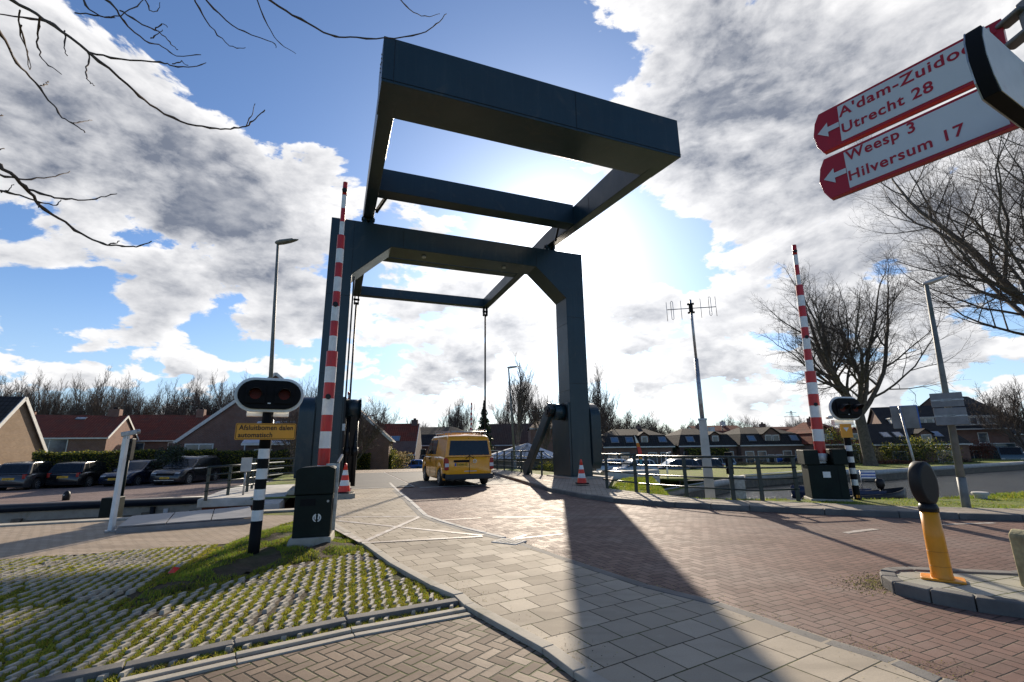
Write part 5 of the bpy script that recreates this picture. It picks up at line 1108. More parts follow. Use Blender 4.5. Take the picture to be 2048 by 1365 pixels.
# ring emblem with V over W strokes
em = M(); n = 24; c0 = (-.20, .935)
for k in range(n):
    t0, t1 = 2 * math.pi * k / n, 2 * math.pi * (k + 1) / n
    em.add([(-f - .02, c0[0] + .075 * math.cos(t), c0[1] + .075 * math.sin(t)) for t in (t0, t1)] + [(-f - .02, c0[0] + .060 * math.cos(t), c0[1] + .060 * math.sin(t)) for t in (t1, t0)], [(0, 1, 2, 3)])
def stroke(p, q): em.bar((-f - .019, c0[0] + p[0], c0[1] + p[1]), (-f - .019, c0[0] + q[0], c0[1] + q[1]), .006, .013, 0, (1, 0, 0))
for p_, q_ in (((.022, .055), (0, .005)), ((-.022, .055), (0, .005)), ((.052, .03), (.024, -.05)), ((.024, -.05), (0, -.003)), ((0, -.003), (-.024, -.05)), ((-.024, -.05), (-.052, .03))): stroke(p_, q_)
em.build('round_emblem', K['chrome'], van)
for s_ in (-1, 1):
    tl = M(); tl.prism([(-f - .01, s_ * .80, .62), (-f - .01, s_ * .955, .62), (-f - .01, s_ * .955, 1.06), (-f - .01, s_ * .86, 1.06), (-f - .01, s_ * .80, .98)], (.22, 0, 0)); t_ = tl.build('taillight', K['tail'], van, bevel=.015); fixn(t_)
    M().box(-f - .02, -f + .1, min(s_ * .80, s_ * .95), max(s_ * .80, s_ * .95), .74, .87).build('reverse_lens', K['whitesign'], t_)
    M().box(f - .2, f + .0, s_ * .75 - .17, s_ * .75 + .17, .70, .92).build('headlight', K['zinc'], van, bevel=.03)
    M().box(f - 1.28, f - 1.05, s_ * (hw + .03) - .0, s_ * (hw + .03) + s_ * .22, 1.12, 1.38).build('mirror', K['black'], van, bevel=.04) if False else None
    mm_ = M(); y0, y1 = sorted((s_ * (hw + .02), s_ * (hw + .24))); mm_.box(f - 1.25, f - 1.10, y0, y1, 1.14, 1.40); mm_.build('mirror', K['black'], van, bevel=.04)
    M().bar((f - 1.1, s_ * hw * .99, .45), (f - 1.1, s_ * hw * 1.0, 1.10), .012, .012).build('door_gap', K['blackm'], van)
    for x in (f - 2.15, -f + 1.55): M().box(x - .006, x + .006, min(s_ * (hw + .001), s_ * (hw - .01)), max(s_ * (hw + .001), s_ * (hw - .01)), .36, 1.08).build('door_gap', K['blackm'], van)
    M().box(f - 2.1, f - 1.96, min(s_ * (hw), s_ * (hw + .02)), max(s_ * hw, s_ * (hw + .02)), .98, 1.02).build('door_handle', K['blackm'], van)
    w_ = M(); w_.tube([(rp(1.12) - .045, -s_ * .02 + s_ * .04, 1.13), (rp(1.06) - .05, s_ * .17, 1.03)], .012, 6); w_.build('wiper', K['blackm'], van)
    bz = M(); bz.box(-f + .02, -f + .35, min(s_ * .90, s_ * .985), max(s_ * .90, s_ * .985), .33, .50); bz.build('bumper_corner', K['panelsb'] if False else K['blackm'], van, bevel=.03)
M().box(-f - .07, -f + .12, -.93, .93, .27, .47).build('rear_bumper', plain('bumper_plastic', (.03, .032, .035), .6), van, bevel=.04)
side_glass(van, yw, [(f - 2.08, 1.19), (f - 1.18, 1.19), (f - 1.22, 1.30), (f - 1.62, 1.76), (f - 2.08, 1.76)]); side_glass(van, yw, [(f - 3.05, 1.19), (f - 2.16, 1.19), (f - 2.16, 1.76), (f - 3.05, 1.76)])
pf_ = M()
end_glass(van, yw, roof[6], roof[5], .06, 'windscreen', sgn=1)
rk = M()
for s_ in (-1, 1): rk.tube([(-f + .15, s_ * .70, 2.02), (f - 1.9, s_ * .70, 2.02)], .018, 8)
for k in range(6): x = -f + .25 + k * .55; rk.tube([(x, -.70, 2.02), (x, .70, 2.02)], .016, 8).cyl((x, -.68, 1.90), (x, -.68, 2.02), .014, 6).cyl((x, .68, 1.90), (x, .68, 2.02), .014, 6)
rk.tube([(f - 1.9, -.70, 2.02), (f - 1.8, -.70, 2.14), (f - 1.8, .70, 2.14), (f - 1.9, .70, 2.02)], .014, 8).tube([(-f + .6, -.70, 2.02), (-f + .55, -.70, 2.13), (-f + .55, -.1, 2.13)], .012, 8).tube([(-f + .15, -.70, 2.02), (-f + .12, -.70, 2.13), (-f + 1.0, -.70, 2.13)], .012, 8)
rk.tube([(-f + .12, -.72, 2.03), (-f + .12, .72, 2.03)], .03, 8); rk.build('roof_rack', K['galv'], van)
M().box(-f - .012, -f + .02, -.28, .20, .56, .585).build('door_script', K['zinc'], van)

# dinghies lying at the quay
def boat(p, rz, label, hullm, L=3.6):
    o = thing('dinghy', label, 'boat', p, rz); a = M(); sec = []
    for k in range(9):
        t = k / 8; x = -L / 2 + L * t; w = .62 * (1 - max(0, t - .55) ** 2 * 4.6); w = max(w, .04); zt = .42 + .22 * max(0, t - .4) ** 1.5 * 2
        sec.append([(x, -w, zt), (x, -w * .85, .12), (x, 0, -.04 + .2 * max(0, t - .7)), (x, w * .85, .12), (x, w, zt), (x, w * .9, zt), (x, w * .7, .2), (x, 0, .15 + .1 * max(0, t - .7)), (x, -w * .7, .2), (x, -w * .9, zt)])
    n = 10; a.add([q for s in sec for q in s], [(i * n + k, i * n + (k + 1) % n, (i + 1) * n + (k + 1) % n, (i + 1) * n + k) for i in range(8) for k in range(n)] + [tuple(range(n))[::-1], tuple(range(8 * n, 9 * n))], 0, True); fixn(a.build('hull', hullm, o))
    M().box(-.9, -.6, -.5, .5, .30, .34).box(.2, .5, -.5, .5, .30, .34).build('thwart', K['wood'], o)
    m_ = M(); m_.tube([(-L / 2 - .1, 0, .45), (-L / 2 - .12, 0, .62), (-L / 2 - .12, 0, .82), (-L / 2 - .12, 0, .92)], [.10, .17, .17, .08], 16).cyl((-L / 2 - .12, 0, -.3), (-L / 2 - .12, 0, .5), .05).tube([(-L / 2, 0, .75), (-L / 2 + .5, 0, .8)], .025, 8); m_.build('outboard_motor', K['black'], o); return o
p = G(1795, 1001, -.9); b_ = boat(Vector((p.x - .1, p.y + 1.2, -1.15)), R(12), 'black inflatable dinghy with outboard motor moored behind the grass verge right of the warning light', K['black'])
p = G(1722, 1000, -.9); b_ = boat(Vector((p.x, p.y + 1.6, -1.05)), R(170), 'dark blue dinghy with striped flag beside the black and white pole', plain('dark_hull', (.012, .022, .06), .4))
fl = M(); fl.tube([(-1.2, -.1, .4), (-1.25, -.1, 1.25)], .02, 6); fl.build('flag_pole', K['galv'], b_)
fl = M()
for k in range(5): fl.box(-1.85, -1.25, -.11, -.10, .90 + k * .065, .965 + k * .065, k % 2)
fl.build('flag', [K['white'], K['blue']], b_)
# person standing astride a bicycle beyond the bridge
def limb_mesh(name, mat_, parent, chain, edges, rad):
    me = bpy.data.meshes.new(name); me.from_pydata(chain, edges, []); me.materials.append(mat_); o = bpy.data.objects.new(name, me); COL.objects.link(o); o.parent = parent
    sk = o.modifiers.new('skin', 'SKIN'); me.skin_vertices[0].data[0].use_root = True
    for i, r_ in enumerate(rad): me.skin_vertices[0].data[i].radius = (r_, r_)
    sb = o.modifiers.new('sub', 'SUBSURF'); sb.levels = 1; sb.render_levels = 2; return o
p = G(803, 942, -.95); per = thing('person', 'person in an orange jacket standing with a bicycle beyond the bridge', 'person', p, R(20))
ch = [(0, 0, .95), (0, 0, 1.15), (0, -.03, 1.40), (0, -.05, 1.50), (0, -.06, 1.62), (-.20, -.02, 1.40), (-.30, -.12, 1.15), (-.25, -.38, 1.08), (.20, -.02, 1.40), (.30, -.12, 1.15), (.25, -.38, 1.08), (-.10, 0, .88), (-.12, -.08, .48), (-.14, 0, .08), (-.14, -.14, .04), (.10, 0, .88), (.14, -.12, .50), (.14, .02, .08), (.14, -.12, .04), (0, -.07, 1.72)]
ed = [(0, 1), (1, 2), (2, 3), (3, 4), (4, 19), (2, 5), (5, 6), (6, 7), (2, 8), (8, 9), (9, 10), (0, 11), (11, 12), (12, 13), (13, 14), (0, 15), (15, 16), (16, 17), (17, 18)]
limb_mesh('body', K['denim'], per, ch, ed, [.15, .15, .17, .055, .085, .07, .05, .035, .07, .05, .035, .10, .07, .05, .04, .10, .07, .05, .04, .08])
limb_mesh('jacket', K['orange'], per, [ch[0], ch[1], ch[2], ch[5], ch[6], (-.26, -.33, 1.09), ch[8], ch[9], (.26, -.33, 1.09)], [(0, 1), (1, 2), (2, 3), (3, 4), (4, 5), (2, 6), (6, 7), (7, 8)], [.17, .175, .19, .085, .065, .05, .085, .065, .05])
M().tube([(0, -.06, 1.56), (0, -.07, 1.66), (0, -.07, 1.76)], [.08, .098, .05], 14).build('face', K['skin'], per); M().tube([(0, -.04, 1.64), (0, -.04, 1.74), (0, -.05, 1.80)], [.10, .108, .03], 14).build('hair', K['denim'], per)
bk = thing('bicycle', 'dark city bicycle held by the person beyond the bridge', 'bicycle', p + Vector((.12, -.35, 0)), R(95))
for x in (-.52, .52):
    w = M(); w.tube([(x + .34 * math.cos(2 * math.pi * k / 24), 0, .35 + .34 * math.sin(2 * math.pi * k / 24)) for k in range(25)], .02, 6); w.build('wheel', K['black'], bk)
M().tube([(-.52, 0, .35), (-.15, 0, .3), (-.28, 0, .78), (-.52, 0, .35)], .016, 6).tube([(-.15, 0, .3), (.38, 0, .72), (.52, 0, .35)], .018, 6).tube([(-.26, 0, .72), (.40, 0, .78)], .016, 6).build('frame', K['blackm'], bk); M().tube([(.38, 0, .72), (.34, 0, 1.0), (.30, -.25, 1.02), (.16, -.28, 1.02)], .014, 6).tube([(.34, 0, 1.0), (.30, .25, 1.02), (.16, .28, 1.02)], .014, 6).build('handlebar', K['galv'], bk); M().box(-.40, -.16, -.07, .07, .84, .90).cyl((-.28, 0, .75), (-.28, 0, .86), .014).build('saddle', K['blackm'], bk, bevel=.02)
# ---------------------------------------------------------------- buildings
flat('parking_lot', [xy(stw(-60, 5.1)), xy(stw(-12.9, 5.1)), xy(stw(-12.9, 9)), xy(stw(-13.5, 26)), xy(stw(-60, 18))], -.46, K['lot'])
def uvmesh(name, mat_, parent, quads):
    """quads: list of 3D point lists with matching uv lists"""
    vs_ = []; fs = []; uv = []
    for pts_, uvs in quads:
        fs.append(tuple(range(len(vs_), len(vs_) + len(pts_)))); vs_ += [tuple(p) for p in pts_]; uv += uvs
    me = bpy.data.meshes.new(name); me.from_pydata(vs_, [], fs); me.materials.append(mat_); l = me.uv_layers.new(name='UVMap')
    for i, q in enumerate(uv): l.data[i].uv = q
    me.update(); o = bpy.data.objects.new(name, me); COL.objects.link(o); o.parent = parent; return o
def quad_uv(a, b, c, d):
    a, b, c, d = map(Vector, (a, b, c, d)); u = (b - a).normalized(); w = (d - a) - u * (d - a).dot(u); v = w.normalized()
    return ([a, b, c, d], [((p - a).dot(u), (p - a).dot(v)) for p in (a, b, c, d)])
def building(name, label, loc, rz, L, Wd, wh, levels, wall, roofm, cat='house', group=None, over=.35, windows=(), skylights=(), dormers=(), chimneys=(), gable_trim=None, base=-.6, doors=()):
    """levels: (z, half depth, half length) from the eaves up"""
    o = thing(name, label, cat, loc, rz, group); hl, hd_ = L / 2, Wd / 2
    a = M(); a.box(-hl, hl, -hd_, hd_, base, wh)
    gab = all(abs(l[2] - levels[0][2]) < .3 for l in levels)
    if gab:
        pr = [(-hd_, wh)] + [(-l[1] * hd_ / (levels[0][1]) if i else -hd_, l[0] - .06) for i, l in enumerate(levels) if i] + [(l[1] * hd_ / levels[0][1], l[0] - .06) for l in levels[::-1][:-1] if l[1] > .01] + [(hd_, wh)]
        a.prism([(-hl, y, z) for y, z in pr], (L, 0, 0))
    fixn(a.build('wall', wall, o))
    q = []
    for (z0, d0, l0), (z1, d1, l1) in zip(levels[:-1], levels[1:]):
        for s_ in (-1, 1):
            q.append(quad_uv((-l0 * s_, d0 * s_, z0), (l0 * s_, d0 * s_, z0), (l1 * s_, d1 * s_, z1), (-l1 * s_, d1 * s_, z1)))
            if not gab: q.append(quad_uv((l0 * s_, d0 * s_, z0), (l0 * s_, -d0 * s_, z0), (l1 * s_, -d1 * s_, z1), (l1 * s_, d1 * s_, z1)))
    r_ = uvmesh('roof', roofm, o, q); so2 = r_.modifiers.new('thick', 'SOLIDIFY'); so2.thickness = .10; so2.offset = 0
    z0, d0, l0 = levels[0]
    M().box(-l0, l0, -d0 - .10, -d0 + .06, z0 - .12, z0 + .02).build('gutter', K['frame'], o); M().box(-l0, l0, d0 - .06, d0 + .10, z0 - .12, z0 + .02).build('gutter', K['frame'], o)
    if gable_trim:
        for s_ in (-1, 1):
            t = M()
            for sy_ in (-1, 1):
                for (za, da, la), (zb, db, lb_) in zip(levels[:-1], levels[1:]): t.bar((s_ * (la + .03), sy_ * da, za - .05), (s_ * (lb_ + .03), sy_ * db, zb - .05), .05, .24)
            t.build('verge_board', gable_trim, o)
    zr = levels[-1][0]
    for x, y, w, h in chimneys: ch = M().box(x - w / 2, x + w / 2, y - w / 2, y + w / 2, zr - .7, zr + h).build('chimney', wall, r_); M().cyl((x, y, zr + h), (x, y, zr + h + .2), w * .22, 10).build('chimney_pot', K['blackm'], ch)
    def plane(f):                                            # f: 'f' front, 'b', 'r' right end, 'l' left end
        return {'f': (Vector((0, -hd_, 0)), Vector((1, 0, 0)), Vector((0, -1, 0))), 'b': (Vector((0, hd_, 0)), Vector((-1, 0, 0)), Vector((0, 1, 0))), 'r': (Vector((hl, 0, 0)), Vector((0, 1, 0)), Vector((1, 0, 0))), 'l': (Vector((-hl, 0, 0)), Vector((0, -1, 0)), Vector((-1, 0, 0)))}[f]
    def rect(c, u, w, h, nrm, d0, d1, m_, nm, par):
        a = M(); z = Vector((0, 0, 1)); a.prism([c - u * w / 2 + nrm * d0, c + u * w / 2 + nrm * d0, c + u * w / 2 + z * h + nrm * d0, c - u * w / 2 + z * h + nrm * d0], nrm * (d1 - d0)); ob = a.build(nm, m_, par); fixn(ob); return ob
    for wd in windows:
        f, x, z, w, h = wd[:5]; n = wd[5] if len(wd) > 5 else 1
        c0, u, nr = plane(f); c = c0 + u * x + Vector((0, 0, z)); fo = rect(c, u, w, h, nr, .0, .05, K['frame'], 'window', o)
        for k in range(n):
            pw = (w - .08 * (n + 1)) / n; cc = c + u * (-w / 2 + .08 + pw / 2 + k * (pw + .08)) + Vector((0, 0, .08)); rect(cc, u, pw, h - .16, nr, .045, .06, K['blueglass'], 'pane', fo)
        rect(c - Vector((0, 0, .08)), u, w + .1, .07, nr, .0, .1, K['frame'], 'sill', fo)
    for f, x, w, h, mm in doors:
        c0, u, nr = plane(f); fo = rect(c0 + u * x, u, w, h, nr, 0, .06, K['frame'], 'door_frame', o); rect(c0 + u * x, u, w - .14, h - .08, nr, .05, .08, mm, 'door', o)
    for x, k, t, w, h in skylights:                          # on the front slope between level k and k+1, at share t
        (z0, d0, _), (z1, d1, _) = levels[k], levels[k + 1]; p = Vector((x, -d0, z0)).lerp(Vector((x, -d1, z1)), t); d = Vector((0, d0 - d1, z1 - z0)).normalized(); nn_ = Vector((0, -d.z, d.y)); u = Vector((1, 0, 0))
        a = M(); e = .09; a.prism([p - u * w / 2 + nn_ * .06, p + u * w / 2 + nn_ * .06, p + u * w / 2 + d * h + nn_ * .06, p - u * w / 2 + d * h + nn_ * .06], nn_ * .06); fo = a.build('skylight', K['panelsb'], o); fixn(fo)
        a = M(); a.prism([p - u * (w / 2 - e) + d * e + nn_ * .12, p + u * (w / 2 - e) + d * e + nn_ * .12, p + u * (w / 2 - e) + d * (h - e) + nn_ * .12, p - u * (w / 2 - e) + d * (h - e) + nn_ * .12], nn_ * .01); fixn(a.build('pane', K['skyl'], fo))
    for x, w, z0, h, y0, kind, nwin in dormers:              # y0: front face of the dormer
        a = M(); dp = hd_ * .9; a.box(x - w / 2, x + w / 2, y0, y0 + dp, z0, z0 + h); dm = a.build('dormer', wall if kind == 'gable' else K['frame'], o)
        if kind == 'gable':
            q = [quad_uv((x + s_ * (w / 2 + .15), y0 - .2, z0 + h - .05), (x + s_ * (w / 2 + .15), y0 + dp, z0 + h - .05), (x, y0 + dp, z0 + h + w * .40), (x, y0 - .2, z0 + h + w * .40)) for s_ in (-1, 1)]
            rr_ = uvmesh('dormer_roof', roofm, dm, q); sm_ = rr_.modifiers.new('t', 'SOLIDIFY'); sm_.thickness = .08
            b = M(); b.prism([(x - w / 2, y0, z0 + h), (x + w / 2, y0, z0 + h), (x, y0, z0 + h + w * .36)], (0, .3, 0)); b.build('dormer_gable', wall, dm)
        else: M().box(x - w / 2 - .15, x + w / 2 + .15, y0 - .15, y0 + dp, z0 + h, z0 + h + .12).build('dormer_roof', K['frame'], dm)
        for k in range(nwin):
            pw = (w - .2) / nwin; cx_ = x - w / 2 + .1 + pw * (k + .5); fo = M().box(cx_ - pw / 2 + .04, cx_ + pw / 2 - .04, y0 - .05, y0, z0 + .12, z0 + h - .08).build('window_frame', K['frame'], dm); M().box(cx_ - pw / 2 + .13, cx_ + pw / 2 - .13, y0 - .06, y0 - .045, z0 + .22, z0 + h - .18).build('pane', K['blueglass'], dm)
    return o
def gl(ze, zr, hd_, hl, ov=.35):                           # plain gable roof levels
    s = (zr - ze) / hd_; return [(ze - ov * s * .6, hd_ + ov * .6, hl + .12), (zr, 0.001, hl + .12)]
def bp(u, y, z): p = D(u, 900, y); p.z = z; return p
# left: gable end house cut by the frame, its roof running off to the left
p = bp(12, 31, -.5); c_ = Vector((p.x, p.y, -.5))
building('house', 'tan brick house with dark tiled roof cut by the left edge of the picture', Vector((-38.7, 28.1, -.5)), R(16), 14.0, 6.2, 2.0, gl(2.0, 5.5, 3.1, 7.0, .5), K['brickt'], K['rooftd'], gable_trim=K['frame'], windows=[('f', 3, .9, 1.4, 1.3, 1)])
# long red roofed row
p = Vector((-51.2, 50, -.9)); building('house', 'long low brick house with red tiled roof, solar panels and white windows behind the hedge', p, R(22), 15.5, 8.5, 3.9, gl(3.9, 6.3, 4.2, 7.75), K['brick'], K['rooftr'], gable_trim=K['frame'],
  windows=[('f', -5.6, 2.2, 1.7, 1.5, 1), ('f', -1.4, 2.2, 1.5, 1.5, 1), ('f', 3.2, 2.2, 2.9, 1.5, 2), ('r', 0, 2.3, .5, .9, 1)], skylights=[(-5.5, 0, .62, 1.6, .9), (4.0, 0, .78, .9, .5)], chimneys=[(6.6, .2, 1.0, .75), (-.6, .4, .35, .35)])
sp_ = bpy.data.objects.new('x', None); bpy.data.objects.remove(sp_)
hh = [o for o in bpy.data.objects if o.name.startswith('house') and 'solar' in o.get('label', '')][0]
s_ = M(); q0 = Vector((0, -4.41, 3.81)); q1 = Vector((0, 0, 6.3)); d_ = (q1 - q0).normalized(); n_ = Vector((0, -d_.z, d_.y))
for k in range(5): a0 = q0 + d_ * .35 + n_ * .12 + Vector((-7.2 + k * 1.05, 0, 0)); s_.prism([a0, a0 + Vector((1.0, 0, 0)), a0 + Vector((1.0, 0, 0)) + d_ * 1.5, a0 + d_ * 1.5], n_ * .04)
s_.build('solar_panel', P('solar_blue', (.012, .02, .06), .15, spec=.8), hh)
# big gable house behind the near warning light
p = bp(503, 40, -.7); building('house', 'large red-brown brick gable house with white verge boards behind the near warning light', p + Vector((0, 4.5, 0)), R(90 + 19), 11, 13.0, 3.0, gl(3.0, 8.6, 6.5, 5.5, .3), K['brick'], K['rooftb'], gable_trim=K['frame'],
  windows=[('l', -5.0, 1.4, 2.0, 1.3, 2), ('l', -1.0, 1.4, 1.6, 1.3, 2), ('l', 3.5, 1.4, 1.8, 1.3, 2)])
p = bp(330, 62, -1.3); building('house', 'brick house with steep red roof and chimney between the long row and the big gable', p, R(15), 9.5, 8, 4.2, gl(4.2, 7.4, 4, 4.75), K['brick'], K['rooftr'], chimneys=[(3.6, 0, .9, .8)], windows=[('f', -1.5, 2.6, 1.6, 1.2, 1), ('f', 2.5, 2.6, 1.4, 1.2, 1)])
p = bp(300, 70, -1.3); building('shed', 'small pink roofed shed between two left houses', p, R(20), 4.5, 4, 3.1, gl(3.1, 4.4, 2, 2.25), K['brick'], plain('pink_roof', (.35, .16, .16), .6), cat='shed')
# canopy of the house with shiny white roof right of the signal
p = bp(590, 37, -.7); building('garden_room', 'low extension with pale shining tiled roof right of the near warning light', p, R(10), 5.4, 5, 2.7, [(2.6, 2.8, 2.9), (4.3, .01, 2.9)], K['brickd'], K['zinc'], windows=[('f', -1.5, .9, 1.2, 1.3, 1), ('f', 1.2, .9, 1.2, 1.3, 1)], cat='extension')
# beyond the bridge
p = bp(676, 46, -1.2); building('house', 'brick gable house right behind the left bridge leg, roof edge falling to the right', p + Vector((0, 3, 0)), R(90 + 12), 9, 8.5, 3.6, gl(3.6, 7.4, 4.25, 4.5), K['brick'], K['rooftb'], gable_trim=K['frame'])
p = bp(762, 60, -1.6); building('house', 'red brown tiled roof house with three skylights behind the garden hedge', p, R(6), 9.5, 9, 2.6, [(2.3, 4.7, 4.7), (6.1, .01, 4.7)], K['brickd'], K['rooftr'], gable_trim=K['frame'], skylights=[(-3.6, 0, .40, 1.1, .9), (-.9, 0, .36, 1.5, 1.0), (1.9, 0, .40, 1.5, 1.0)], chimneys=[(4.1, 0, .8, .5)])
p = bp(862, 72, -1.7); building('house', 'low house with dark hipped roof behind the yellow van', p, R(0), 15, 10, 3.6, [(3.5, 5.3, 7.8), (5.0, 3.5, 6.2), (6.2, .3, 3.4)], K['brickm'], K['rooftd'], windows=[('f', -5, .8, 1.8, 1.4, 1), ('f', 0, .8, 1.6, 1.4, 1)])
p = bp(790, 95, -1.8); building('house', 'brown roofed far house between red roof and van', p, R(3), 20, 9, 4, gl(4, 7, 4.5, 10), K['brickm'], K['rooftb'], chimneys=[(-2, 0, .9, .8)])
p = bp(1050, 70, -1.7); building('house', 'brown roofed house behind the street tree beyond the footway', p, R(-4), 16, 10, 3.4, [(3.4, 5.2, 8.2), (6.5, .01, 6.0)], K['brickm'], K['rooftb'])
p = bp(1100, 58, -1.7); building('house', 'narrow brick house end between kiosk roof and right bridge leg', p, R(0), 5, 8, 5.2, [(5.2, 4, 2.6), (6.2, .01, 1.6)], K['brick'], K['rooftb'])
# row of worker houses across the water: bent roofs with hipped ends
def worker(u0, u1, y, lb, roofm=K['rooftd'], wall=K['brickm'], extra=(), dorm=((0, 1.35, 2),), sky=((-2.4, .35), (2.4, .35)), rz=0, zr=5.0):
    x0 = D(u0, 890, y).x; x1 = D(u1, 890, y).x; L = x1 - x0; p = Vector(((x0 + x1) / 2, y, -1.65)); hl = L / 2
    lv = [(2.95, 4.3, hl + .2), (4.2, 3.2, hl - .55), (zr, .3, hl - 1.9)]
    ws = [('f', x, .75, 1.0, 1.55, 1) for x in (-hl + .9, -hl + 2.3, hl - 2.3, hl - .9)]
    ds = [('f', -.45, .75, 1.9, K['black']), ('f', .45, .75, 1.9, K['blue'])]
    building('worker_house', lb, p, rz, L, 8, 2.9, lv, wall, roofm, group='worker houses across the water', windows=ws, doors=ds, skylights=[(x, 0, t, .9, .85) for x, t in sky],
             dormers=[(x, w, 3.02, 1.15, -3.9, 'gable', n) for x, w, n in dorm], chimneys=[(hl - 2.6, 0, .55, .5)])
worker(1196, 1322, 58, 'dark roofed worker house directly right of the bridge leg, blue skylights', dorm=((.8, 1.0, 1),), sky=((-2.6, .3), (-.9, .3), (2.9, .3)))
worker(1336, 1442, 59, 'dark roofed worker house with one small dormer behind the concrete mast foot', dorm=((1.0, 1.0, 1),), sky=((-1.9, .3),))
worker(1450, 1572, 58, 'dark roofed double worker house with paired dormer windows and two skylights', sky=((-2.3, .3), (2.6, .3)), dorm=((0, 1.9, 2),))
worker(1584, 1672, 56, 'worker house with red tiled roof and white dormer, partly behind the barrier boom', roofm=K['rooftr'], dorm=((-1.1, 1.9, 2), (2.2, 1.3, 1)), sky=(), zr=5.5)
p = bp(1570, 62, -1.65); building('house', 'link building with light red tile roof between the dark and red worker houses', p, 0, 3.4, 7, 2.4, [(2.4, 3.7, 1.8), (4.9, .01, 1.8)], K['brickm'], K['rooftr'])
p = bp(1446, 62, -1.65); building('house', 'narrow link building with red roof between two dark worker houses', p, 0, 2.6, 7, 2.9, [(2.9, 3.7, 1.5), (4.8, .01, 1.5)], K['brickm'], K['rooftr'])
p = bp(1430, 90, -1.7); building('house', 'white walled house peeping over the dark worker house ridge', p, 0, 9, 6, 5.6, gl(5.6, 6.6, 3, 4.5), K['frame'], K['rooftr'], windows=[('f', -2, 3.8, 1.6, 1.3, 2)], chimneys=[(2, 0, .8, .8)])
p = bp(1555, 95, -1.7); building('house', 'far white house with flat red edge behind the worker houses', p, 0, 12, 6, 5.4, gl(5.4, 6.4, 3, 6), K['frame'], K['rooftr'], windows=[('f', -2.5, 3.6, 3.0, 1.2, 3), ('f', 2.6, 3.6, 2.6, 1.2, 2)])
# small dark roofed house and large apartment block at the right
p = bp(1805, 54, -1.5); building('house', 'low brick house with dark roof and three skylights right of the big tree', p, R(-14), 8.6, 7, 2.8, [(2.7, 3.8, 4.5), (5.0, .01, 3.9)], K['brick'], K['rooftd'], gable_trim=None, skylights=[(-2.4, 0, .3, .8, 1.1), (-1.2, 0, .3, .8, 1.1), (2.4, 0, .3, .8, 1.1)], windows=[('f', -2, .8, 1.4, 1.2, 1), ('f', 2, .8, 1.4, 1.2, 1)], dormers=[(.8, 1.2, 2.8, 1.0, -3.4, 'gable', 1)])
p = bp(1925, 76, -1.5); building('house', 'tall dark roofed house whose gable peaks behind the apartment block', p, R(20), 9, 17, 4.0, gl(4.0, 10.2, 8.5, 4.5), K['brickd'], K['rooftd'])
p = bp(1922, 62, -1.5); o = building('apartment_block', 'large brown brick apartment block with long white dormers and dark roof at the right', p + Vector((0, 4, 0)), R(-24), 12, 10, 4.6, [(4.5, 5.4, 6.3), (7.9, .01, 6.3)], K['brick'], K['rooftd'], cat='apartment block', dormers=[(-3.1, 4.6, 4.9, 1.15, -4.8, 'flat', 5), (3.1, 4.6, 4.9, 1.15, -4.8, 'flat', 5)],
  windows=[('f', -2, 2.7, .9, 1.3, 1), ('f', 0, 2.7, .9, 1.3, 1), ('f', 3.6, 2.7, 1.0, 1.3, 1), ('f', 1.6, .5, 2.8, 1.3, 4), ('l', 0, 2.6, .9, 1.2, 1)], doors=[('f', -3.2, 1.0, 2.1, K['frame']), ('f', 4.6, 1.0, 2.1, K['blue'])])
M().box(-5.4, 5.6, -6.4, -5.0, 2.35, 2.5).build('canopy', K['frame'], o)
# kiosk with zinc pyramid roof behind the right railing
p = bp(1040, 37, -.9); o = thing('kiosk', 'low kiosk with pale standing seam pyramid roof behind the right railing', 'kiosk', p, R(5)); za, zb2 = D(1072, 886, 37).z + .9, D(1072, 916, 37).z + .9
M().box(-2.9, 2.9, -2, 2, -.5, zb2).build('wall', K['wood'], o); a = M(); a.add([(-3.3, -2.4, zb2), (3.3, -2.4, zb2), (3.3, 2.4, zb2), (-3.3, 2.4, zb2), (.6, 0, za)], [(0, 1, 4), (1, 2, 4), (2, 3, 4), (3, 0, 4), (3, 2, 1, 0)]); ro_ = a.build('roof', K['zinc'], o); sm_ = M()
for k in range(-7, 8): x = k * .44; t = 1 - abs(x - .6 * 0) / 3.3; sm_.bar((x, -2.4, zb2 + .02), (x + (.6 - x) * max(0, t) * 1.0 * .98, -2.4 + 2.4 * t * .98, zb2 + .02 + (za - zb2) * t * .98), .04, .05)
sm_.build('standing_seam', K['panelsb'], ro_)

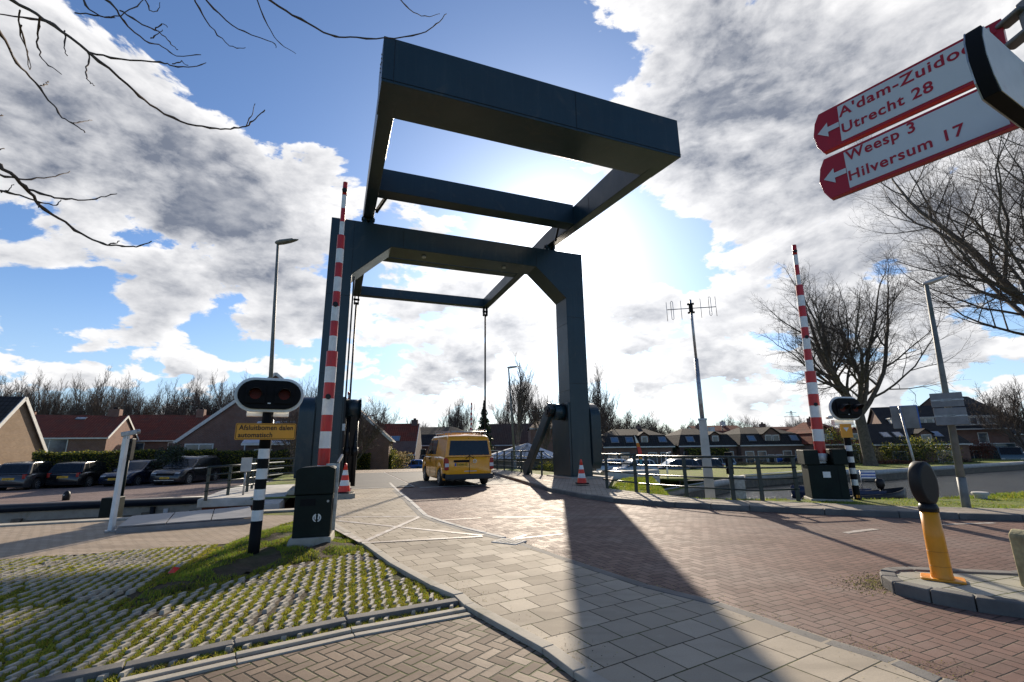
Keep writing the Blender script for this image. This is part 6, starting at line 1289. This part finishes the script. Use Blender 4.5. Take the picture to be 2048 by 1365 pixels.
# ---------------------------------------------------------------- vegetation
def leaves(rg, cnt, fn, size, mi=(0, 1)):
    a = M()
    for _ in range(cnt):
        p, w_ = fn(rg); s = size * rg.uniform(.6, 1.3); u = Vector((rg.gauss(0, 1), rg.gauss(0, 1), rg.gauss(0, 1))).normalized(); v = u.cross(Vector((rg.gauss(0, 1), rg.gauss(0, 1), rg.gauss(0, 1)))).normalized()
        a.add([p - u * s * .5, p + v * s * .28, p + u * s * .5, p - v * s * .28], [(0, 1, 2, 3)], mi[0] if rg.random() < .7 else mi[1])
    return a
def hedge(label, x0, y0, x1, y1, z0, z1, th, cnt, size=.09, seed=1, mats=None):
    o = thing('hedge', label, 'hedge', ((x0 + x1) / 2, (y0 + y1) / 2, z0)); d = Vector((x1 - x0, y1 - y0, 0)); L = d.length; d.normalize(); n = Vector((-d.y, d.x, 0)); rg = random.Random(seed); hh_ = z1 - z0; c0 = Vector(((x0 + x1) / 2, (y0 + y1) / 2, z0))
    def fn(r):
        a = r.uniform(-L / 2, L / 2); k = r.random(); bmpy = .14 * mn.noise(Vector((a * .8, 0, seed))) + .10 * mn.noise(Vector((a * 3, 2, seed)))
        if k < .62: b = -th / 2 + r.gauss(0, .06) + .10 * mn.noise(Vector((a * 2, 5, 0))); z = r.uniform(0, hh_ + bmpy)
        else: b = r.uniform(-th / 2, th / 2); z = hh_ + bmpy + r.gauss(0, .06)
        return d * a + n * b + Vector((0, 0, z)), 0
    leaves(rg, cnt, fn, size).build('foliage', mats or [K['hedge'], K['moss']], o)
    c = M(); A_ = d * (L / 2 - .1); B_ = n * (th / 2 - .10); c.prism([-A_ - B_, A_ - B_, A_ + B_, -A_ + B_], (0, 0, hh_ - .10)); fixn(c.build('branches', K['twig'], o)); return o  # solid dark core, added to block light gaps between the leaves
h0, h1 = D(66, 905, 26.5), D(430, 905, 33); hedge('long clipped dark green hedge behind the parked cars on the left', h0.x, h0.y, h1.x, h1.y, -.5, 1.38, .9, 26000, .10, 3)
h0, h1 = D(436, 905, 33.3), D(612, 905, 34); hedge('lower dark hedge behind the near warning light and the left railing', h0.x, h0.y, h1.x, h1.y, -.5, 1.30, .9, 14000, .10, 4)
h0, h1 = D(700, 905, 44), D(742, 905, 44.5); hedge('bright green garden hedge beyond the bridge left of the marker boards', h0.x, h0.y, h1.x, h1.y, -1.1, .85, .9, 6000, .12, 5)
h0, h1 = D(752, 905, 46), D(785, 905, 46.5); hedge('dark clipped hedge beyond the bridge right of the marker boards', h0.x, h0.y, h1.x, h1.y, -1.1, .70, .9, 5000, .12, 6)
h0, h1 = D(1372, 905, 54), D(1455, 905, 54); hedge('round topped evergreen hedge before the worker houses', h0.x, h0.y, h1.x, h1.y, -1.6, .9, 1.2, 6000, .16, 7)
h0, h1 = D(1470, 905, 50), D(1600, 905, 50); hedge('brown winter hedge on the far street before the worker houses', h0.x, h0.y, h1.x, h1.y, -1.6, -.55, .7, 6000, .12, 8, [K['straw'], K['twig']])
h0, h1 = D(1752, 905, 48), D(1845, 905, 48); hedge('low brown beech hedge behind the big tree at the right', h0.x, h0.y, h1.x, h1.y, -1.5, -.45, .6, 5000, .12, 9, [K['rust'], K['twig']])
def shrub(label, p, r, h, cnt, size, mats, seed, name='shrub'):
    o = thing(name, label, name, p); rg = random.Random(seed)
    cs = [(Vector((rg.gauss(0, r * .45), rg.gauss(0, r * .4), h * rg.uniform(.3, .8))), r * rg.uniform(.35, .6)) for _ in range(9)]
    def fn(g_): c, rr = g_.choice(cs); v = Vector((g_.gauss(0, 1), g_.gauss(0, 1), g_.gauss(0, .9))).normalized() * rr * g_.uniform(.5, 1.05); q = c + v; q.z = max(.02, q.z); return q, 0
    leaves(rg, cnt, fn, size).build('foliage', mats, o); s_ = M()
    for c, rr in cs: s_.tube([(0, 0, 0), c * .5 + Vector((0, 0, .1)), c], [.04, .025, .01], 5)
    s_.build('branches', K['bark'], o); return o
G1 = [K['hedge'], K['moss']]; G2 = [K['conif'], K['hedge']]
for i, (u, y, z, r_, h, lb, mt_) in enumerate([(340, 29, -.5, 1.0, 2.5, 'dark evergreen shrub rising above the left hedge before the gable house', G2), (770, 47, -1.2, 1.5, 3.0, 'olive garden shrub behind the marker boards', G1), (800, 50, -1.3, 1.3, 2.3, 'brown green bush right of the dark clipped hedge', [K['straw'], K['hedge']]),
  (1340, 56, -1.6, .9, 3.9, 'tall ivy covered dark stump between two worker houses', G2), (1700, 50, -1.5, 1.6, 5.0, 'tall loose green conifer beside the right warning light', G1), (1772, 50, -1.4, 1.4, 3.2, 'green bush at the foot of the low dark roofed house', G1),
  (1740, 49, -1.5, 1.2, 2.4, 'brown twiggy bush behind the big tree trunk', [K['straw'], K['twig']]), (1826, 50, -1.5, 1.6, 3.6, 'olive bush between low house and apartment block', G1), (1870, 47, -1.5, 2.2, 4.4, 'large dark green bush behind the right street lamp', G1), (1965, 56, -1.5, 1.5, 3.6, 'brown leaved bush at the apartment block corner', [K['rust'], K['twig']]),
  (1650, 52, -1.5, 1.2, 2.6, 'leafless pale bush beside the red roofed worker house', [K['straw'], K['twig']]), (1905, 50, -1.4, 1.3, 1.4, 'low dark hedge-like bush in front of the apartments', G2), (1080, 34, -.9, .9, 1.1, 'yellow green shrub behind the right railing posts', [K['moss'], K['hedge']]), (1000, 40, -1, 1.2, 1.6, 'grey green shrub beside the kiosk', G1)]):
    p = D(u, 900, y); p.z = z; shrub(lb, p, r_, h, 2600 if y > 45 else 3600, .13 if y > 40 else .10, mt_, 20 + i)
# conifers
def conifer(label, p, h, r_, seed, cnt=5200):
    o = thing('conifer', label, 'conifer', p); rg = random.Random(seed)
    def fn(g_):
        t = g_.random() ** .7; z = h * (1 - t) * .97 + h * .06; a = g_.uniform(0, 6.283); lay = .72 + .28 * math.sin(z * 7 + math.sin(a * 3)); rr = r_ * t * lay * g_.uniform(.35, 1.08); return Vector((math.cos(a) * rr, math.sin(a) * rr, z - rr * .18)), 0
    leaves(rg, cnt, fn, .24).build('foliage', [K['conif'], K['hedge']], o); M().tube([(0, 0, 0), (0, 0, h * .95)], [.14, .02], 8).build('trunk', K['bark'], o)
p = D(968, 930, 50); p.z = -1.3; conifer('dark pointed conifer behind the tie rod and yellow van', p, D(968, 806, 50).z + 1.3, 1.9, 1)
p = D(1700, 930, 90); p.z = -1.7; conifer('small dark far conifer behind the red roofed house', p, 6, 2.0, 2, 1800)

# bare trees
def grow(seed, h, trunk_r, nlimb, levels, spread, fork=.25, ratio=.62, kids=(5, 5, 4, 4), up=.25, twl=.5, droop=0.0, lean=(0, 0), mintw=.006):
    rg = random.Random(seed); T = M(); Cr = M()
    def branch(p, d, ln, r0, lev, m_):
        n = 5 if lev <= 1 else (4 if lev == 2 else 3); pts_ = [p.copy()]; dd = d.copy(); q = p.copy(); r1 = max(mintw * .6, r0 * (.45 if lev else .55))
        for i in range(n):
            dd = (dd + Vector((rg.gauss(0, .10 + .03 * lev), rg.gauss(0, .10 + .03 * lev), rg.gauss(0, .08) + up * .25 - droop * .12 * lev))).normalized(); q = q + dd * (ln / n); pts_.append(q.copy())
        rads = [r0 + (r1 - r0) * i / n for i in range(n + 1)]; m_.tube(pts_, rads, 8 if lev == 0 else (6 if lev == 1 else (4 if lev == 2 else 3)), 0 if lev < 3 else 1, cap=False)
        if lev >= levels: return
        k = kids[min(lev, len(kids) - 1)]
        for j in range(k):
            t = .22 + .78 * (j + rg.uniform(.2, .9)) / k; fi = min(n - 1, int(t * n)); pp = pts_[fi].lerp(pts_[fi + 1], t * n - fi); bd = (pts_[fi + 1] - pts_[fi]).normalized()
            perp = bd.cross(Vector((rg.gauss(0, 1), rg.gauss(0, 1), rg.gauss(0, 1)))).normalized(); an = rg.uniform(.45, .95) * spread
            nd = (bd * math.cos(an) + perp * math.sin(an)).normalized(); rr = (r0 + (r1 - r0) * t)
            branch(pp, nd, ln * ratio * rg.uniform(.75, 1.15) * (1.1 - .35 * t), max(mintw, rr * .58), lev + 1, Cr)
        branch(pts_[-1], dd, ln * ratio * .9, max(mintw, r1), lev + 1, Cr)
    th = h * fork; ld = Vector((lean[0], lean[1], 1)).normalized(); tp = [Vector((0, 0, -.15)), Vector((0, 0, th * .15)), ld * th * .6, ld * th]
    T.tube(tp, [trunk_r * 1.35, trunk_r * 1.05, trunk_r * .92, trunk_r * .85], 12, cap=False)
    for j in range(nlimb):
        a = 2 * math.pi * (j + rg.uniform(-.25, .25)) / nlimb; el = rg.uniform(.25, .75) * spread; d = (ld * math.cos(el) + Vector((math.cos(a), math.sin(a), 0)) * math.sin(el)).normalized()
        branch(ld * (th - trunk_r * rg.uniform(0, 1.2)), d, (h - th) * rg.uniform(.42, .58), trunk_r * rg.uniform(.45, .62), 0, Cr)
    if up > .5: branch(ld * th, ld, (h - th) * .62, trunk_r * .75, 0, Cr)
    return T, Cr
def tree(label, p, params, name='bare_tree', mats=None, group=None, rz=0, extra=None):
    o = thing(name, label, 'tree', p, rz, group); T, Cr = grow(**params); T.build('trunk', K['bark'], o); Cr.build('crown', mats or [K['bark'], K['twig']], o); return o
# the big spreading tree across the water
p = G(1742, 934, -.8); p.z = -.85; big_h = D(1700, 528, p.y).z + .85
tree('big bare tree with wide rounded crown across the water behind the right barrier', p, dict(seed=11, h=big_h * .98, trunk_r=.50, nlimb=8, levels=5, spread=1.05, fork=.26, ratio=.62, kids=(5, 4, 4, 4, 3), up=.50, droop=.20, lean=(-.12, 0), mintw=.0065), mats=[K['bark'], K['twig']], rz=.6)
p = D(2290, 935, 33); p.z = -.8
tree('huge bare tree at the right edge, long thin branches reaching in over the street lamp', p, dict(seed=5, h=31, trunk_r=.6, nlimb=8, levels=5, spread=1.15, fork=.20, ratio=.65, kids=(5, 5, 4, 4, 3), up=.42, droop=.05, mintw=.0065), rz=1.2)
# poplar-like row on the left and other far trees from a few kinds
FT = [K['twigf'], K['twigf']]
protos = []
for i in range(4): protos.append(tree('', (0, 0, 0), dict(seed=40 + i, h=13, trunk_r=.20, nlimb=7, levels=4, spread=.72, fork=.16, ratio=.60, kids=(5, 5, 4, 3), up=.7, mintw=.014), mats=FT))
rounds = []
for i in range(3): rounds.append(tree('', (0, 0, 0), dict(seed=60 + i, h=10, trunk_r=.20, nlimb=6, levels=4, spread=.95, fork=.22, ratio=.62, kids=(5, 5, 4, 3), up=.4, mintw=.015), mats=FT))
usedp = set()
def place(src, p, rz, label, group, sc):
    if src.name not in usedp:
        usedp.add(src.name); src.location = p; src.rotation_euler = (0, 0, rz); src.scale = sc; src['label'] = label
        if group: src['group'] = group
        return src
    return dup(src, p, rz, label, group, sc)
rg = random.Random(12)
GP = 'row of tall bare trees behind the left houses'
for i, u in enumerate([8, 40, 78, 122, 166, 205, 246, 288, 326, 358, 392, 424, 452, -30, 480, 600, 628]):
    y = 82 + rg.uniform(-4, 4); p = D(u, 900, y); p.z = -1.8; zt_ = D(u, 768 + rg.uniform(-5, 14), y).z + 1.8; s = zt_ / 13.2
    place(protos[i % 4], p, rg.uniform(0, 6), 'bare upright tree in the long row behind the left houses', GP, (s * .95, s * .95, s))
GC = 'bare trees beyond the bridge'
for i, (u, vt, y, kind, lb) in enumerate([(757, 795, 85, 1, 'tall bare tree above the skylight roof beyond the bridge'), (722, 830, 88, 0, 'thin bare tree just right of the left bridge leg'), (800, 838, 100, 1, 'small bare tree above the brown far roof'), (828, 843, 105, 0, 'bare tree left of the yellow van roof'), (852, 845, 110, 1, 'short bare tree over the dark hipped roof'), (880, 845, 100, 1, 'bare tree above the left end of the van roof rack'),
  (905, 808, 80, 0, 'upright bare tree left of the far barrier boom'), (925, 812, 82, 0, 'upright bare tree just behind the far barrier boom'), (1010, 800, 85, 0, 'far bare tree between tie rod and street tree'), (1070, 790, 80, 0, 'bare tree left of the push arm'), (1100, 800, 95, 1, 'bare tree hidden behind the push arm'), (1195, 752, 60, 0, 'bare tree with fine upright twigs right of the right bridge leg'), (1215, 790, 75, 1, 'rounded bare tree right of the gear case')]):
    p = D(u, 900, y); p.z = -1.7; s = (D(u, vt, y).z + 1.7) / (13.2 if kind == 0 else 10.4); place((protos, rounds)[kind][i % 3], p, rg.uniform(0, 6), lb, GC, (s * (.85 if kind == 0 else 1), s * (.85 if kind == 0 else 1), s))
GR = 'skyline of bare trees behind the worker houses'
for i, u in enumerate([1235, 1258, 1282, 1300, 1318, 1352, 1378, 1395, 1425, 1450, 1472, 1492, 1512, 1535, 1562, 1590, 1612, 1640, 1668, 1698, 1726, 1766, 1800, 1838]):
    y = 112 + rg.uniform(-8, 8); p = D(u, 900, y); p.z = -1.8; vt = (826 if u < 1310 else 838) + rg.uniform(-8, 12); s = (D(u, vt, y).z + 1.8) / 10.4; place(rounds[i % 3], p, rg.uniform(0, 6), 'rounded bare tree in the skyline behind the worker houses', GR, (s * 1.15, s * 1.15, s))
for i, (u, vt, y, lb) in enumerate([(2010, 770, 62, 'bare tree at the far right above the parked cars'), (2052, 760, 55, 'bare tree cut by the right edge of the picture'), (1968, 815, 80, 'small bare tree behind the apartment block corner')]):
    p = D(u, 900, y); p.z = -1.6; s = (D(u, vt, y).z + 1.6) / 10.4; place(rounds[i % 3], p, rg.uniform(0, 6), lb, 'bare trees at the far right', (s, s, s))
# street trees beyond the railing
p = D(1036, 930, 38); p.z = -.9; tree('leafless street tree with steep branches beyond the right footway', p, dict(seed=81, h=(D(1030, 712, 38).z + .9) * .9, trunk_r=.16, nlimb=6, levels=4, spread=.62, fork=.30, ratio=.60, kids=(4, 4, 4, 3), up=.6, mintw=.007))
p = D(1092, 930, 46); p.z = -1.1; tree('smaller leafless street tree left of the right bridge leg', p, dict(seed=82, h=(D(1090, 775, 46).z + 1.1) * .92, trunk_r=.13, nlimb=6, levels=3, spread=.7, fork=.28, ratio=.62, kids=(6, 6, 5), up=.5, mintw=.012))
p = D(590, 920, 31); p.z = -.5; tree('small gnarled garden tree between the warning light and the left bridge leg', p, dict(seed=83, h=(D(610, 772, 31).z + .5) * .92, trunk_r=.12, nlimb=7, levels=4, spread=1.05, fork=.25, ratio=.6, kids=(5, 5, 4, 3), up=.15, mintw=.010))
p = D(712, 920, 40); p.z = -.9; tree('twiggy bush-like tree just behind the left bridge leg machinery', p, dict(seed=84, h=(D(712, 780, 40).z + .9) * .9, trunk_r=.10, nlimb=7, levels=3, spread=.9, fork=.2, ratio=.62, kids=(6, 6, 5), up=.2, mintw=.011))
# far wood closing the horizon
far = M(); rgf = random.Random(2)
for k in range(26000):
    u = rgf.uniform(-500, 2700); y = rgf.uniform(170, 260); q = D(u, 900, y); env = 5.0 + 2.2 * mn.noise(Vector((q.x * .03, 0, 1))) + 1.5 * mn.noise(Vector((q.x * .15, 0, 1))); z = -1.8 + env * rgf.random() ** .7; s_ = rgf.uniform(.3, 1.0); an = rgf.uniform(-.5, .5)
    far.add([(q.x - .06, q.y, z), (q.x + .06, q.y, z), (q.x + math.sin(an) * s_, q.y, z + s_ * 1.4)], [(0, 1, 2)])
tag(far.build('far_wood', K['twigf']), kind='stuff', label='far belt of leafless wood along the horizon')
# overhanging twigs at the upper left, from a tree standing outside the picture
def twigs():
    o = thing('overhanging_tree', 'bare tree whose thin dark twigs hang into the upper left corner of the sky', 'tree', (-6.2, 2.6, 0)); t_ = M(); t_.tube([(-6.2, 2.6, -.1), (-6.1, 2.7, 3.5), (-5.8, 3.0, 7.0), (-5.2, 3.4, 9.5)], [.2, .17, .12, .08], 12); t_.build('trunk', K['bark'], o, True)
    lines = [  # (distance, thickness start mm, points in the photo)
      (5.6, 14, [(-60, -40), (40, 10), (105, 50), (180, 107), (255, 170), (300, 210), (360, 243), (420, 256), (460, 258), (492, 253), (512, 238), (530, 220)]), (5.6, 5, [(492, 253), (503, 232), (510, 208)]), (5.6, 8, [(180, 107), (240, 118), (320, 125), (345, 132), (385, 134), (412, 126)]), (5.6, 5, [(345, 128), (360, 124), (376, 131)]),
      (5.6, 6, [(178, 107), (175, 130), (172, 150), (180, 165), (190, 172)]), (5.6, 9, [(100, 45), (45, 35), (-20, 28)]), (5.6, 6, [(130, 60), (128, 90), (135, 112)]), (5.4, 7, [(80, 35), (76, 60), (78, 95), (90, 125), (123, 149)]), (5.4, 5, [(40, 20), (42, 70), (55, 110), (60, 140)]),
      (5.2, 9, [(-20, 40), (10, 80), (35, 125), (70, 165), (105, 210), (125, 235), (150, 250), (170, 266)]), (5.2, 4, [(145, 247), (165, 245), (184, 241)]), (5.2, 5, [(40, 48), (50, 90), (60, 140)]), (5.2, 4, [(82, 172), (92, 168), (97, 163)]),
      (5.9, 8, [(185, -20), (230, 15), (250, 45), (290, 80), (325, 95), (355, 112), (402, 110)]), (5.9, 6, [(240, 20), (275, 45), (310, 60), (335, 80), (350, 97), (356, 100)]), (5.9, 5, [(310, 60), (325, 48), (335, 55)]), (5.9, 5, [(300, 78), (312, 70), (325, 60)]), (5.9, 7, [(160, -20), (180, 20), (220, 35), (260, 20), (300, -10)]), (5.9, 5, [(150, 28), (200, 32), (230, 36)]),
      (6.2, 7, [(382, -15), (405, 30), (435, 70), (465, 95), (491, 96)]), (6.2, 8, [(395, -20), (440, 30), (490, 65), (545, 85), (552, 96)]), (6.2, 6, [(510, -10), (535, 50), (560, 88), (592, 108)]), (6.2, 12, [(500, -30), (545, 5), (600, 38), (660, 70), (700, 76), (770, 77), (840, 68), (872, 50), (893, 28)]), (6.2, 6, [(795, -5), (820, 20), (850, 33), (880, 28)]), (6.2, 5, [(805, -8), (825, 0)]), (6.2, 5, [(285, -10), (300, 20), (315, 22), (320, 5)]),
      (5.0, 13, [(-30, 310), (10, 340), (50, 375), (80, 410), (130, 445), (175, 475), (215, 490), (245, 492), (272, 494), (303, 483)]), (5.0, 5, [(215, 490), (230, 486), (238, 482)]), (5.0, 8, [(50, 375), (90, 390), (130, 398), (180, 400), (210, 393), (234, 388)]), (5.0, 7, [(-20, 345), (20, 355), (60, 358), (110, 353), (140, 343)]),
      (5.0, 7, [(-20, 380), (30, 388), (80, 405), (110, 410), (122, 400)]), (5.0, 4, [(0, 383), (15, 380), (28, 370)]), (5.0, 5, [(-20, 232), (0, 233), (6, 232)]), (5.0, 5, [(-20, 298), (0, 299), (8, 298)]), (5.0, 4, [(76, 408), (77, 416)])]
    rg = random.Random(6)
    for dist, th, pl in lines:
        pts_ = []; 
        for i, (u, v) in enumerate(pl):
            d = ray(u, v).normalized(); pts_.append(CO + d * (dist + .25 * math.sin(i * .9 + dist * 7)))
        # Catmull-Rom for smooth bends, small knots for buds
        out = []
        for i in range(len(pts_) - 1):
            p0 = pts_[max(i - 1, 0)]; p1 = pts_[i]; p2 = pts_[i + 1]; p3 = pts_[min(i + 2, len(pts_) - 1)]
            for k in range(4):
                t = k / 4; out.append(.5 * ((2 * p1) + (-p0 + p2) * t + (2 * p0 - 5 * p1 + 4 * p2 - p3) * t * t + (-p0 + 3 * p1 - 3 * p2 + p3) * t ** 3) + Vector((rg.gauss(0, .004), rg.gauss(0, .004), rg.gauss(0, .004))))
        out.append(pts_[-1]); n = len(out); r0 = th * .001 * .85; rads = [(r0 * (1 - .72 * i / (n - 1)) + .0012) * (1.45 if i % 5 == 3 else 1) for i in range(n)]
        if pl[0][0] < 0 or pl[0][1] < 0: out.insert(0, out[0].lerp(Vector((-5.3, 3.3, 8.5)), .35)); rads.insert(0, rads[0] * 1.2)
        m_ = M(); m_.tube(out, rads, 6); ob = m_.build('branch', K['twig'], o, True)
twigs()
# electricity pylon far away
p = D(1590, 880, 300); p.z = -1.8; o = thing('pylon', 'distant lattice electricity pylon above the skyline behind the right barrier', 'pylon', p); H_ = D(1590, 822, 300).z + 1.8; a = M()
for s_ in (-1, 1):
    for t_ in (-1, 1): a.bar((s_ * 2.5, t_ * 2.5, 0), (s_ * .3, t_ * .3, H_), .18, .18)
for k in range(8):
    z0, z1 = H_ * k / 8, H_ * (k + 1) / 8; w0 = 2.5 - 2.2 * k / 8; w1 = 2.5 - 2.2 * (k + 1) / 8; a.bar((-w0, -w0, z0), (w1, -w1, z1), .1, .1).bar((w0, -w0, z0), (-w1, -w1, z1), .1, .1)
a.build('tower', K['galv'], o); b = M(); b.bar((-5, 0, H_ * .84), (5, 0, H_ * .84), .2, .3).bar((-3.4, 0, H_ * .95), (3.4, 0, H_ * .95), .2, .3).bar((-5, 0, H_ * .84), (0, 0, H_ * .92), .1, .1).bar((5, 0, H_ * .84), (0, 0, H_ * .92), .1, .1); b.build('cross_arm', K['galv'], o)
# litter and a bin
p = G(345, 1152, .0); o = thing('litter', 'crumpled orange wrapper lying on the soil of the grass pavers', 'litter', p + Vector((0, 0, .03))); a = M(); a.add([(-.05, -.02, 0), (.04, -.03, .01), (.06, .03, .05), (-.03, .04, .04), (0, 0, .07)], [(0, 1, 4), (1, 2, 4), (2, 3, 4), (3, 0, 4), (3, 2, 1, 0)]); a.build('wrapper', K['cone'], o)
p = G(1722, 938, -.8); p.z = -.85; o = thing('litter_bin', 'grey cylindrical litter bin left of the big tree trunk', 'bin', p + Vector((-.3, 1, 0))); M().cyl((0, 0, 0), (0, 0, .95), .3, 16).build('body', K['panelsb'], o); M().cyl((0, 0, .95), (0, 0, 1.02), .33, 16).build('lid', K['zinc'], o)
